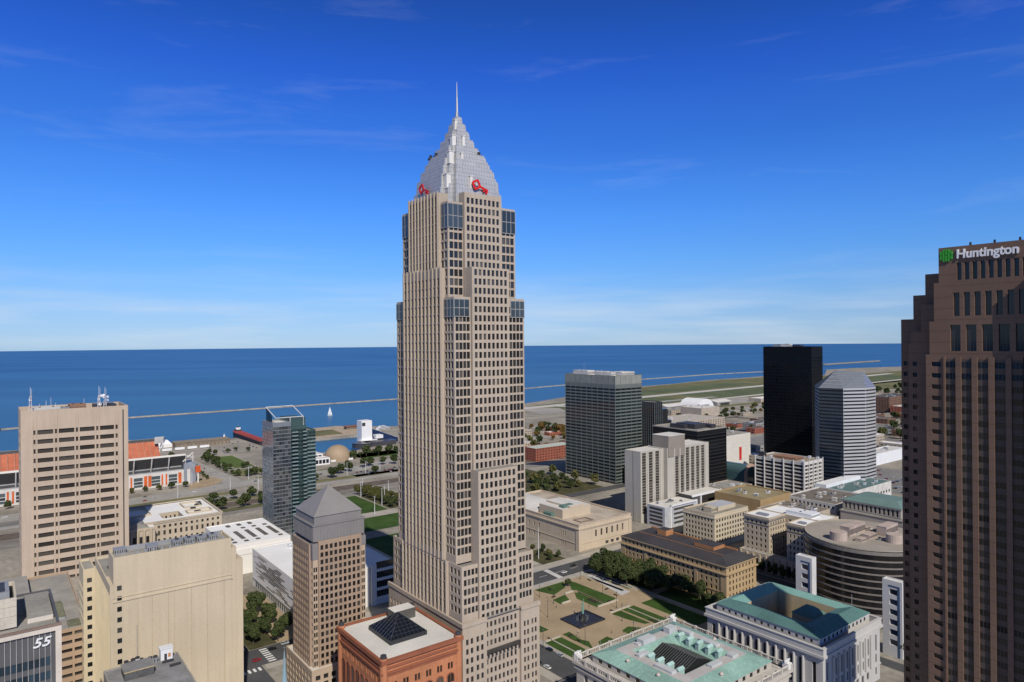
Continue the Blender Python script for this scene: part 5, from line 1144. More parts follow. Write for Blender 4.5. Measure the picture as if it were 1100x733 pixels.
def drum_library():
    c = ab(205, 437); stn = mat('grey_marble', (.20, .18, .165), .7, .08, .05); dkg = glass('drum_glass', (.010, .010, .011), (.025, .024, .022), .3, .1, .4)
    b = Bld('drum_library', 'round dark glass drum with pale ring bands and plant on its tan roof', 'library', (c.x, c.y, 0), gl=dkg); Rr, H, n = 35.5, 45.0, 56
    pt = lambda r, i, z: (r * math.cos(2 * math.pi * i / n), r * math.sin(2 * math.pi * i / n), z)
    mb = MB()
    for i in range(n): mb.face([pt(Rr, i, 0), pt(Rr, i + 1, 0), pt(Rr, i + 1, H - 1), pt(Rr, i, H - 1)])
    b.part(mb, 'glass_drum', mat('drum_curtain', (.014, .013, .013), .15, .3, .3, spec=.4))
    for k in range(11):
        mb = MB(); z = 3 + k * 3.9
        for i in range(n):
            a, q = z, z + (.85 if k < 10 else 1.9)
            mb.face([pt(Rr + .45, i, a), pt(Rr + .45, i + 1, a), pt(Rr + .45, i + 1, q), pt(Rr + .45, i, q)]); mb.face([pt(Rr + .45, i, q), pt(Rr + .45, i + 1, q), pt(Rr - .1, i + 1, q), pt(Rr - .1, i, q)]); mb.face([pt(Rr - .1, i, a), pt(Rr - .1, i + 1, a), pt(Rr + .45, i + 1, a), pt(Rr + .45, i, a)])
        b.part(mb, 'ring_band', stn)
    mb = MB(); mb.face([pt(Rr - .3, i, H - .8) for i in range(n)])
    for i in range(n): mb.face([pt(Rr - .3, i, H - .8), pt(Rr - .3, i + 1, H - .8), pt(Rr - .3, i + 1, H), pt(Rr - .3, i, H)][::-1])
    b.part(mb, 'roof_deck', mat('drum_roof', (.34, .305, .26), .9, .12, .07))
    for x, y, r, h in ((-22, 6, 5, 4.2), (-2, -18, 4.5, 4.2)):
        mb = MB(); mb.cyl(x, y, r, r, H - .8, H + h, 20); b.part(mb, 'roof_turret', mat('pinkish_stucco', (.44, .36, .31)))
    for x0, x1, y0, y1, h in ((-12, 8, 4, 10, 6), (6, 22, -10, -4, 6), (-8, 2, -6, -1, 2.5), (10, 16, 2, 7, 2), (-18, -12, -6, -2, 2)): unit(b, x0, x1, y0, y1, H - .8, h, mat('pinkish_stucco', (.44, .36, .31)), 0)
    roof_clutter(b, -6, 16, -12, 12, H - .8, 8, 37, .7)
    # the two white marble slabs that flank the entrance side
    for i, (px, py, lab) in enumerate(((173.3, 397.0, 'white marble slab with a blue window slot, left of the dark drum'), (202.4, 356.0, 'white marble slab with square windows above a street tree, nearest the right edge'))):
        s = Bld('marble_pylon', lab, 'building', (px, py, 0), gl=glass('blue_slot_glass', (.015, .03, .06), (.03, .05, .09), .3, .06, .6)); mw = mat('white_marble_slab', (.60, .59, .58), .6, .05)
        mb = MB(); W, D = 4.9, 10.0; s.tier(mb, 0, W, 0, D, 0, 40, None, ([(3.6, 7.6)], [(35.5 - 5.3 * k - 3.0, 35.5 - 5.3 * k) for k in range(6)]), dep=.8, par=.5); s.part(mb, 'slab', [mw, ROOF_L])
        mb = MB(); mb.box(-.12, -.003, 1.2, 2.3, 0, 36.6); mb.box(-.12, -.003, 1.2, 6.8, 36.6, 37.4); s.part(mb, 'blue_panel', mat('blue_panel', (.06, .10, .19), .3))
drum_library()

def green_hall():
    P = ab(242, 578); st = mat('grey_granite', (.36, .325, .285), .85, .1, .05); cu = mat('grey_green_copper', (.14, .22, .205), .7, .1, .06)
    b = Bld('colonnaded_hall', 'stone hall with a row of tall openings under a grey-green hipped roof', 'hall', (P.x, P.y, 0), gl=glass('old_glass'))
    W, D, H = 44, 50, 30.0; mb = MB(); b.tier(mb, 0, W, 0, D, 0, H - 8, None, (ev(1, D - 1, 14, .45), [(3, 7), (9, 13)]), par=.4); b.part(mb, 'base_storey', [st, ROOF_G])
    mb = MB(); b.tier(mb, 4, W, 3, D, H - 8, H, None, (ev(1, D - 4, 13, .5), [(H - 7, H - 1.8)]), dep=.9, roofed=False); b.part(mb, 'upper_storey', st)
    mb = MB(); mb.face([(3, D + 1, H), (3, 2, H), (14, 10, H + 3.5), (14, D - 8, H + 3.5)]); mb.face([(3, 2, H), (W + 1, 2, H), (W - 10, 10, H + 3.5), (14, 10, H + 3.5)]); mb.face([(14, 10, H + 3.5), (W - 10, 10, H + 3.5), (W - 10, D - 8, H + 3.5), (14, D - 8, H + 3.5)]); mb.face([(W + 1, 2, H), (W + 1, D + 1, H), (W - 10, D - 8, H + 3.5), (W - 10, 10, H + 3.5)]); mb.face([(W + 1, D + 1, H), (3, D + 1, H), (14, D - 8, H + 3.5), (W - 10, D - 8, H + 3.5)])
    b.part(mb, 'hipped_roof', cu)
    mb = MB(); mb.ring(4, W, 3, D, .8, H - 1.0, H - .1, .9); mb.ring(0, W, 0, D, .6, H - 9, H - 8.2, .597); b.part(mb, 'cornice', st)
    # a second, plainer block behind with a white parapet
    P = ab(302, 590); b = Bld('low_brown_block', 'low dark flat-roofed block with a white parapet behind the colonnaded hall', 'building', (P.x, P.y, 0), gl=glass('old_glass'))
    mb = MB(); b.tier(mb, 0, 60, 0, 48, 0, 22, (ev(2, 58, 12, .5), [(5, 8), (12, 15)]), (ev(1, 47, 12, .5), [(17.5, 19.8), (5, 8)]), par=1.2, pw=1.0); b.part(mb, 'wall', [mat('white_stone', (.58, .56, .52)), mat('brown_tar', (.17, .15, .13), .95, .3)])
    roof_clutter(b, 4, 50, 4, 40, 20.8, 10, 41, 1.3)
    P = ab(300, 530); b = Bld('dark_roof_block', 'cluttered dark-roofed block between the white grid office and the drum', 'building', (P.x, P.y, 0), gl=glass('old_glass'))
    mb = MB(); b.tier(mb, 0, 46, 0, 42, 0, 21, (ev(2, 46, 10, .5), [(5, 8), (12, 15)]), (ev(1, 41, 9, .5), [(12, 15), (5, 8)]), par=.9); b.part(mb, 'wall', [mat('tan_brick_wall', (.42, .36, .28)), mat('brown_tar', (.17, .15, .13))])
    roof_clutter(b, 3, 42, 3, 38, 20, 12, 43, 1.2)
    P = ab(330, 672); b = Bld('teal_roof_block', 'flat teal-roofed low building right of the striped tower', 'building', (P.x, P.y, 0), gl=glass('old_glass'))
    mb = MB(); b.tier(mb, 0, 90, 0, 40, 0, 16, (ev(2, 88, 14, .5), [(5, 8)]), (ev(1, 39, 8, .5), [(9, 12)]), par=.6); b.part(mb, 'wall', [mat('white_stone', (.58, .56, .52)), mat('teal_membrane', (.10, .17, .17), .8, .12)])
    mb = MB(); mb.box(4, 80, 26, 38, 15.4, 19, 0, top=0); b.part(mb, 'roof_strip', WHITEM); roof_clutter(b, 8, 80, 4, 24, 15.4, 8, 45, 1.2)
green_hall()

def galleria():
    P = Vector((262, 770, 0)); b = Bld('glass_arcade', 'teal glass arcade with a tall arched end wall beside the white grid office', 'shopping arcade', P, 37.6, gl=glass('teal_arch_glass', (.02, .06, .065), (.05, .11, .11), .3, .1, .6))
    pk = mat('pink_arch', (.45, .32, .26)); tg = silver_mat('teal_roof_glass', (.09, .17, .19), .2, 2.5, 3, .2); n = 12; W = 20; mb = MB()
    arc = lambda r, i, z: (10 - r * math.cos(math.pi * i / n), z + r * math.sin(math.pi * i / n))
    for i in range(n):
        (a, za), (c, zc) = arc(9, i, 16), arc(9, i + 1, 16); mb.face([(a, 0, za), (c, 0, zc), (c, 90, zc), (a, 90, za)])
    mb.box(1, 19, 0, 90, 0, 16, skip='t'); b.part(mb, 'vaulted_roof', tg); mb = MB()
    for i in range(n):
        (a, za), (c, zc), (a2, z2), (c2, z3) = arc(10.5, i, 16), arc(10.5, i + 1, 16), arc(7.2, i, 16), arc(7.2, i + 1, 16); mb.face([(a, -1, za), (c, -1, zc), (c2, -1, z3), (a2, -1, z2)][::-1]); mb.face([(a, -1, za), (c, -1, zc), (c, 1, zc), (a, 1, za)]); mb.face([(a2, -1, z2), (c2, -1, z3), (c2, .5, z3), (a2, .5, z2)])
    for x in (-.5, 17.2): mb.box(x, x + 3.3, -1, 1, 0, 16)
    b.part(mb, 'arched_portal', pk); b.w.append((Vector((10, -.1, 12)), Vector((1, 0, 0)), 14, 24, 3, None))
    mb = MB(); b.tier(mb, 20.5, 60, 10, 80, 0, 13, None, None, par=.5); b.part(mb, 'side_hall', [mat('white_stone', (.58, .56, .52)), mat('teal_membrane', (.10, .17, .17))])
    P = Vector((268, 880, 0)); b = Bld('white_store', 'white windowless box with a red vertical banner behind the black office', 'store', P, 37.6)
    mb = MB(); b.tier(mb, 0, 66, 0, 60, 0, 42, None, None, par=1); 
    for k in range(7): mb.box(0, 66, -.15, -.003, 4 + k * 5.4, 4.5 + k * 5.4)
    b.part(mb, 'wall', [mat('white_panel', (.66, .64, .60), .8, .05), ROOF_G]); mb = MB(); mb.box(40, 45, -.5, -.16, 8, 25); b.part(mb, 'banner', mat('red_banner', (.55, .04, .03))); roof_clutter(b, 5, 60, 5, 50, 41, 6, 51, 1.5)
galleria()

# ------------------------------------------------------------------ lakefront left: stadium, museum, science centre, ship
def stadium():
    P = ab(972, -80); b = Bld('stadium', 'open football stadium with orange seats and white ribbed stands, behind the tan tower', 'stadium', (P.x, P.y, -16), gl=glass('stadium_glass', (.05, .07, .08), (.10, .13, .14), .4, .1, .6))
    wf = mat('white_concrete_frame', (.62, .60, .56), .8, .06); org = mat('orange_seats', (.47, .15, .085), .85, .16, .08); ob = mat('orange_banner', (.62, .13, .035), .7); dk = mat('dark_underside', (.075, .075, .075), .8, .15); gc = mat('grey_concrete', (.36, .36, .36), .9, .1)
    Lx = 292.0; D = 218.0
    # near stand: facade, deck, raking upper tier with white ribs
    mb = MB(); b.hole_wall(mb, (0, 0), (1, 0), Lx, 0, 19, [(6 + 20 * i, 16 + 20 * i) for i in range(14)], [(2.5, 5.6), (6.3, 9.6), (10.3, 14.6)], .5, frame=3)
    mb.face([(0, 0, 19), (Lx, 0, 19), (Lx, 26, 19), (0, 26, 19)], 1); mb.face([(Lx, 0, 0), (Lx, 26, 0), (Lx, 26, 19), (Lx, 0, 19)]); mb.face([(0, 26, 0), (0, 0, 0), (0, 0, 19), (0, 26, 19)]); b.part(mb, 'near_facade', [wf, gc])
    for i in range(14):
        for dx in (2.2, 17.4, 19.2 if i % 2 else 3.9):
            mb = MB(); x = 20 * i + dx; mb.box(x, x + 1.9, -.3, -.01, 2, 16); b.part(mb, 'orange_banner', ob)
    mb = MB(); prof = [(10, 19), (4, 27), (-4, 38), (-1, 40), (14, 31), (40, 15), (52, 4), (52, 0)]
    for i in range(len(prof) - 1):
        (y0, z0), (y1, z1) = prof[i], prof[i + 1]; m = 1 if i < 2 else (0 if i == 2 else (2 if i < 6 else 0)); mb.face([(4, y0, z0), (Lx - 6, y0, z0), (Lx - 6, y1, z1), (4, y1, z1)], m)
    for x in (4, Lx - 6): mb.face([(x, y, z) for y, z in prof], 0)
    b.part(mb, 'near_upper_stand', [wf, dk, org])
    for i in range(15):
        mb = MB(); x = 6 + 20 * i
        if x > Lx - 6: break
        mb.bar((x, 4, 19), (x, -2, 30), .8); mb.bar((x, -2, 30), (x, -5.5, 38.5), .8); mb.bar((x, 5, 27), (x, -5, 38), .6); mb.bar((x, -5.5, 38.5), (x, 12, 33), .5); b.part(mb, 'white_rib', wf)
    mb = MB(); mb.box(60, Lx - 10, 3, 12, 19, 24, 0); mb.box(60, Lx - 10, 2.8, 2.99, 20, 23, 1); b.part(mb, 'concourse', [gc, dk])
    # far stand, orange seats facing us, dark rear wall and white end
    mb = MB(); prof = [(160, 0), (160, 3), (182, 12), (205, 26), (212, 32), (216, 36), (218, 36), (218, 0)]
    for i in range(len(prof) - 1):
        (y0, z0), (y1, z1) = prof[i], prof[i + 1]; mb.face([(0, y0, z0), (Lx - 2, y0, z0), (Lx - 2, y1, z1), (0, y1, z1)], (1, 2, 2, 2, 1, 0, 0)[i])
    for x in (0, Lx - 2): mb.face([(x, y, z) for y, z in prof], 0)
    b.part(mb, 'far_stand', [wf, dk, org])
    for i in range(36):
        mb = MB(); x = 6 + i * 8; mb.bar((x, 182, 12.3), (x, 212, 32.4), .6); b.part(mb, 'aisle', mat('seat_aisle', (.52, .25, .17)))
    mb = MB(); mb.prism([(Lx - 8, 196), (Lx + 6, 204), (Lx + 10, 216), (Lx - 4, 218)], 30, 38); mb.bar((Lx - 4, 200, 0), (Lx + 6, 212, 36), .8); mb.bar((Lx + 2, 216, 0), (Lx - 2, 206, 36), .8); b.part(mb, 'end_canopy', wf)
    mb = MB()                                                       # low end stand at the right
    for k in range(6): mb.box(Lx - 40 + 5 * k, Lx - 4, 40, 168, 0 if k == 0 else 2 + 1.8 * k - 1.8, 2 + 1.8 * k, 0)
    b.part(mb, 'end_stand', org)
    mb = MB(); mb.face([(10, 52, .4), (Lx - 40, 52, .4), (Lx - 40, 160, .4), (10, 160, .4)]); b.part(mb, 'playing_field', M_grass)
    mb = MB(); mb.prism([(Lx - 8, -2), (Lx + 8, 6), (Lx + 4, 24), (Lx - 8, 24)], 0, 27, 0, top=0); b.part(mb, 'corner_tower', mat('blue_grey_panel', (.34, .37, .42), .5))
    mb = MB(); mb.bar((Lx - 10, -4, 30), (Lx + 4, 3, 40), .8); mb.bar((Lx + 4, 3, 40), (Lx + 4, 3, 27), .7); mb.prism([(Lx - 14, 0), (Lx + 6, 4), (Lx + 2, 26), (Lx - 14, 22)], 33, 34); b.part(mb, 'corner_canopy', wf)
    mb = MB(); mb.box(Lx + 6, Lx + 12, -3, 1, 14, 22, 0); mb.box(Lx + 8, Lx + 10, -2, 0, 0, 14, 1); b.part(mb, 'gate_pylon', [mat('orange_sign', (.55, .10, .03)), wf])
    mb = MB(); mb.box(150, 178, -14, -1, 0, 25); b.part(mb, 'stair_tower', mat('blue_grey_panel', (.34, .37, .42), .5))
stadium()

def waterfront():
    wh = mat('clean_white', (.78, .78, .77), .6, .04)
    # long sheds on the pier beyond the stadium
    P = ab(1312, 262); b = Bld('pier_shed', 'long low brown warehouse on the pier beyond the stadium', 'warehouse', (P.x, P.y, -16))
    mb = MB(); mb.box(0, 92, 0, 28, 0, 9, 0); mb.prism([(-.5, -.5), (92.5, -.5), (92.5, 28.5), (-.5, 28.5)], 9, 9.6, 1)
    for i in range(14): mb.box(2 + i * 6.5, 5.5 + i * 6.5, -.1, -.003, 0, 5, 1)
    b.part(mb, 'shed_wall', [mat('shed_brown', (.20, .16, .12), .9), mat('shed_roof', (.26, .22, .17), .9, .15)])
    P = ab(1335, 215); b = Bld('white_tent', 'white peaked tent roofs between the stadium and the pier shed', 'tent', (P.x, P.y, -16)); mb = MB()
    for i in range(3): mb.frustum((i * 16, i * 16 + 15, 0, 26), 5, (i * 16 + 6, i * 16 + 9, 10, 16), 12); mb.box(i * 16 + .3, i * 16 + 14.7, .3, 25.7, 0, 5)
    b.part(mb, 'tent_roof', wh)
    P = ab(1272, 250); 
    for i in range(4):
        P = ab(1284, 236 + i * 20); b = Bld('dock_trailer', 'white trailers parked in a row before the pier shed', 'trailer', (P.x, P.y, -16), group='trailers by the pier shed'); mb = MB(); mb.box(0, 15, 0, 4, 1.1, 5.0); b.part(mb, 'trailer_box', wh); mb = MB()
        for x in (2, 3.6, 12, 13.4): mb.cyl(0, 0, .5, .5, -.15, .15, 8); break
        for x in (2, 3.6, 12.4): mb.box(x - .5, x + .5, -.1, 4.1, 0, 1.05)
        b.part(mb, 'wheels', DARKM)
    # freighter moored along the pier
    P = ab(1262, 392); b = Bld('freighter', 'long lake freighter with dark hull and red deck moored at the pier', 'ship', (P.x, P.y, -20), TH)
    mb = MB(); hull = [(0, 0), (17, 0), (17, 165), (14.5, 178), (8.5, 185), (2.5, 178), (0, 165)]; mb.prism(hull, 0, lambda p: 9.5 + (2.6 if p[1] > 170 else 0), 0, top=1, bottom=False); b.part(mb, 'hull', [mat('black_hull', (.035, .03, .035), .6), mat('red_deck', (.36, .07, .06), .8, .12)])
    for i in range(16):
        mb = MB(); mb.box(3, 14, 12 + i * 8.6, 17 + i * 8.6, 9.5, 10.5); b.part(mb, 'hatch', mat('hatch_red', (.30, .06, .055)))
    mb = MB(); mb.box(3, 14, 160, 172, 9.6, 14.6); mb.box(4.5, 12.5, 161.5, 169, 14.6, 18.6, 1); mb.box(6, 11, 162, 166, 18.6, 20, 0); b.part(mb, 'wheelhouse', [mat('dark_house', (.06, .05, .05)), wh])
    mb = MB(); mb.bar((8.5, 164, 20), (8.5, 164, 28), .25); b.part(mb, 'mast', METAL)
    # museum: white tower, dark glass tents
    P = ab(1068, 492); b = Bld('rock_museum', 'white tower museum with a dark blue glass pyramid at the harbour', 'museum', (P.x, P.y, -16), TH)
    P0 = ab(1139, 525) - P; f = lambda a, c: ((c - 492), (a - 1068))
    mb = MB(); mb.box(38, 58, 62, 82, 4, 43); mb.box(34, 66, 56, 70, 5, 9); b.part(mb, 'white_tower', wh)
    mb = MB(); mb.box(38.8, 45, 61.7, 61.98, 34, 40); b.part(mb, 'square_window', DARKM)
    mb = MB(); mb.box(44, 52, 64, 74, 0, 12); mb.box(64, 78, 58, 72, 10, 16); b.part(mb, 'white_wing', wh)
    nv = silver_mat('navy_glass', (.018, .035, .10), .22, 3.2, 3.2, .1); mb = MB(); ap = (64, 86, 27); base = [(58, 52, 0), (130, 66, 0), (124, 108, 0), (60, 104, 0)]
    for i in range(4): mb.face([base[i], base[(i + 1) % 4], ap])
    b.part(mb, 'glass_pyramid', nv); mb = MB()
    for i in range(4): mb.bar(base[i], ap, .5)
    b.part(mb, 'pyramid_edges', mat('silver_edge', (.35, .37, .4), .4))
    mb = MB(); mb.cyl(30, 44, 17, 17, 0, 7, 24); mb.cyl(30, 44, 18, 18, 7, 8, 24); mb.box(34, 92, 34, 58, 0, 8); b.part(mb, 'plaza_building', [mat('dark_lobby', (.06, .06, .07), .3)])
    # science centre: tan dome and white glazed block
    P = ab(976, 391); b = Bld('dome_theatre', 'tan domed theatre with a white glazed entrance block by the harbour', 'museum', (P.x, P.y, -16), TH)
    dm = mat('tan_dome', (.36, .27, .18), .6, .06, .08); mb = MB(); mb.dome(46, 44, 3, 20.5, 20, 28, 9); mb.cyl(46, 44, 21, 21, 0, 3.4, 28); b.part(mb, 'dome', dm, merge=True)
    mb = MB(); mb.ring(46 - 18, 46 + 18, 44 - 18, 44 + 18, 0, .2, 3, 1); b.part(mb, 'white_plinth', wh)
    mb = MB(); b.tier(mb, -18, 16, 30, 70, 0, 14, (ev(1, 33, 5, .85), [(1.5, 6), (7.4, 12.5)]), (ev(1, 39, 8, .6), [(2, 6), (8, 12)]), par=.6, frame=2); b.part(mb, 'glazed_block', [wh, ROOF_L])
    mb = MB(); b.tier(mb, -4, 20, 12, 29.9, 0, 10, (ev(1, 23, 4, .8), [(2, 8)]), None, par=.6); b.part(mb, 'entrance_pavilion', [wh, ROOF_L])
    # white cruise boat and small sail boat, waterfront pavilion
    P = ab(1290, 640); b = Bld('excursion_boat', 'white multi-deck excursion boat moored behind the museum pyramid', 'boat', (P.x, P.y, -20), 60); mb = MB(); mb.prism([(0, 0), (40, 0), (52, 5), (40, 10), (0, 10)], 0, 4); b.part(mb, 'hull', wh)
    for k, (x0, x1) in enumerate(((3, 42), (6, 36), (12, 28))):
        mb = MB(); mb.box(x0, x1, 1 + k * .6, 9 - k * .6, 4 + 3 * k, 7 + 3 * k - .3, 0); mb.box(x0 + .5, x1 - .5, .9 + k * .6, .98 + k * .6, 5 + 3 * k, 6.2 + 3 * k, 1); b.part(mb, 'deck_house', [wh, DARKM])
    for P, hh, lab in ((gpx(354.5, 446, -19), 24, 'tall white sail boat out on the lake beyond the harbour'), (gpx(241, 473, -19), 15, 'small white sail boat near the pier')):
        b = Bld('sail_boat', lab, 'sail boat', (P[0], P[1], -19.9), 20); mb = MB(); L_ = hh * .5; mb.prism([(-L_ / 2, -1.5), (L_ * .3, -1.5), (L_ / 2, 0), (L_ * .3, 1.5), (-L_ / 2, 1.5)], 0, 1.6); b.part(mb, 'hull', wh)
        mb = MB(); mb.bar((0, 0, 1.4), (0, 0, hh), .2); b.part(mb, 'mast', METAL); mb = MB(); mb.face([(-.3, .05, 2.5), (-L_ * .45, .4, 3), (-.1, .05, hh * .97)]); mb.face([(.3, 0, 2), (L_ * .45, -.4, 2.4), (.1, 0, hh * .9)]); b.part(mb, 'sail', wh)
    P = ab(1352, 600); b = Bld('shore_pavilion', 'low brown pavilion on the small park point in the lake', 'pavilion', (P.x, P.y, -16), TH); mb = MB(); mb.box(0, 40, 0, 14, 0, 6); mb.box(-2, 42, -2, 16, 6, 7, 1); b.part(mb, 'pavilion', [mat('shed_brown', (.20, .16, .12)), mat('red_brown_roof', (.26, .12, .08))])
    # breakwater
    W_ = [(-1700, 1330), (-1137, 1514), (-975, 1742), (-620, 2040), (-383, 2241), (50, 2686), (214, 2871), (620, 3250), (1108, 3694), (1500, 3950)]
    mb = MB()
    for i in range(len(W_) - 1):
        p, q = Vector((*W_[i], 0)), Vector((*W_[i + 1], 0)); d = (q - p).normalized(); n = Vector((-d.y, d.x, 0)); w = 3.2 if p.x < 0 else 1.0
        for s_, za, zb, o0, o1 in ((1, -21, -17.4, w + 4, w), (-1, -21, -17.4, -w - 4, -w)): mb.face([p + n * o0 + Vector((0, 0, za)), q + n * o0 + Vector((0, 0, za)), q + n * o1 + Vector((0, 0, zb)), p + n * o1 + Vector((0, 0, zb))])
        mb.face([p + n * w + Vector((0, 0, -17.4)), q + n * w + Vector((0, 0, -17.4)), q - n * w + Vector((0, 0, -17.4)), p - n * w + Vector((0, 0, -17.4))])
    tag(mb.build('breakwater', M_rock), 'long thin stone breakwater curving across the whole lake', 'breakwater')
    mb = MB(); p, q = ab(2490, 4690), ab(2563, 5706); d = (q - p).normalized(); n = Vector((-d.y, d.x, 0)) * 14
    mb.prism([tuple((p + n)[:2]), tuple((p - n)[:2]), tuple((q - n)[:2]), tuple((q + n)[:2])], -21, -13); tag(mb.build('breakwater', M_rock), 'far straight breakwater on the lake right of the black tower', 'breakwater')
def gpx(px, py, z):
    dx, dy = px - 550, py - 366.5; s = 8 / 970; u = (dx - dy * s) / 733.3; w = -(dy + dx * s) / 733.3; Y = (z - EYE) / w
    return u * Y, Y
waterfront()
# ------------------------------------------------------------------ streets, lots, lawns
ribbon('street', [(373, -400), (373, 640)], 21, M_asph)
ribbon('street', [(60, 104), (620, 104)], 17, M_asph, .034)
ribbon('street', [(228, 234), (362, 234)], 16, M_asph, .034)
ribbon('street', [(233, -200), (233, 372)], 13, M_asph, .03)
ribbon('street', [(240, 431), (362, 431)], 12, M_asph, .03)
ribbon('street', [(90, 368), (250, 368)], 9, M_asph, .034)
ribbon('street', [(-100, 707), (1000, 707)], 14, M_asph, .03)
ribbon('street', [(548, 345), (548, 700)], 15, M_asph, .034)
ribbon('street', [(384, 436), (560, 436)], 12, M_asph, .034)
ribbon('street', [(0, 1010), (960, 1010)], 16, M_asph, .03); ribbon('street', [(640, 720), (640, 2200)], 15, M_asph, .034); ribbon('street', [(300, 720), (300, 2000)], 15, M_asph, .034); ribbon('street', [(40, 1400), (960, 1400)], 15, M_asph, .038)
M_hw = mat('pale_highway', (.34, .325, .295), .9, .14, .03, fine=.3)
ribbon('highway', [(905, -500), (905, 132), (933, 294), (925, 420), (962, 520), (1000, 700), (1010, 1000), (1040, 1650), (1100, 1760), (1300, 2700), (1300, 4000)], 36, M_hw)
ribbon('railway_bed', [(815, -600), (815, 1500)], 26, mat('track_ballast', (.15, .125, .10), .95, .25))
for k in range(4): ribbon('rail_track', [(806 + 6 * k, -600), (806 + 6 * k, 1500)], 1.6, mat('rusty_rail', (.09, .06, .045), .7), .06)
ribbon('street', [(856, -300), (856, 700)], 14, M_hw, .034)
ribbon('street', [(1200, 244), (985, 257), (925, 259)], 24, M_hw, .038)
ribbon('street', [(960, -120), (960, 230)], 10, M_hw, .034)
# painted markings: crosswalks and lane lines on the near streets
def marks():
    P = []
    for i in range(7): P.append(rect(364 + i * 2.7, 365.3 + i * 2.7, 117, 121))
    for i in range(6): P.append(rect(386, 390, 97 + i * 2.6, 98.3 + i * 2.6))
    for i in range(6): P.append(rect(357, 361, 97 + i * 2.6, 98.3 + i * 2.6))
    for i in range(26): P.append(rect(372.8, 373.1, 130 + i * 15, 137 + i * 15))
    for i in range(60): P.append(rect(904.5 if i < 14 else 0, 905 if i < 14 else .3, -60 + i * 14, -54 + i * 14)) if i < 14 else None
    P.append(rect(362.6, 363.0, 160, 600)); P.append(rect(383.2, 383.5, 160, 600))
    for i in range(9): P.append(rect(233.9, 234.2, 160 + i * 12, 166 + i * 12))
    sheet('road_marking', P, M_white, .055)
marks()
sheet('crosswalk', [[(382.4, 321.3), (382.4, 325.6), (362.6, 323.6), (362.6, 319.4)]], mat('pale_crosswalk', (.55, .54, .51)), .05)
sheet('pavement', [rect(356.5, 362, 114, 640), rect(384, 392, 150, 436), rect(242, 356.5, 225.5 - 5.5, 225.5), rect(240, 362, 242.2, 246)], M_conc, .06)
# the park mall in front: tan plaza, lawns, long ramp, sunken pool
sheet('park_plaza', [rect(241, 356.5, 246, 384)], M_tan, .04)
sheet('park_lawn', [[(356, 291.5), (356, 317.5), (347, 311.5), (341, 296), (351.2, 292.5)], [(335, 289.4), (337, 302), (327, 297.6), (326.6, 288.7)], [(355.4, 321.2), (350, 323.0), (311.4, 323.5), (308.4, 313), (338, 313.4), (340, 311)], [(336, 309.5), (327, 303.2), (308.4, 303.2), (308.4, 311), (334, 311.5)],
    [(290.3, 244.9), (290.2, 257.0), (250, 257.2), (250, 244.6)], [(292.5, 259.8), (292.7, 265.4), (281.2, 263.4), (276.7, 265.5), (267.2, 260.2)], [(272.9, 269.1), (274.8, 277.6), (266.9, 278.9), (264.4, 263.4)], [(274.8, 290.2), (276.6, 297.2), (268.5, 303.4), (266.6, 289.2)],
    [(295.5, 303), (295.8, 311), (271.6, 311.2), (273, 307.3), (284.1, 304.2)], [(296, 312.8), (296.1, 323.5), (256, 324), (256, 313)], [(360.6, 343.2), (356.4, 349.8), (318, 349.5), (318, 342)], [(341, 256), (341, 262), (325, 266), (325, 258)], [(356, 252), (356, 268), (348, 264), (346, 253)], [(318, 250), (318, 257), (302, 258), (302, 252)],
    rect(252, 296, 330, 344), rect(252, 300, 350, 368), rect(306, 352, 351, 368)], M_grass, .07)
sheet('park_path', [rect(318, 356, 336, 338.6), rect(250, 290, 250.2, 251.2), rect(256, 296, 317.6, 318.6), rect(240, 356, 346.5, 349)], M_conc, .08)
sheet('long_ramp', [[(355.4, 339.0), (354.8, 342.4), (313.6, 339.4), (312.6, 330.2)]], mat('pale_ramp', (.50, .50, .50), .8, .08), .08)
sheet('shrub_bed', [rect(314, 322, 307, 310.6), rect(281, 287, 259.6, 260.4), rect(310, 336, 311.6, 312.8), rect(268, 276, 313.4, 315.8)], mat('dark_planting', (.035, .032, .018), .95, .4, .3), .09)
# mall beyond the tower, lakeward lawns, and other surfaces
sheet('mall_lawn', [rect(440, 538, 250, 322), rect(558, 602, 252, 322), rect(620, 698, 286, 319), rect(622, 660, 248, 262)], M_grass, .05)
sheet('mall_path', [rect(602.3, 619.7, 246, 326), rect(440, 700, 240, 249.5), rect(396, 440, 216, 330)], M_conc, .045)
sheet('plaza', [rect(384, 470, 114, 145), [(1019, 220), (1013, 243), (968, 253), (936, 232), (930, 200), (950, 206)]], M_tan, .05)
sheet('planting_bed', [rect(622, 698, 322, 348), rect(384, 465, 113, 128), rect(392.5, 424, 330, 353), rect(556, 700, 440, 560)], mat('brown_green_ground', (.07, .068, .03), .95, .4, .1), .055)
sheet('rough_grass', [rect(742, 795, 175, 330), rect(872, 886, 60, 240), rect(948, 956, 290, 420), rect(832, 846, 190, 330), rect(1010, 1046, 455, 545), rect(868, 884, 340, 520)], M_dry, .05)
sheet('sports_field', [[(1168, 279), (1168, 318), (1050, 318), (1046, 280)]], mat('field_grass', (.095, .135, .03), .95, .15, .02), .05)
sheet('field_line', [[(1169, 277), (1169, 279), (1044, 280), (1044, 278)], [(1120, 279), (1120, 280.4), (1048, 289), (1048, 287)], [(1046, 318.4), (1169, 318.4), (1169, 319.4), (1046, 319.4)]], mat('pale_line', (.48, .46, .40)), .06)
sheet('field', [[(1030, 276), (1034, 323), (975, 302), (982, 270)]], M_dry, .05)
sheet('dock_apron', [rect(1192, 1360, 300, 384), rect(1180, 1290, 215, 298)], mat('pale_apron', (.33, .30, .26), .95, .18, .02), .04)
sheet('harbour_park', [[(1378, 530), (1376, 578), (1300, 570), (1296, 508)]], M_dry, .05)
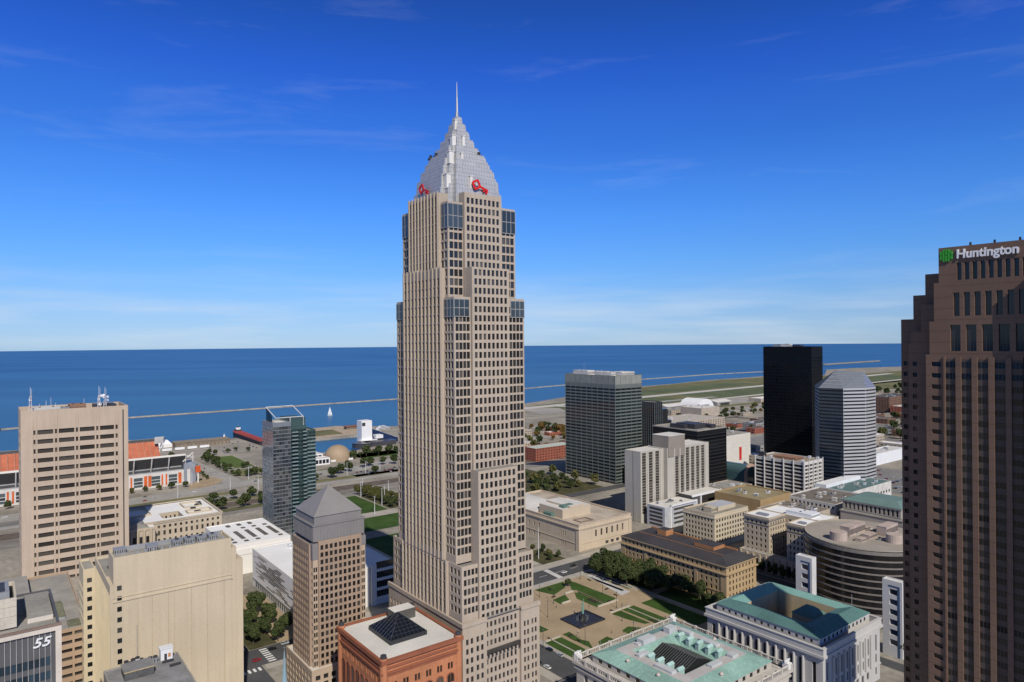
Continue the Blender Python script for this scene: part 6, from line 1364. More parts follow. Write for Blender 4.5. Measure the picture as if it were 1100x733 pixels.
sheet('harbour_beach', [[(1392, 500), (1424, 548), (1426, 610), (1380, 636), (1276, 640), (1270, 500)]], mat('pale_gravel', (.42, .34, .25), .95, .15), .03)
sheet('museum_lawn', [rect(1000, 1050, 470, 560)], M_grass, .05)
# airport
sheet('airfield_grass', [[(1120, 1170), (1490, 1180), (1560, 1600), (1690, 1660), (1800, 2050), (1840, 2300), (1870, 2560), (1860, 2880), (1860, 3040), (1700, 3336), (1700, 4200), (1120, 4200)]], M_dry, .03)
sheet('airfield_green', [[(1300, 1225), (1440, 1240), (1470, 1700), (1300, 1700)], [(1300, 1860), (1490, 1800), (1590, 3600), (1340, 3400)], [(1530, 1640), (1650, 1680), (1740, 2500), (1600, 2500)]], mat('airfield_turf', (.105, .125, .058), .95, .2, .01, fine=.1), .05)
ribbon('runway', [(1455, 1150), (1485, 1666), (1527, 2423), (1600, 3700)], 42, M_rw, .08)
ribbon('taxiway', [(1260, 1300), (1291, 2047), (1350, 3500)], 26, M_rw, .08); ribbon('taxiway', [(1342, 1480), (1336, 1850)], 26, mat('grey_taxiway', (.36, .35, .33)), .085); ribbon('taxiway', [(1280, 1340), (1470, 1260)], 24, M_rw, .085)
sheet('airport_apron', [[(1310, 1100), (1480, 1150), (1400, 1240), (1310, 1190)], rect(1150, 1262, 1280, 1900)], mat('worn_apron', (.36, .335, .30), .95, .15, .01), .06)
ribbon('shore_rocks', [(1480, 1185), (1556, 1244), (1690, 1610), (1826, 2062), (1842, 2286), (1900, 2566), (1898, 2878), (1908, 3045)], 14, M_rock, .09)
LOT = mat('worn_parking', (.20, .195, .185), .95, .2, .02, fine=.2)
sheet('parking_lot', [rect(700, 780, 1040, 1200), rect(520, 620, 1230, 1380), rect(440, 520, 1060, 1190), rect(680, 780, 1250, 1390), rect(862, 882, -100, 60), rect(1060, 1160, 700, 860), rect(870, 900, 400, 520), rect(820, 930, 760, 880), rect(330, 420, 1050, 1250), rect(322, 415, 775, 915)], LOT, .05)

# ------------------------------------------------------------------ low blocks that fill the right and the lakefront
def low(name, label, cat, P, W, D, H, wall, roof, th=TH, nA=8, nB=8, fl=4.0, units=4, seed=1, par=.7):
    b = Bld(name, label, cat, P, th, gl=glass('old_glass')); mb = MB(); rows = [(fl * i + 1.2, fl * i + 3.0) for i in range(int(H / fl))]
    b.tier(mb, 0, W, 0, D, 0, H, (ev(1, W - 1, nA, .5), rows) if nA else None, (ev(1, D - 1, nB, .5), rows) if nB else None, par=par); b.part(mb, 'wall', [wall, roof])
    if units: roof_clutter(b, 1, W - 5, 1, D - 5, H - par, units, seed, 1.3)
    return b
RB = mat('red_brick', (.30, .10, .065), .9, .12, .05); PG = mat('pale_green_roof', (.46, .52, .46), .9, .1); BRN = mat('brown_brick', (.17, .10, .07), .9, .12); TANW = mat('tan_wall', (.42, .36, .29), .9, .1); GRW = mat('grey_wall', (.30, .295, .28), .9, .1)
A_ = lambda a, b, z=0: tuple(ab(a, b, G(a)))
low('brick_block', 'red brick block with white window grid and pale green flat roof', 'building', A_(800, 660), 80, 30, 20, RB, PG, nA=14, nB=8, units=0)
low('brick_block', 'darker red brick block beside the pale green roof', 'building', A_(800, 745), 60, 40, 18, RB, ROOF_D, nA=10, units=2)
low('low_shed', 'small white-roofed sheds among the orange trees', 'shed', A_(1000, 860), 30, 16, 7, RB, ROOF_W, nA=4, nB=3, units=0)
low('terminal', 'long pale airport terminal with grey roof beyond the dark towers', 'terminal', A_(1080, 1320), 150, 40, 12, TANW, ROOF_G, nA=20, nB=6, seed=9, units=7)
low('terminal_block', 'boxy tan block at the end of the airport terminal', 'terminal', A_(1000, 1330), 70, 60, 22, TANW, ROOF_L, nA=0, nB=0, units=5, seed=19)
low('airport_garage', 'wide flat pale garage roof behind the black office', 'parking garage', A_(880, 1080), 170, 90, 18, TANW, mat('pale_deck', (.45, .41, .35), .95, .15), nA=20, nB=10, units=8, seed=29)
low('lake_office', 'low grey office with long flat roof near the black tower', 'building', A_(760, 1180), 90, 30, 14, GRW, ROOF_D, nA=12, units=3, seed=23)
low('warehouse', 'wide brown-roofed warehouse left of the black tower', 'warehouse', A_(830, 1470), 150, 50, 12, BRN, mat('brown_tar', (.17, .15, .13)), nA=10, units=3, seed=39)
low('white_depot', 'white-roofed depot near the runway left of the black tower', 'warehouse', A_(1130, 1780), 90, 40, 11, TANW, ROOF_W, nA=0, nB=0, units=0)
low('dark_brick_mill', 'dark brown brick mill right of the striped tower', 'factory', A_(700, 1610), 110, 50, 34, BRN, ROOF_D, nA=16, nB=8, units=6, seed=49)
low('brick_annex', 'orange brick annex below the dark brown mill', 'building', A_(660, 1600), 90, 34, 16, RB, ROOF_L, nA=10, nB=5, units=2, seed=59)
low('white_row', 'white-roofed row with a bright end wall right of the striped tower', 'building', A_(420, 925), 90, 24, 15, WHITEM, ROOF_L, nA=0, nB=0, units=4, seed=69)
low('grey_garage', 'low grey garage behind the arcade', 'parking garage', A_(560, 870), 110, 60, 15, GRW, LOT, nA=12, nB=8, units=0)
low('navy_shed', 'row of navy-roofed sheds between the white store and the black tower', 'shed', A_(690, 900), 100, 40, 14, GRW, mat('navy_roof', (.06, .075, .12)), nA=8, units=4, seed=71)
low('black_glass_box', 'low black glass box at the foot of the dark green slab', 'building', A_(520, 590), 50, 34, 20, mat('black_cladding', (.015, .016, .019)), mat('blue_grey_roof', (.42, .43, .47)), nA=0, nB=0, units=2, seed=81)
low('brick_walkup', 'small grey-roofed walk-up block right of the hotel', 'building', A_(420, 600), 44, 30, 14, TANW, ROOF_G, nA=6, nB=5, units=3, seed=91)
low('plaza_pavilion', 'glass-roofed low pavilion in front of the slim glass hotel', 'pavilion', A_(560, 222), 26, 40, 12, mat('silver_panel', (.42, .43, .45)), ROOF_L, nA=6, nB=8, units=2, seed=95)
low('rail_depot', 'small tan depot by the railway below the stadium', 'building', A_(770, 100), 36, 14, 8, TANW, ROOF_L, nA=5, nB=3, units=0)
def scatter():
    """the scattered low blocks of the flats; each kind of roof in each quarter has its own label"""
    r = random.Random(77); taken = [(o.location.x, o.location.y) for o in bpy.data.objects if 'label' in o and o.location.y > 700]
    kinds = [('white-roofed', ROOF_W, TANW), ('tan-roofed', mat('tan_roof', (.40, .35, .29), .9, .12, .07), TANW), ('dark-roofed brick', ROOF_D, RB), ('grey-roofed', ROOF_G, GRW), ('brown-roofed', mat('brown_tar', (.17, .15, .13)), BRN)]
    zones = [((440, 700, 780, 1180), 12, 'between the white grid office and the airport'), ((330, 760, 1190, 1600), 30, 'among the car parks right of the striped tower'), ((760, 1000, 1060, 1460), 9, 'between the black tower and the airfield'), ((860, 1120, 660, 1120), 12, 'by the autumn trees beyond the auditorium'), ((700, 1000, 1620, 2400), 22, 'beyond the dark brown mill')]
    for (a0, a1, b0, b1), n, where in zones:
        for i in range(n):
            for _ in range(30):
                a, c = r.uniform(a0, a1), r.uniform(b0, b1); p = ab(a, c)
                if all(math.hypot(p.x - x, p.y - y) > 62 for x, y in taken) and not any(abs(c - q) < 46 for q in (1010,)) : break
            else: continue
            taken.append((p.x, p.y)); nm, rf, wl = r.choice(kinds); W, D, H = r.uniform(18, 52), r.uniform(16, 36), r.uniform(5, 15)
            low('low_block', '%s low block %s' % (nm, where), 'building', (p.x, p.y, G(a)), W, D, H, wl, rf, nA=max(3, int(W / 5)), nB=max(2, int(D / 6)), units=r.randint(1, 4), seed=i + 300).root['group'] = '%s blocks %s' % (nm, where)
scatter()
def hangars():
    P = ab(1140, 1500); b = Bld('dome_hangar', 'white half-round hangar on the airfield edge', 'hangar', (P.x, P.y, -16)); n = 14; mb = MB()
    for i in range(n):
        f = lambda k: (35 - 35 * math.cos(math.pi * k / n), 24 * math.sin(math.pi * k / n))
        (x0, z0), (x1, z1) = f(i), f(i + 1); mb.face([(x0, 0, z0), (x1, 0, z1), (x1, 60, z1), (x0, 60, z0)]); mb.face([(x0, 0, 0), (x1, 0, 0), (x1, 0, z1), (x0, 0, z0)])
    b.part(mb, 'hangar_shell', mat('clean_white', (.78, .78, .77))); mb = MB(); mb.box(20, 50, -.4, -.02, 0, 9); b.part(mb, 'hangar_door', METAL)
    for i, (a, c, W, lab) in enumerate(((1160, 1400, 80, 'silver gabled hangar left of the white half-round hangar'), (1150, 1600, 70, 'grey gabled hangar right of the white half-round hangar'), (1190, 1240, 90, 'long white gabled hangar nearest the taxiway'))):
        P = ab(a, c); b = Bld('gabled_hangar', lab, 'hangar', (P.x, P.y, -16)); mb = MB(); D = 44; m = (METAL, GRW, WHITEM)[i]
        mb.box(0, W, 0, D, 0, 9, 0, 't'); mb.face([(0, -1, 9), (W, -1, 9), (W, D / 2, 14), (0, D / 2, 14)], 1); mb.face([(W, D + 1, 9), (0, D + 1, 9), (0, D / 2, 14), (W, D / 2, 14)], 1); mb.face([(0, D, 9), (0, 0, 9), (0, D / 2, 14)]); mb.face([(W, 0, 9), (W, D, 9), (W, D / 2, 14)]); b.part(mb, 'hangar_shell', [m, ROOF_W if i == 2 else ROOF_L])
        mb = MB(); mb.box(W * .2, W * .8, -.3, -.02, 0, 7); b.part(mb, 'hangar_door', DARKM)
hangars()

# ------------------------------------------------------------------ park furniture
def park():
    P = ab(300, 283); b = Bld('fountain', 'dark square fountain basin with spraying jets round a green bronze figure on a column', 'fountain', (P.x, P.y, .04)); rk = mat('black_granite', (.035, .037, .042), .35, .25, .6); gn = mat('verdigris', (.16, .33, .27), .7, .15)
    mb = MB(); mb.box(-10.5, 10.5, -8.5, 8.5, 0, .5); mb.ring(-10.5, 10.5, -8.5, 8.5, 0, .5, 1.0, .9); b.part(mb, 'basin', rk)
    mb = MB(); mb.face([(-9.6, -7.6, .62), (9.6, -7.6, .62), (9.6, 7.6, .62), (-9.6, 7.6, .62)]); b.part(mb, 'water', mat('fountain_water', (.030, .032, .034), .35, .5, 1.2, spec=.2))
    mb = MB(); mb.cyl(0, 0, 2.2, 1.5, .5, 2.6, 16); mb.cyl(0, 0, 1.0, .8, 2.6, 4.0, 12); b.part(mb, 'pedestal', rk)
    mb = MB(); mb.cyl(0, 0, .75, .55, 4.0, 8.4, 10); mb.cyl(0, 0, .55, .62, 8.4, 9.6, 10); mb.dome(0, 0, 10.2, .42, .5, 10, 4); mb.bar((.3, 0, 9.3), (.9, 0, 12.6), .2); mb.bar((-.4, 0, 9.4), (-.8, 0, 8.0), .18); b.part(mb, 'bronze_figure', gn)
    sp = mat('water_spray', (.36, .38, .38), .5, .1); r = random.Random(3)
    mb = MB()
    for i in range(16):
        a = r.uniform(0, 6.28); q = r.uniform(1.6, 4.5); x, y = q * math.cos(a) * 1.2, q * math.sin(a); mb.cyl(x, y, .12, .03, .6, .6 + r.uniform(.8, 2.6), 5)
    tag(b.part(mb, 'water_jets', sp), kind='stuff')
    def lamp(a, c, h, label, grp):
        P = ab(a, c); t = thing('street_lamp', label, 'street lamp', (P.x, P.y, .05), TH, grp); mb = MB(); mb.cyl(0, 0, .16, .09, 0, h, 6); mb.cyl(0, 0, .3, .26, 0, .8, 6); mb.build('pole', DARKM, t)
        mb = MB(); mb.cyl(0, 0, .25, .42, h, h + .6, 8); mb.cyl(0, 0, .42, .1, h + .6, h + .9, 8); mb.build('lamp_head', mat('lamp_head', (.12, .12, .12), .4), t); return t
    proto = lamp(344, 286, 9.5, 'tall dark lamp post on the park plaza', 'lamp posts round the park plaza'); kids = [c for c in bpy.data.objects if c.parent == proto]
    for a, c in ((316, 269), (284, 300), (276, 262), (330, 286), (300, 312), (352, 330), (262, 286), (322, 322), (286, 240), (256, 306)):
        q = ab(a, c, .05); t = link_copy(proto); t.location = q
        for k in kids: link_copy(k, t)
    for i, (a, c, hh, lab) in enumerate(((405, 336, 24, 'tall pale flagpole on the lawn before the auditorium'), (336, 246, 12, 'short pale flagpole by the street along the park'))):
        q = ab(a, c, .05); t = thing('flagpole', lab, 'flagpole', q); mb = MB(); mb.cyl(0, 0, .26, .12, 0, hh, 8); mb.build('pole', WHITEM, t); mb = MB(); mb.dome(0, 0, hh, .3, .4, 8, 3); mb.build('finial', METAL, t)
    wl = mat('park_wall_stone', (.50, .46, .39), .85)
    for i, (a0, a1, c0, c1, lab) in enumerate(((337.5, 338.5, 303, 310, 'low wall by the diagonal path'), (308, 309, 304, 322, 'low wall at the long lawn end nearest the fountain'), (296.4, 297.2, 303, 321, 'low wall edging the right lawn'), (265, 266, 268, 276, 'low wall on the small near lawn'), (290.6, 291.3, 246, 257, 'low wall at the head of the striped lawn'), (268, 269, 292, 299, 'low wall on the small right lawn'), (312, 355, 343.2, 344, 'long low wall beside the pale ramp'), (326, 327, 290, 297, 'low wall on the small far lawn'))):
        mb = MB(); p = [ab(*q) for q in rect(a0, a1, c0, c1)]; mb.prism([(v.x, v.y) for v in p], .02, .75); tag(mb.build('park_wall', wl), lab, 'low wall')
    dk = mat('bench_wood', (.055, .042, .032), .8); first = None
    for i, (a, c) in enumerate(((338, 293), (350, 300), (310, 316), (298, 306), (268, 271), (292, 250), (288, 262), (280, 261), (270, 296), (315, 327), (326, 330), (322, 262), (312, 254), (346, 333))):
        q = ab(a, c, .06)
        if not first:
            first = thing('park_bench', 'dark wooden bench on the park paving', 'bench', q, TH, 'benches round the park lawns'); mb = MB(); mb.box(-1.6, 1.6, -.3, .3, .42, .5); mb.build('seat', dk, first); mb = MB(); mb.box(-1.6, 1.6, .26, .34, .5, 1.0); mb.build('backrest', dk, first)
            for x in (-1.4, 1.4): mb = MB(); mb.box(x - .06, x + .06, -.28, .3, 0, .42); mb.build('leg', DARKM, first)
            kids_b = [o for o in bpy.data.objects if o.parent == first]
        else:
            t = link_copy(first); t.location = q; t.rotation_euler = (0, 0, R(TH + (90 if i % 2 else 0)))
            for k in kids_b: link_copy(k, t)
    # pedestrians: one continuous body each
    def person_mesh(seed):
        r = random.Random(seed); mb = MB(); st = r.uniform(.12, .3)
        rings = [(0, .0, .95, .17, .12), (0, 0, 1.15, .15, .11), (0, 0, 1.42, .21, .13), (0, 0, 1.5, .09, .08), (0, 0, 1.56, .07, .07), (0, .01, 1.64, .095, .11), (0, .01, 1.72, .09, .105), (0, 0, 1.79, .03, .04)]
        n = 8; Pn = [[(x + rx * math.cos(6.283 * i / n), y + ry * math.sin(6.283 * i / n), z) for i in range(n)] for x, y, z, rx, ry in rings]
        for k in range(len(Pn) - 1):
            for i in range(n): j = (i + 1) % n; mb.face([Pn[k][i], Pn[k][j], Pn[k + 1][j], Pn[k + 1][i]], 0 if k < 3 else (2 if k < 6 else 3))
        for sx, sy in ((.09, st), (-.09, -st)):
            L3 = [(sx, sy, .02, .05), (sx * 1.1, sy * .5, .5, .065), (sx, 0, .97, .095)]; Q = [[(x + r_ * math.cos(6.283 * i / 6), y + r_ * math.sin(6.283 * i / 6), z) for i in range(6)] for x, y, z, r_ in L3]
            for k in range(2):
                for i in range(6): j = (i + 1) % 6; mb.face([Q[k][i], Q[k][j], Q[k + 1][j], Q[k + 1][i]], 1)
            mb.box(sx - .05, sx + .05, sy - .08, sy + .18, 0, .08, 3)
            A3 = [(sx * 2.6, 0, 1.42, .05), (sx * 3.0, -sy * .5, 1.12, .04), (sx * 2.9, -sy, .86, .035)]; Q = [[(x + r_ * math.cos(6.283 * i / 6), y + r_ * math.sin(6.283 * i / 6), z) for i in range(6)] for x, y, z, r_ in A3]
            for k in range(2):
                for i in range(6): j = (i + 1) % 6; mb.face([Q[k + 1][i], Q[k + 1][j], Q[k][j], Q[k][i]], 0 if k == 0 else 2)
        return mb
    skin = mat('skin', (.42, .26, .19), .7); hair = mat('dark_hair', (.03, .022, .018), .8)
    for i, (a, c, rz, lab, shirt) in enumerate(((312, 300, 20, 'person in a dark jacket walking right of the fountain', (.03, .03, .035)), (288, 268, 200, 'person in a white shirt near the striped lawn', (.7, .7, .7)), (276, 283, 120, 'person in red crossing the near plaza', (.4, .04, .03)), (324, 283, 60, 'person in blue on the far side of the fountain', (.05, .09, .25)), (352, 345, 300, 'person in black at the head of the long ramp', (.02, .02, .02)), (348, 338, 90, 'person in grey beside the long ramp', (.25, .25, .26)))):
        q = ab(a, c, .06); o = person_mesh(i).build('person', [mat('shirt_%d' % i, shirt), mat('dark_trousers', (.03, .032, .045)), skin, hair], merge=True); o.location = q; o.rotation_euler = (0, 0, R(rz)); tag(o, lab, 'person')
park()

# ------------------------------------------------------------------ trees
def leaf_mat(name, lo, mid, hi):
    m, nt, b = _nt(name); N = nt.nodes; K = nt.links.new
    geo = N.new('ShaderNodeNewGeometry'); oi = N.new('ShaderNodeObjectInfo'); t = N.new('ShaderNodeTexCoord')
    n = N.new('ShaderNodeTexNoise'); n.inputs['Scale'].default_value = .45; n.inputs['Detail'].default_value = 3; K(t.outputs['Object'], n.inputs['Vector'])
    a = N.new('ShaderNodeMath'); a.operation = 'MULTIPLY_ADD'; K(geo.outputs['Random Per Island'], a.inputs[0]); a.inputs[1].default_value = .45; K(n.outputs['Fac'], a.inputs[2])
    a2 = N.new('ShaderNodeMath'); a2.operation = 'MULTIPLY_ADD'; K(oi.outputs['Random'], a2.inputs[0]); a2.inputs[1].default_value = .3; K(a.outputs[0], a2.inputs[2])
    cr = N.new('ShaderNodeValToRGB'); K(a2.outputs[0], cr.inputs[0]); e = cr.color_ramp.elements; e[0].position = .45; e[0].color = (*lo, 1); e[1].position = 1.05 if False else 1.0; e[1].color = (*hi, 1); k = e.new(.75); k.color = (*mid, 1)
    K(cr.outputs[0], b.inputs['Base Color']); b.inputs['Roughness'].default_value = .7; b.inputs['Specular IOR Level'].default_value = .2
    return m
LEAF = leaf_mat('leaves_green', (.017, .030, .010), (.037, .055, .017), (.070, .088, .030)); LEAF_O = leaf_mat('leaves_autumn', (.085, .045, .014), (.15, .075, .02), (.14, .11, .03)); LEAF_Y = leaf_mat('leaves_olive', (.045, .055, .014), (.085, .09, .025), (.12, .115, .04))
BARK = mat('bark', (.085, .065, .05), .95, .2, .5)
def crown_mesh(seed, n, leaf, rx, rz, zc, lobes):
    """many small leaf clumps spread through a few overlapping lobes, with gaps"""
    r = random.Random(seed); mb = MB(); L_ = [(0, 0, zc, rx * .72, rz * .8)]
    for i in range(lobes):
        a = 6.283 * i / lobes + r.uniform(-.5, .5); q = rx * r.uniform(.35, .62); s_ = r.uniform(.38, .58); L_.append((q * math.cos(a), q * math.sin(a), zc + rz * r.uniform(-.5, .55), rx * s_, rz * s_))
    for i in range(n):
        x0, y0, z0, a, c = r.choice(L_); u, v = r.uniform(-1, 1), r.uniform(0, 6.283); q = r.uniform(.55, 1.06) ** .6; s = math.sqrt(1 - u * u)
        p = Vector((x0 + a * q * s * math.cos(v), y0 + a * q * s * math.sin(v), z0 + c * q * u))
        nrm = Vector((s * math.cos(v) + r.gauss(0, .5), s * math.sin(v) + r.gauss(0, .5), u + r.gauss(.2, .5))).normalized(); t = nrm.orthogonal().normalized(); w = nrm.cross(t); ang = r.uniform(0, 6.283); t, w = t * math.cos(ang) + w * math.sin(ang), w * math.cos(ang) - t * math.sin(ang)
        k = leaf * r.uniform(.6, 1.35); b_ = nrm * k * .25
        mb.face([p - t * k - w * k * .6, p + t * k * .9 - w * k * .75 + b_, p + t * k + w * k * .6, p - t * k * .8 + w * k * .8 + b_])
    return mb
def trunk_mesh(seed, h, r0):
    r = random.Random(seed); mb = MB(); mb.cyl(0, 0, r0, r0 * .6, 0, h * .5, 7)
    for i in range(5):
        a = 6.283 * i / 5 + r.uniform(-.4, .4); mb.bar((0, 0, h * r.uniform(.3, .48)), (h * .24 * math.cos(a), h * .24 * math.sin(a), h * r.uniform(.6, .8)), r0 * .32, n=5)
    mb.bar((0, 0, h * .45), (0, 0, h * .85), r0 * .45, n=5)
    return mb
TREE = {}
def tree(kind, p, s, rz, label, group):
    if kind not in TREE:
        base, v = kind[:-1], int(kind[-1]); lm = {'n': LEAF, 'f': LEAF, 'o': LEAF_O, 'y': LEAF_Y, 'g': LEAF_Y}[base]; near = base in 'ng'
        c = crown_mesh(v * 13 + ord(base), 2600 if near else 420, .30 if near else .72, 3.9 + .3 * v, 3.6 + .4 * (v % 2), 6.0, 6 + v); t = trunk_mesh(v, 8.5, .34)
        a = c.build('crown', lm); q = t.build('trunk', BARK); TREE[kind] = (a.data, q.data); bpy.data.objects.remove(a); bpy.data.objects.remove(q)
    e = thing('tree', label, 'tree', p, 0, group); e.rotation_euler = (0, 0, rz); e.scale = (s, s, s * rng.uniform(.9, 1.15))
    for nm, me in zip(('crown', 'trunk'), TREE[kind]): o = bpy.data.objects.new(nm, me); col.objects.link(o); o.parent = e
FAR = {'f': MB(), 'o': MB(), 'y': MB()}
def far_grove(pts, kinds, s):
    '''woods and scattered trees more than a kilometre off: leaf clumps of one mass'''
    for a, c in pts:
        k = rng.choice(kinds)[0]; q = rng.uniform(*s); o = ab(a, c, G(a)); m = crown_mesh(rng.randint(0, 9999), 210, .85, 4.1, 3.8, 5.6, 6); F = FAR[k]; n = len(F.v)
        F.v += [(o.x + x * q, o.y + y * q, o.z + z * q) for x, y, z in m.v]; F.f += [tuple(i + n for i in f) for f in m.f]; F.m += m.m
        F.bar((o.x, o.y, o.z), (o.x, o.y, o.z + 5 * q), .3 * q)
def grove(pts, kinds, s, label, group):
    for a, c in pts: tree(rng.choice(kinds), ab(a, c, G(a) + .02), rng.uniform(*s), rng.uniform(0, 6.28), label, group)
N3 = ['n0', 'n1', 'n2']; F3 = ['f0', 'f1', 'f2']
jit = lambda pts, d: [(a + rng.uniform(-d, d), c + rng.uniform(-d, d)) for a, c in pts]
grove([(356, 349), (350, 356), (344, 350), (338, 357), (331, 350), (325, 358), (318, 351), (311, 358), (304, 351), (357, 362), (349, 364), (340, 364), (330, 365), (320, 365), (310, 365), (298, 357), (291, 364), (335, 344), (322, 345), (350, 344)], N3, (1.2, 1.65), 'large round park tree between the long lawn and the ochre stone building', 'grove beside the ochre building')
grove([(284, 362), (276, 364), (268, 360), (262, 365), (300, 366), (258, 358)], N3, (.9, 1.25), 'dark park tree in the shade below the ochre building entrance', 'shaded trees below the ochre building')
tree('n1', ab(347, 313.5, .05), .62, 1, 'lone dark bushy tree at the corner of the far lawn', None)
grove([(418, 336), (411, 341), (404, 346), (398, 350), (416, 350), (396, 340), (424, 346)], ['n0', 'g1'], (.45, .7), 'small bushy tree on the lawn before the auditorium', 'small trees before the auditorium')
grove([(256, 443), (264, 441), (272, 443), (281, 441), (290, 443), (250, 437)], N3, (.8, 1.1), 'street tree along the stone colonnade', 'street trees along the colonnade')
tree('n2', ab(160, 383, .02), 1.35, 2, 'big street tree in front of the nearer white marble slab', None); tree('n0', ab(149, 390, .02), 1.1, 2, 'smaller street tree close against the granite tower', None)
grove([(452, 116), (440, 121), (428, 113), (420, 124), (408, 117), (399, 126), (391, 117), (412, 133), (386, 129), (462, 118), (433, 131), (402, 109), (395, 136)], N3, (.95, 1.35), 'leafy tree in the small square beside the white hall', 'trees in the square by the white hall')
tree('n1', ab(345, 124, .02), .6, 2, 'small street tree on the corner by the spire', None)
grove(jit([(a, c) for c in (327, 335, 343) for a in range(626, 722, 12)], 1.5), ['g0', 'g1', 'n1'], (.85, 1.15), 'olive green tree in the planted rows beside the mall lawn', 'tree rows beside the mall lawn')
grove(jit([(1012, 470), (1018, 484), (1022, 498), (1028, 512), (1020, 525), (1034, 536), (1010, 505), (1012, 540), (1040, 520), (1005, 455)], 3), F3, (1.0, 1.6), 'shore tree between the dome and the museum', 'trees between dome and museum')
grove([(905, 392), (912, 408), (930, 440), (933, 452), (884, 372), (930, 470), (925, 486), (880, 345), (890, 500), (875, 430)], F3, (1.0, 1.7), 'roadside tree below the harbour', 'roadside trees below the harbour')
grove(jit([(775, 190), (785, 205), (775, 220), (790, 228), (778, 240), (790, 252), (772, 255), (784, 268), (775, 282), (790, 292), (840, 205), (838, 230), (842, 250), (838, 270), (836, 300)], 4), F3, (1.0, 1.7), 'bushy tree on the slope below the railway', 'trees on the slope by the railway')
grove(jit([(a, c) for c in (246 - 9, 271) for a in range(985, 1170, 17)], 2), F3, (.55, .8), 'young tree along the street beside the stadium', 'street trees beside the stadium')
grove(jit([(952, c) for c in range(20, 205, 15)], 2), F3 + ['y0'], (.7, 1.1), 'tree along the orange and white stadium front', 'trees along the stadium front')
grove(jit([(a, 274) for a in range(1048, 1170, 12)] + [(1040, c) for c in (282, 296, 308)] + [(980, 276), (984, 290), (976, 298), (970, 304), (968, 288), (1190, 300), (1200, 318), (1205, 335), (1198, 352), (1210, 290), (1180, 250), (1190, 235)], 3), F3, (.8, 1.3), 'tree round the sports field', 'trees round the sports field')
grove(jit([(960, 862), (975, 880), (990, 900), (940, 870), (950, 900), (1010, 920), (1030, 900), (920, 905), (960, 930), (985, 945), (900, 850), (930, 935), (1050, 940), (880, 880), (1075, 905)], 8), ['o0', 'o1', 'y1', 'f1'], (1.2, 1.9), 'rust and orange autumn tree beyond the auditorium', 'autumn trees beyond the auditorium')
grove(jit([(a, c) for a in (575, 600, 625, 650) for c in range(455, 560, 17)], 6), ['f0', 'f1', 'y0'], (.8, 1.3), 'green tree at the foot of the dark green slab', 'trees at the foot of the green slab')
grove(jit([(960 + .14 * (c - 1250) + d, c) for c in range(1250, 1850, 32) for d in (-30, 28)], 9), F3 + ['y0', 'o0'], (1.0, 1.7), 'tree along the shore road by the airport', 'trees along the shore road')
far_grove([(rng.uniform(980, 1130), rng.uniform(1950, 2900)) for _ in range(46)], F3, (1.6, 2.6))
far_grove([(rng.uniform(470, 720), rng.uniform(1040, 1560)) for _ in range(26)], F3 + ['y1', 'o1'], (1.1, 1.9))
grove(jit([(760, 1050), (765, 1075), (770, 1100), (775, 1130), (765, 1160), (790, 1000), (800, 1030), (650, 800), (660, 830), (655, 860)], 6), F3, (1.2, 1.9), 'tree by the navy-roofed sheds', 'trees by the navy sheds')

far_grove(jit([(a, c) for a in range(880, 1130, 42) for c in range(640, 1090, 50)], 18), F3 + ['y0', 'o1', 'o0'], (.9, 1.7))
far_grove(jit([(a, c) for a in range(340, 700, 60) for c in range(1180, 1600, 52)], 22), F3 + ['y0', 'y1', 'o1'], (.9, 1.6))
far_grove([(rng.uniform(700, 980), rng.uniform(1500, 2500)) for _ in range(40)], F3 + ['y0'], (1.2, 2.0))
grove(jit([(462, 100 + 0), (480, 118), (490, 112), (474, 108)], 2), N3, (.9, 1.2), 'tree against the end of the white hall wall', 'trees at the end of the white hall')

far_grove([(rng.uniform(330, 700), rng.uniform(760, 1000)) for _ in range(10)], F3 + ['y0'], (.9, 1.4))
far_grove([(rng.uniform(1000, 1120), rng.uniform(640, 1050)) for _ in range(34)], F3 + ['o0', 'o1', 'y0'], (1.1, 1.9))
far_grove([(rng.uniform(860, 960), rng.uniform(1900, 3600)) for _ in range(60)], F3 + ['y0'], (1.4, 2.4))
fw = MB(); mats_ = []
for k, lm in (('f', LEAF), ('o', LEAF_O), ('y', LEAF_Y)):
    n = len(fw.v); fw.v += FAR[k].v; fw.f += [tuple(i + n for i in f) for f in FAR[k].f]; fw.m += [len(mats_)] * len(FAR[k].f); mats_.append(lm)
tag(fw.build('far_trees', mats_), 'far scattered trees and woods between the towers and the airport', 'trees', kind='stuff')

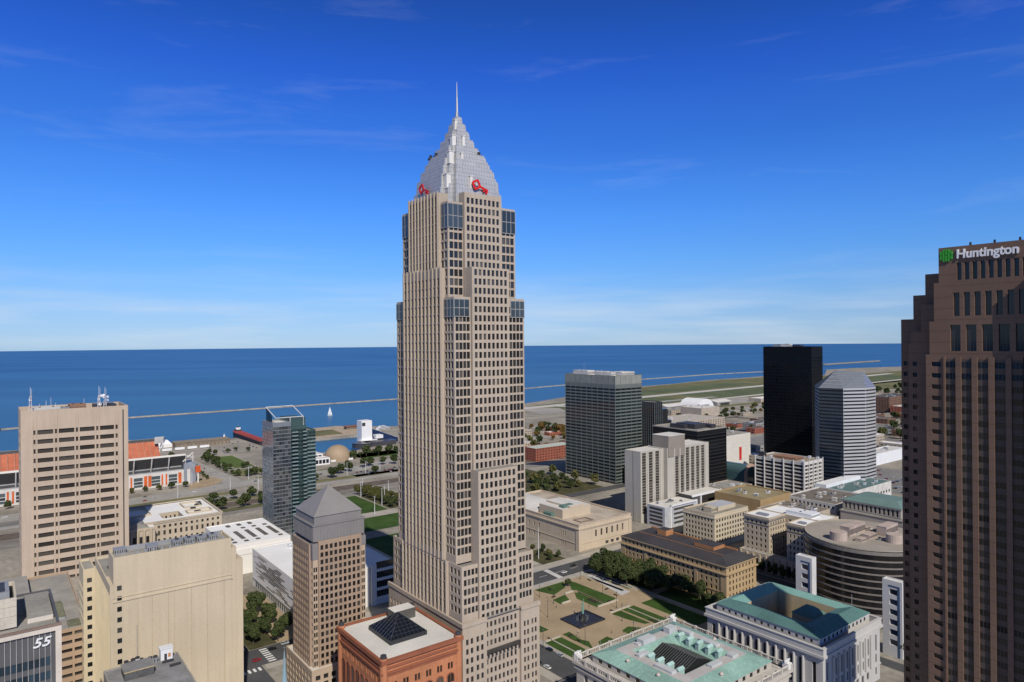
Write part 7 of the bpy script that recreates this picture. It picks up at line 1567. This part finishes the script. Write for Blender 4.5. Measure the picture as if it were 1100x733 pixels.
# ------------------------------------------------------------------ cars
def car_mesh(c, van=False):
    mb = MB(); h = 2.0 if van else 1.42
    low_ = [(-2.2, .32), (-2.25, .75), (-2.1, .92), (-1.3, 1.0), (1.5, .98), (2.15, .82), (2.25, .55), (2.2, .32)]
    cab = [(-1.95, .95), (-1.55, h), (.35 if not van else 1.1, h), (1.2 if not van else 1.8, .96)]
    for prof, w, mi in ((low_, .88, 0), ):
        n = len(prof)
        for i in range(n - 1): (x0, z0), (x1, z1) = prof[i], prof[i + 1]; mb.face([(x0, -w, z0), (x0, w, z0), (x1, w, z1), (x1, -w, z1)], 0)
        mb.face([(x, -w, z) for x, z in prof][::-1], 0); mb.face([(x, w, z) for x, z in prof], 0)
    w0, w1 = .84, .66; (a0, z0), (a1, z1), (a2, z2), (a3, z3) = cab
    mb.face([(a0, -w0, z0), (a0, w0, z0), (a1, w1, z1), (a1, -w1, z1)][::-1], 1); mb.face([(a1, -w1, z1), (a2, -w1, z2), (a2, w1, z2), (a1, w1, z1)], 0); mb.face([(a3, -w0, z3), (a3, w0, z3), (a2, w1, z2), (a2, -w1, z2)], 1)
    mb.face([(a0, -w0, z0), (a3, -w0, z3), (a2, -w1, z2), (a1, -w1, z1)], 1); mb.face([(a0, w0, z0), (a3, w0, z3), (a2, w1, z2), (a1, w1, z1)][::-1], 1)
    for x in (-1.4, 1.4):
        for y in (-.86, .66):
            n = 10; A = [(x + .34 * math.cos(6.283 * i / n), y, .34 + .34 * math.sin(6.283 * i / n)) for i in range(n)]; Bq = [(p[0], y + .2, p[2]) for p in A]
            for i in range(n): j = (i + 1) % n; mb.face([A[i], A[j], Bq[j], Bq[i]][::-1], 2)
            mb.face(A, 2); mb.face(Bq[::-1], 2)
    for y in (-.7, .45): mb.box(2.2, 2.27, y, y + .25, .6, .75, 3)
    return mb
CARS = {}
PAINT = {'black': (.012, .012, .013), 'white': (.72, .72, .71), 'silver': (.42, .43, .44), 'red': (.30, .02, .02), 'blue': (.03, .06, .16), 'grey': (.13, .135, .14)}
def car(kind, a, c, rz, label, group):
    if kind not in CARS:
        m, nt, b = _nt('paint_' + kind); b.inputs['Base Color'].default_value = (*PAINT[kind], 1); b.inputs['Roughness'].default_value = .25; b.inputs['Coat Weight'].default_value = .5
        o = car_mesh(PAINT[kind]).build('car', [m, glass('car_glass', (.01, .012, .014)), mat('tyre', (.02, .02, .02)), WHITEM]); CARS[kind] = o.data; bpy.data.objects.remove(o)
    o = bpy.data.objects.new('car', CARS[kind]); col.objects.link(o); o.location = ab(a, c, G(a) + .06); o.rotation_euler = (0, 0, R(rz)); tag(o, label, 'car', group)
AL, BL = TH + 90, TH
for i, (k, a, c, rz, lab) in enumerate((('black', 282, 241, AL, 'black car parked at the kerb of the striped lawn, farther one'), ('silver', 273.5, 241, AL, 'silver car parked at the kerb of the striped lawn, nearer one'), ('black', 275, 227, AL, 'black car parked beside the tallest tower, across from the striped lawn'), ('white', 267.5, 227, AL, 'white car parked beside the tallest tower near the corner'), ('black', 376, 345, BL + 180, 'black car driving along the wide street before the auditorium'), ('white', 369, 330, BL, 'white car waiting by the pale crosswalk'), ('grey', 378, 296, BL + 180, 'grey car on the wide street half behind the tallest tower'), ('black', 377, 123, BL, 'black car stopped at the striped crosswalk by the square'), ('red', 369, 112, BL, 'red car turning at the junction by the square'), ('silver', 380, 131, BL, 'silver car behind the striped crosswalk'), ('white', 388, 108, AL, 'white car on the side street by the square'), ('white', 402, 101, AL, 'white car farther up the side street by the square'), ('grey', 368, 410, BL, 'grey car parked behind the park grove'))): car(k, a, c, rz, lab, None)
for k in range(9): car(rng.choice(list(PAINT)), 413 + 6.5 * k, 110 - 1.2 * (k % 2), AL, 'parked car along the shaded street beside the white hall', 'cars beside the white hall')
K_ = list(PAINT)
for i in range(26): s_ = rng.choice((-11, -4, 4, 11)); c = rng.uniform(-40, 520); a0 = 905 if c < 132 else (905 + 28 * (c - 132) / 162 if c < 294 else (933 - 8 * (c - 294) / 126 if c < 420 else 925 + 37 * (c - 420) / 100)); car(rng.choice(K_), a0 + s_, c, BL + (180 if s_ < 0 else 0), 'car on the pale lakeside highway', 'cars on the lakeside highway')
for i in range(9): car(rng.choice(K_), 1185 - 24 * i + rng.uniform(-4, 4), 247 + (5 if i % 2 else -4), AL, 'car on the street beside the stadium', 'cars beside the stadium')
for a0, a1, c0, c1, st, n, lab, g in ((704, 778, 1046, 1196, 14, 46, 'car in the lot by the navy sheds', 'cars in the lot by the navy sheds'), (524, 616, 1236, 1376, 15, 40, 'car in the wide lot right of the striped tower', 'cars in the lot right of the striped tower'), (872, 898, 402, 518, 12, 22, 'car in the narrow lot below the harbour', 'cars in the narrow lot below the harbour'), (824, 926, 764, 878, 16, 24, 'car in the lot by the red brick block', 'cars in the lot by the brick block'), (326, 412, 780, 910, 15, 50, 'car in the lot below the white row', 'cars in the lot below the white row'), (334, 418, 1056, 1246, 14, 44, 'car in the lot nearest the white row', 'cars in the lot nearest the white row'), (684, 778, 1254, 1386, 15, 40, 'car in the far lot below the airport terminal', 'cars in the far lot below the terminal'), (1200, 1350, 310, 378, 20, 22, 'car parked on the freighter pier', 'cars on the freighter pier')):
    sp = [(a, c) for a in [a0 + 2 + st * i for i in range(int((a1 - a0) / st) + 1)] for c in [c0 + 2 + 3.1 * j for j in range(int((c1 - c0) / 3.1))]]
    for a, c in rng.sample(sp, min(n, len(sp))): car(rng.choice(K_), a, c, AL, lab, g)
# light masts along the highway
pm = None
for i, (a, c) in enumerate(((900, 350), (884, 372), (890, 395), (884, 420), (890, 445), (880, 338), (880, 300), (876, 270), (950, 280), (948, 330), (650, 330), (640, 322), (690, 322), (716, 336), (670, 345), (612, 300), (955, 210), (890, 180), (890, 240))):
    q = ab(a, c, G(a))
    if pm is None:
        pm = thing('light_mast', 'tall pale light mast by the mall and lakeside road', 'light mast', q, TH, 'light masts by the mall and road'); mb = MB(); mb.cyl(0, 0, .32, .16, 0, 17, 6); mb.build('pole', WHITEM, pm); mb = MB(); mb.box(-1.4, 1.4, -.25, .25, 17, 17.35); mb.build('lamp_head', METAL, pm); km = [o for o in bpy.data.objects if o.parent == pm]
    else:
        t = link_copy(pm); t.location = q
        for k in km: link_copy(k, t)
bpy.context.view_layer.update()
finish_windows()
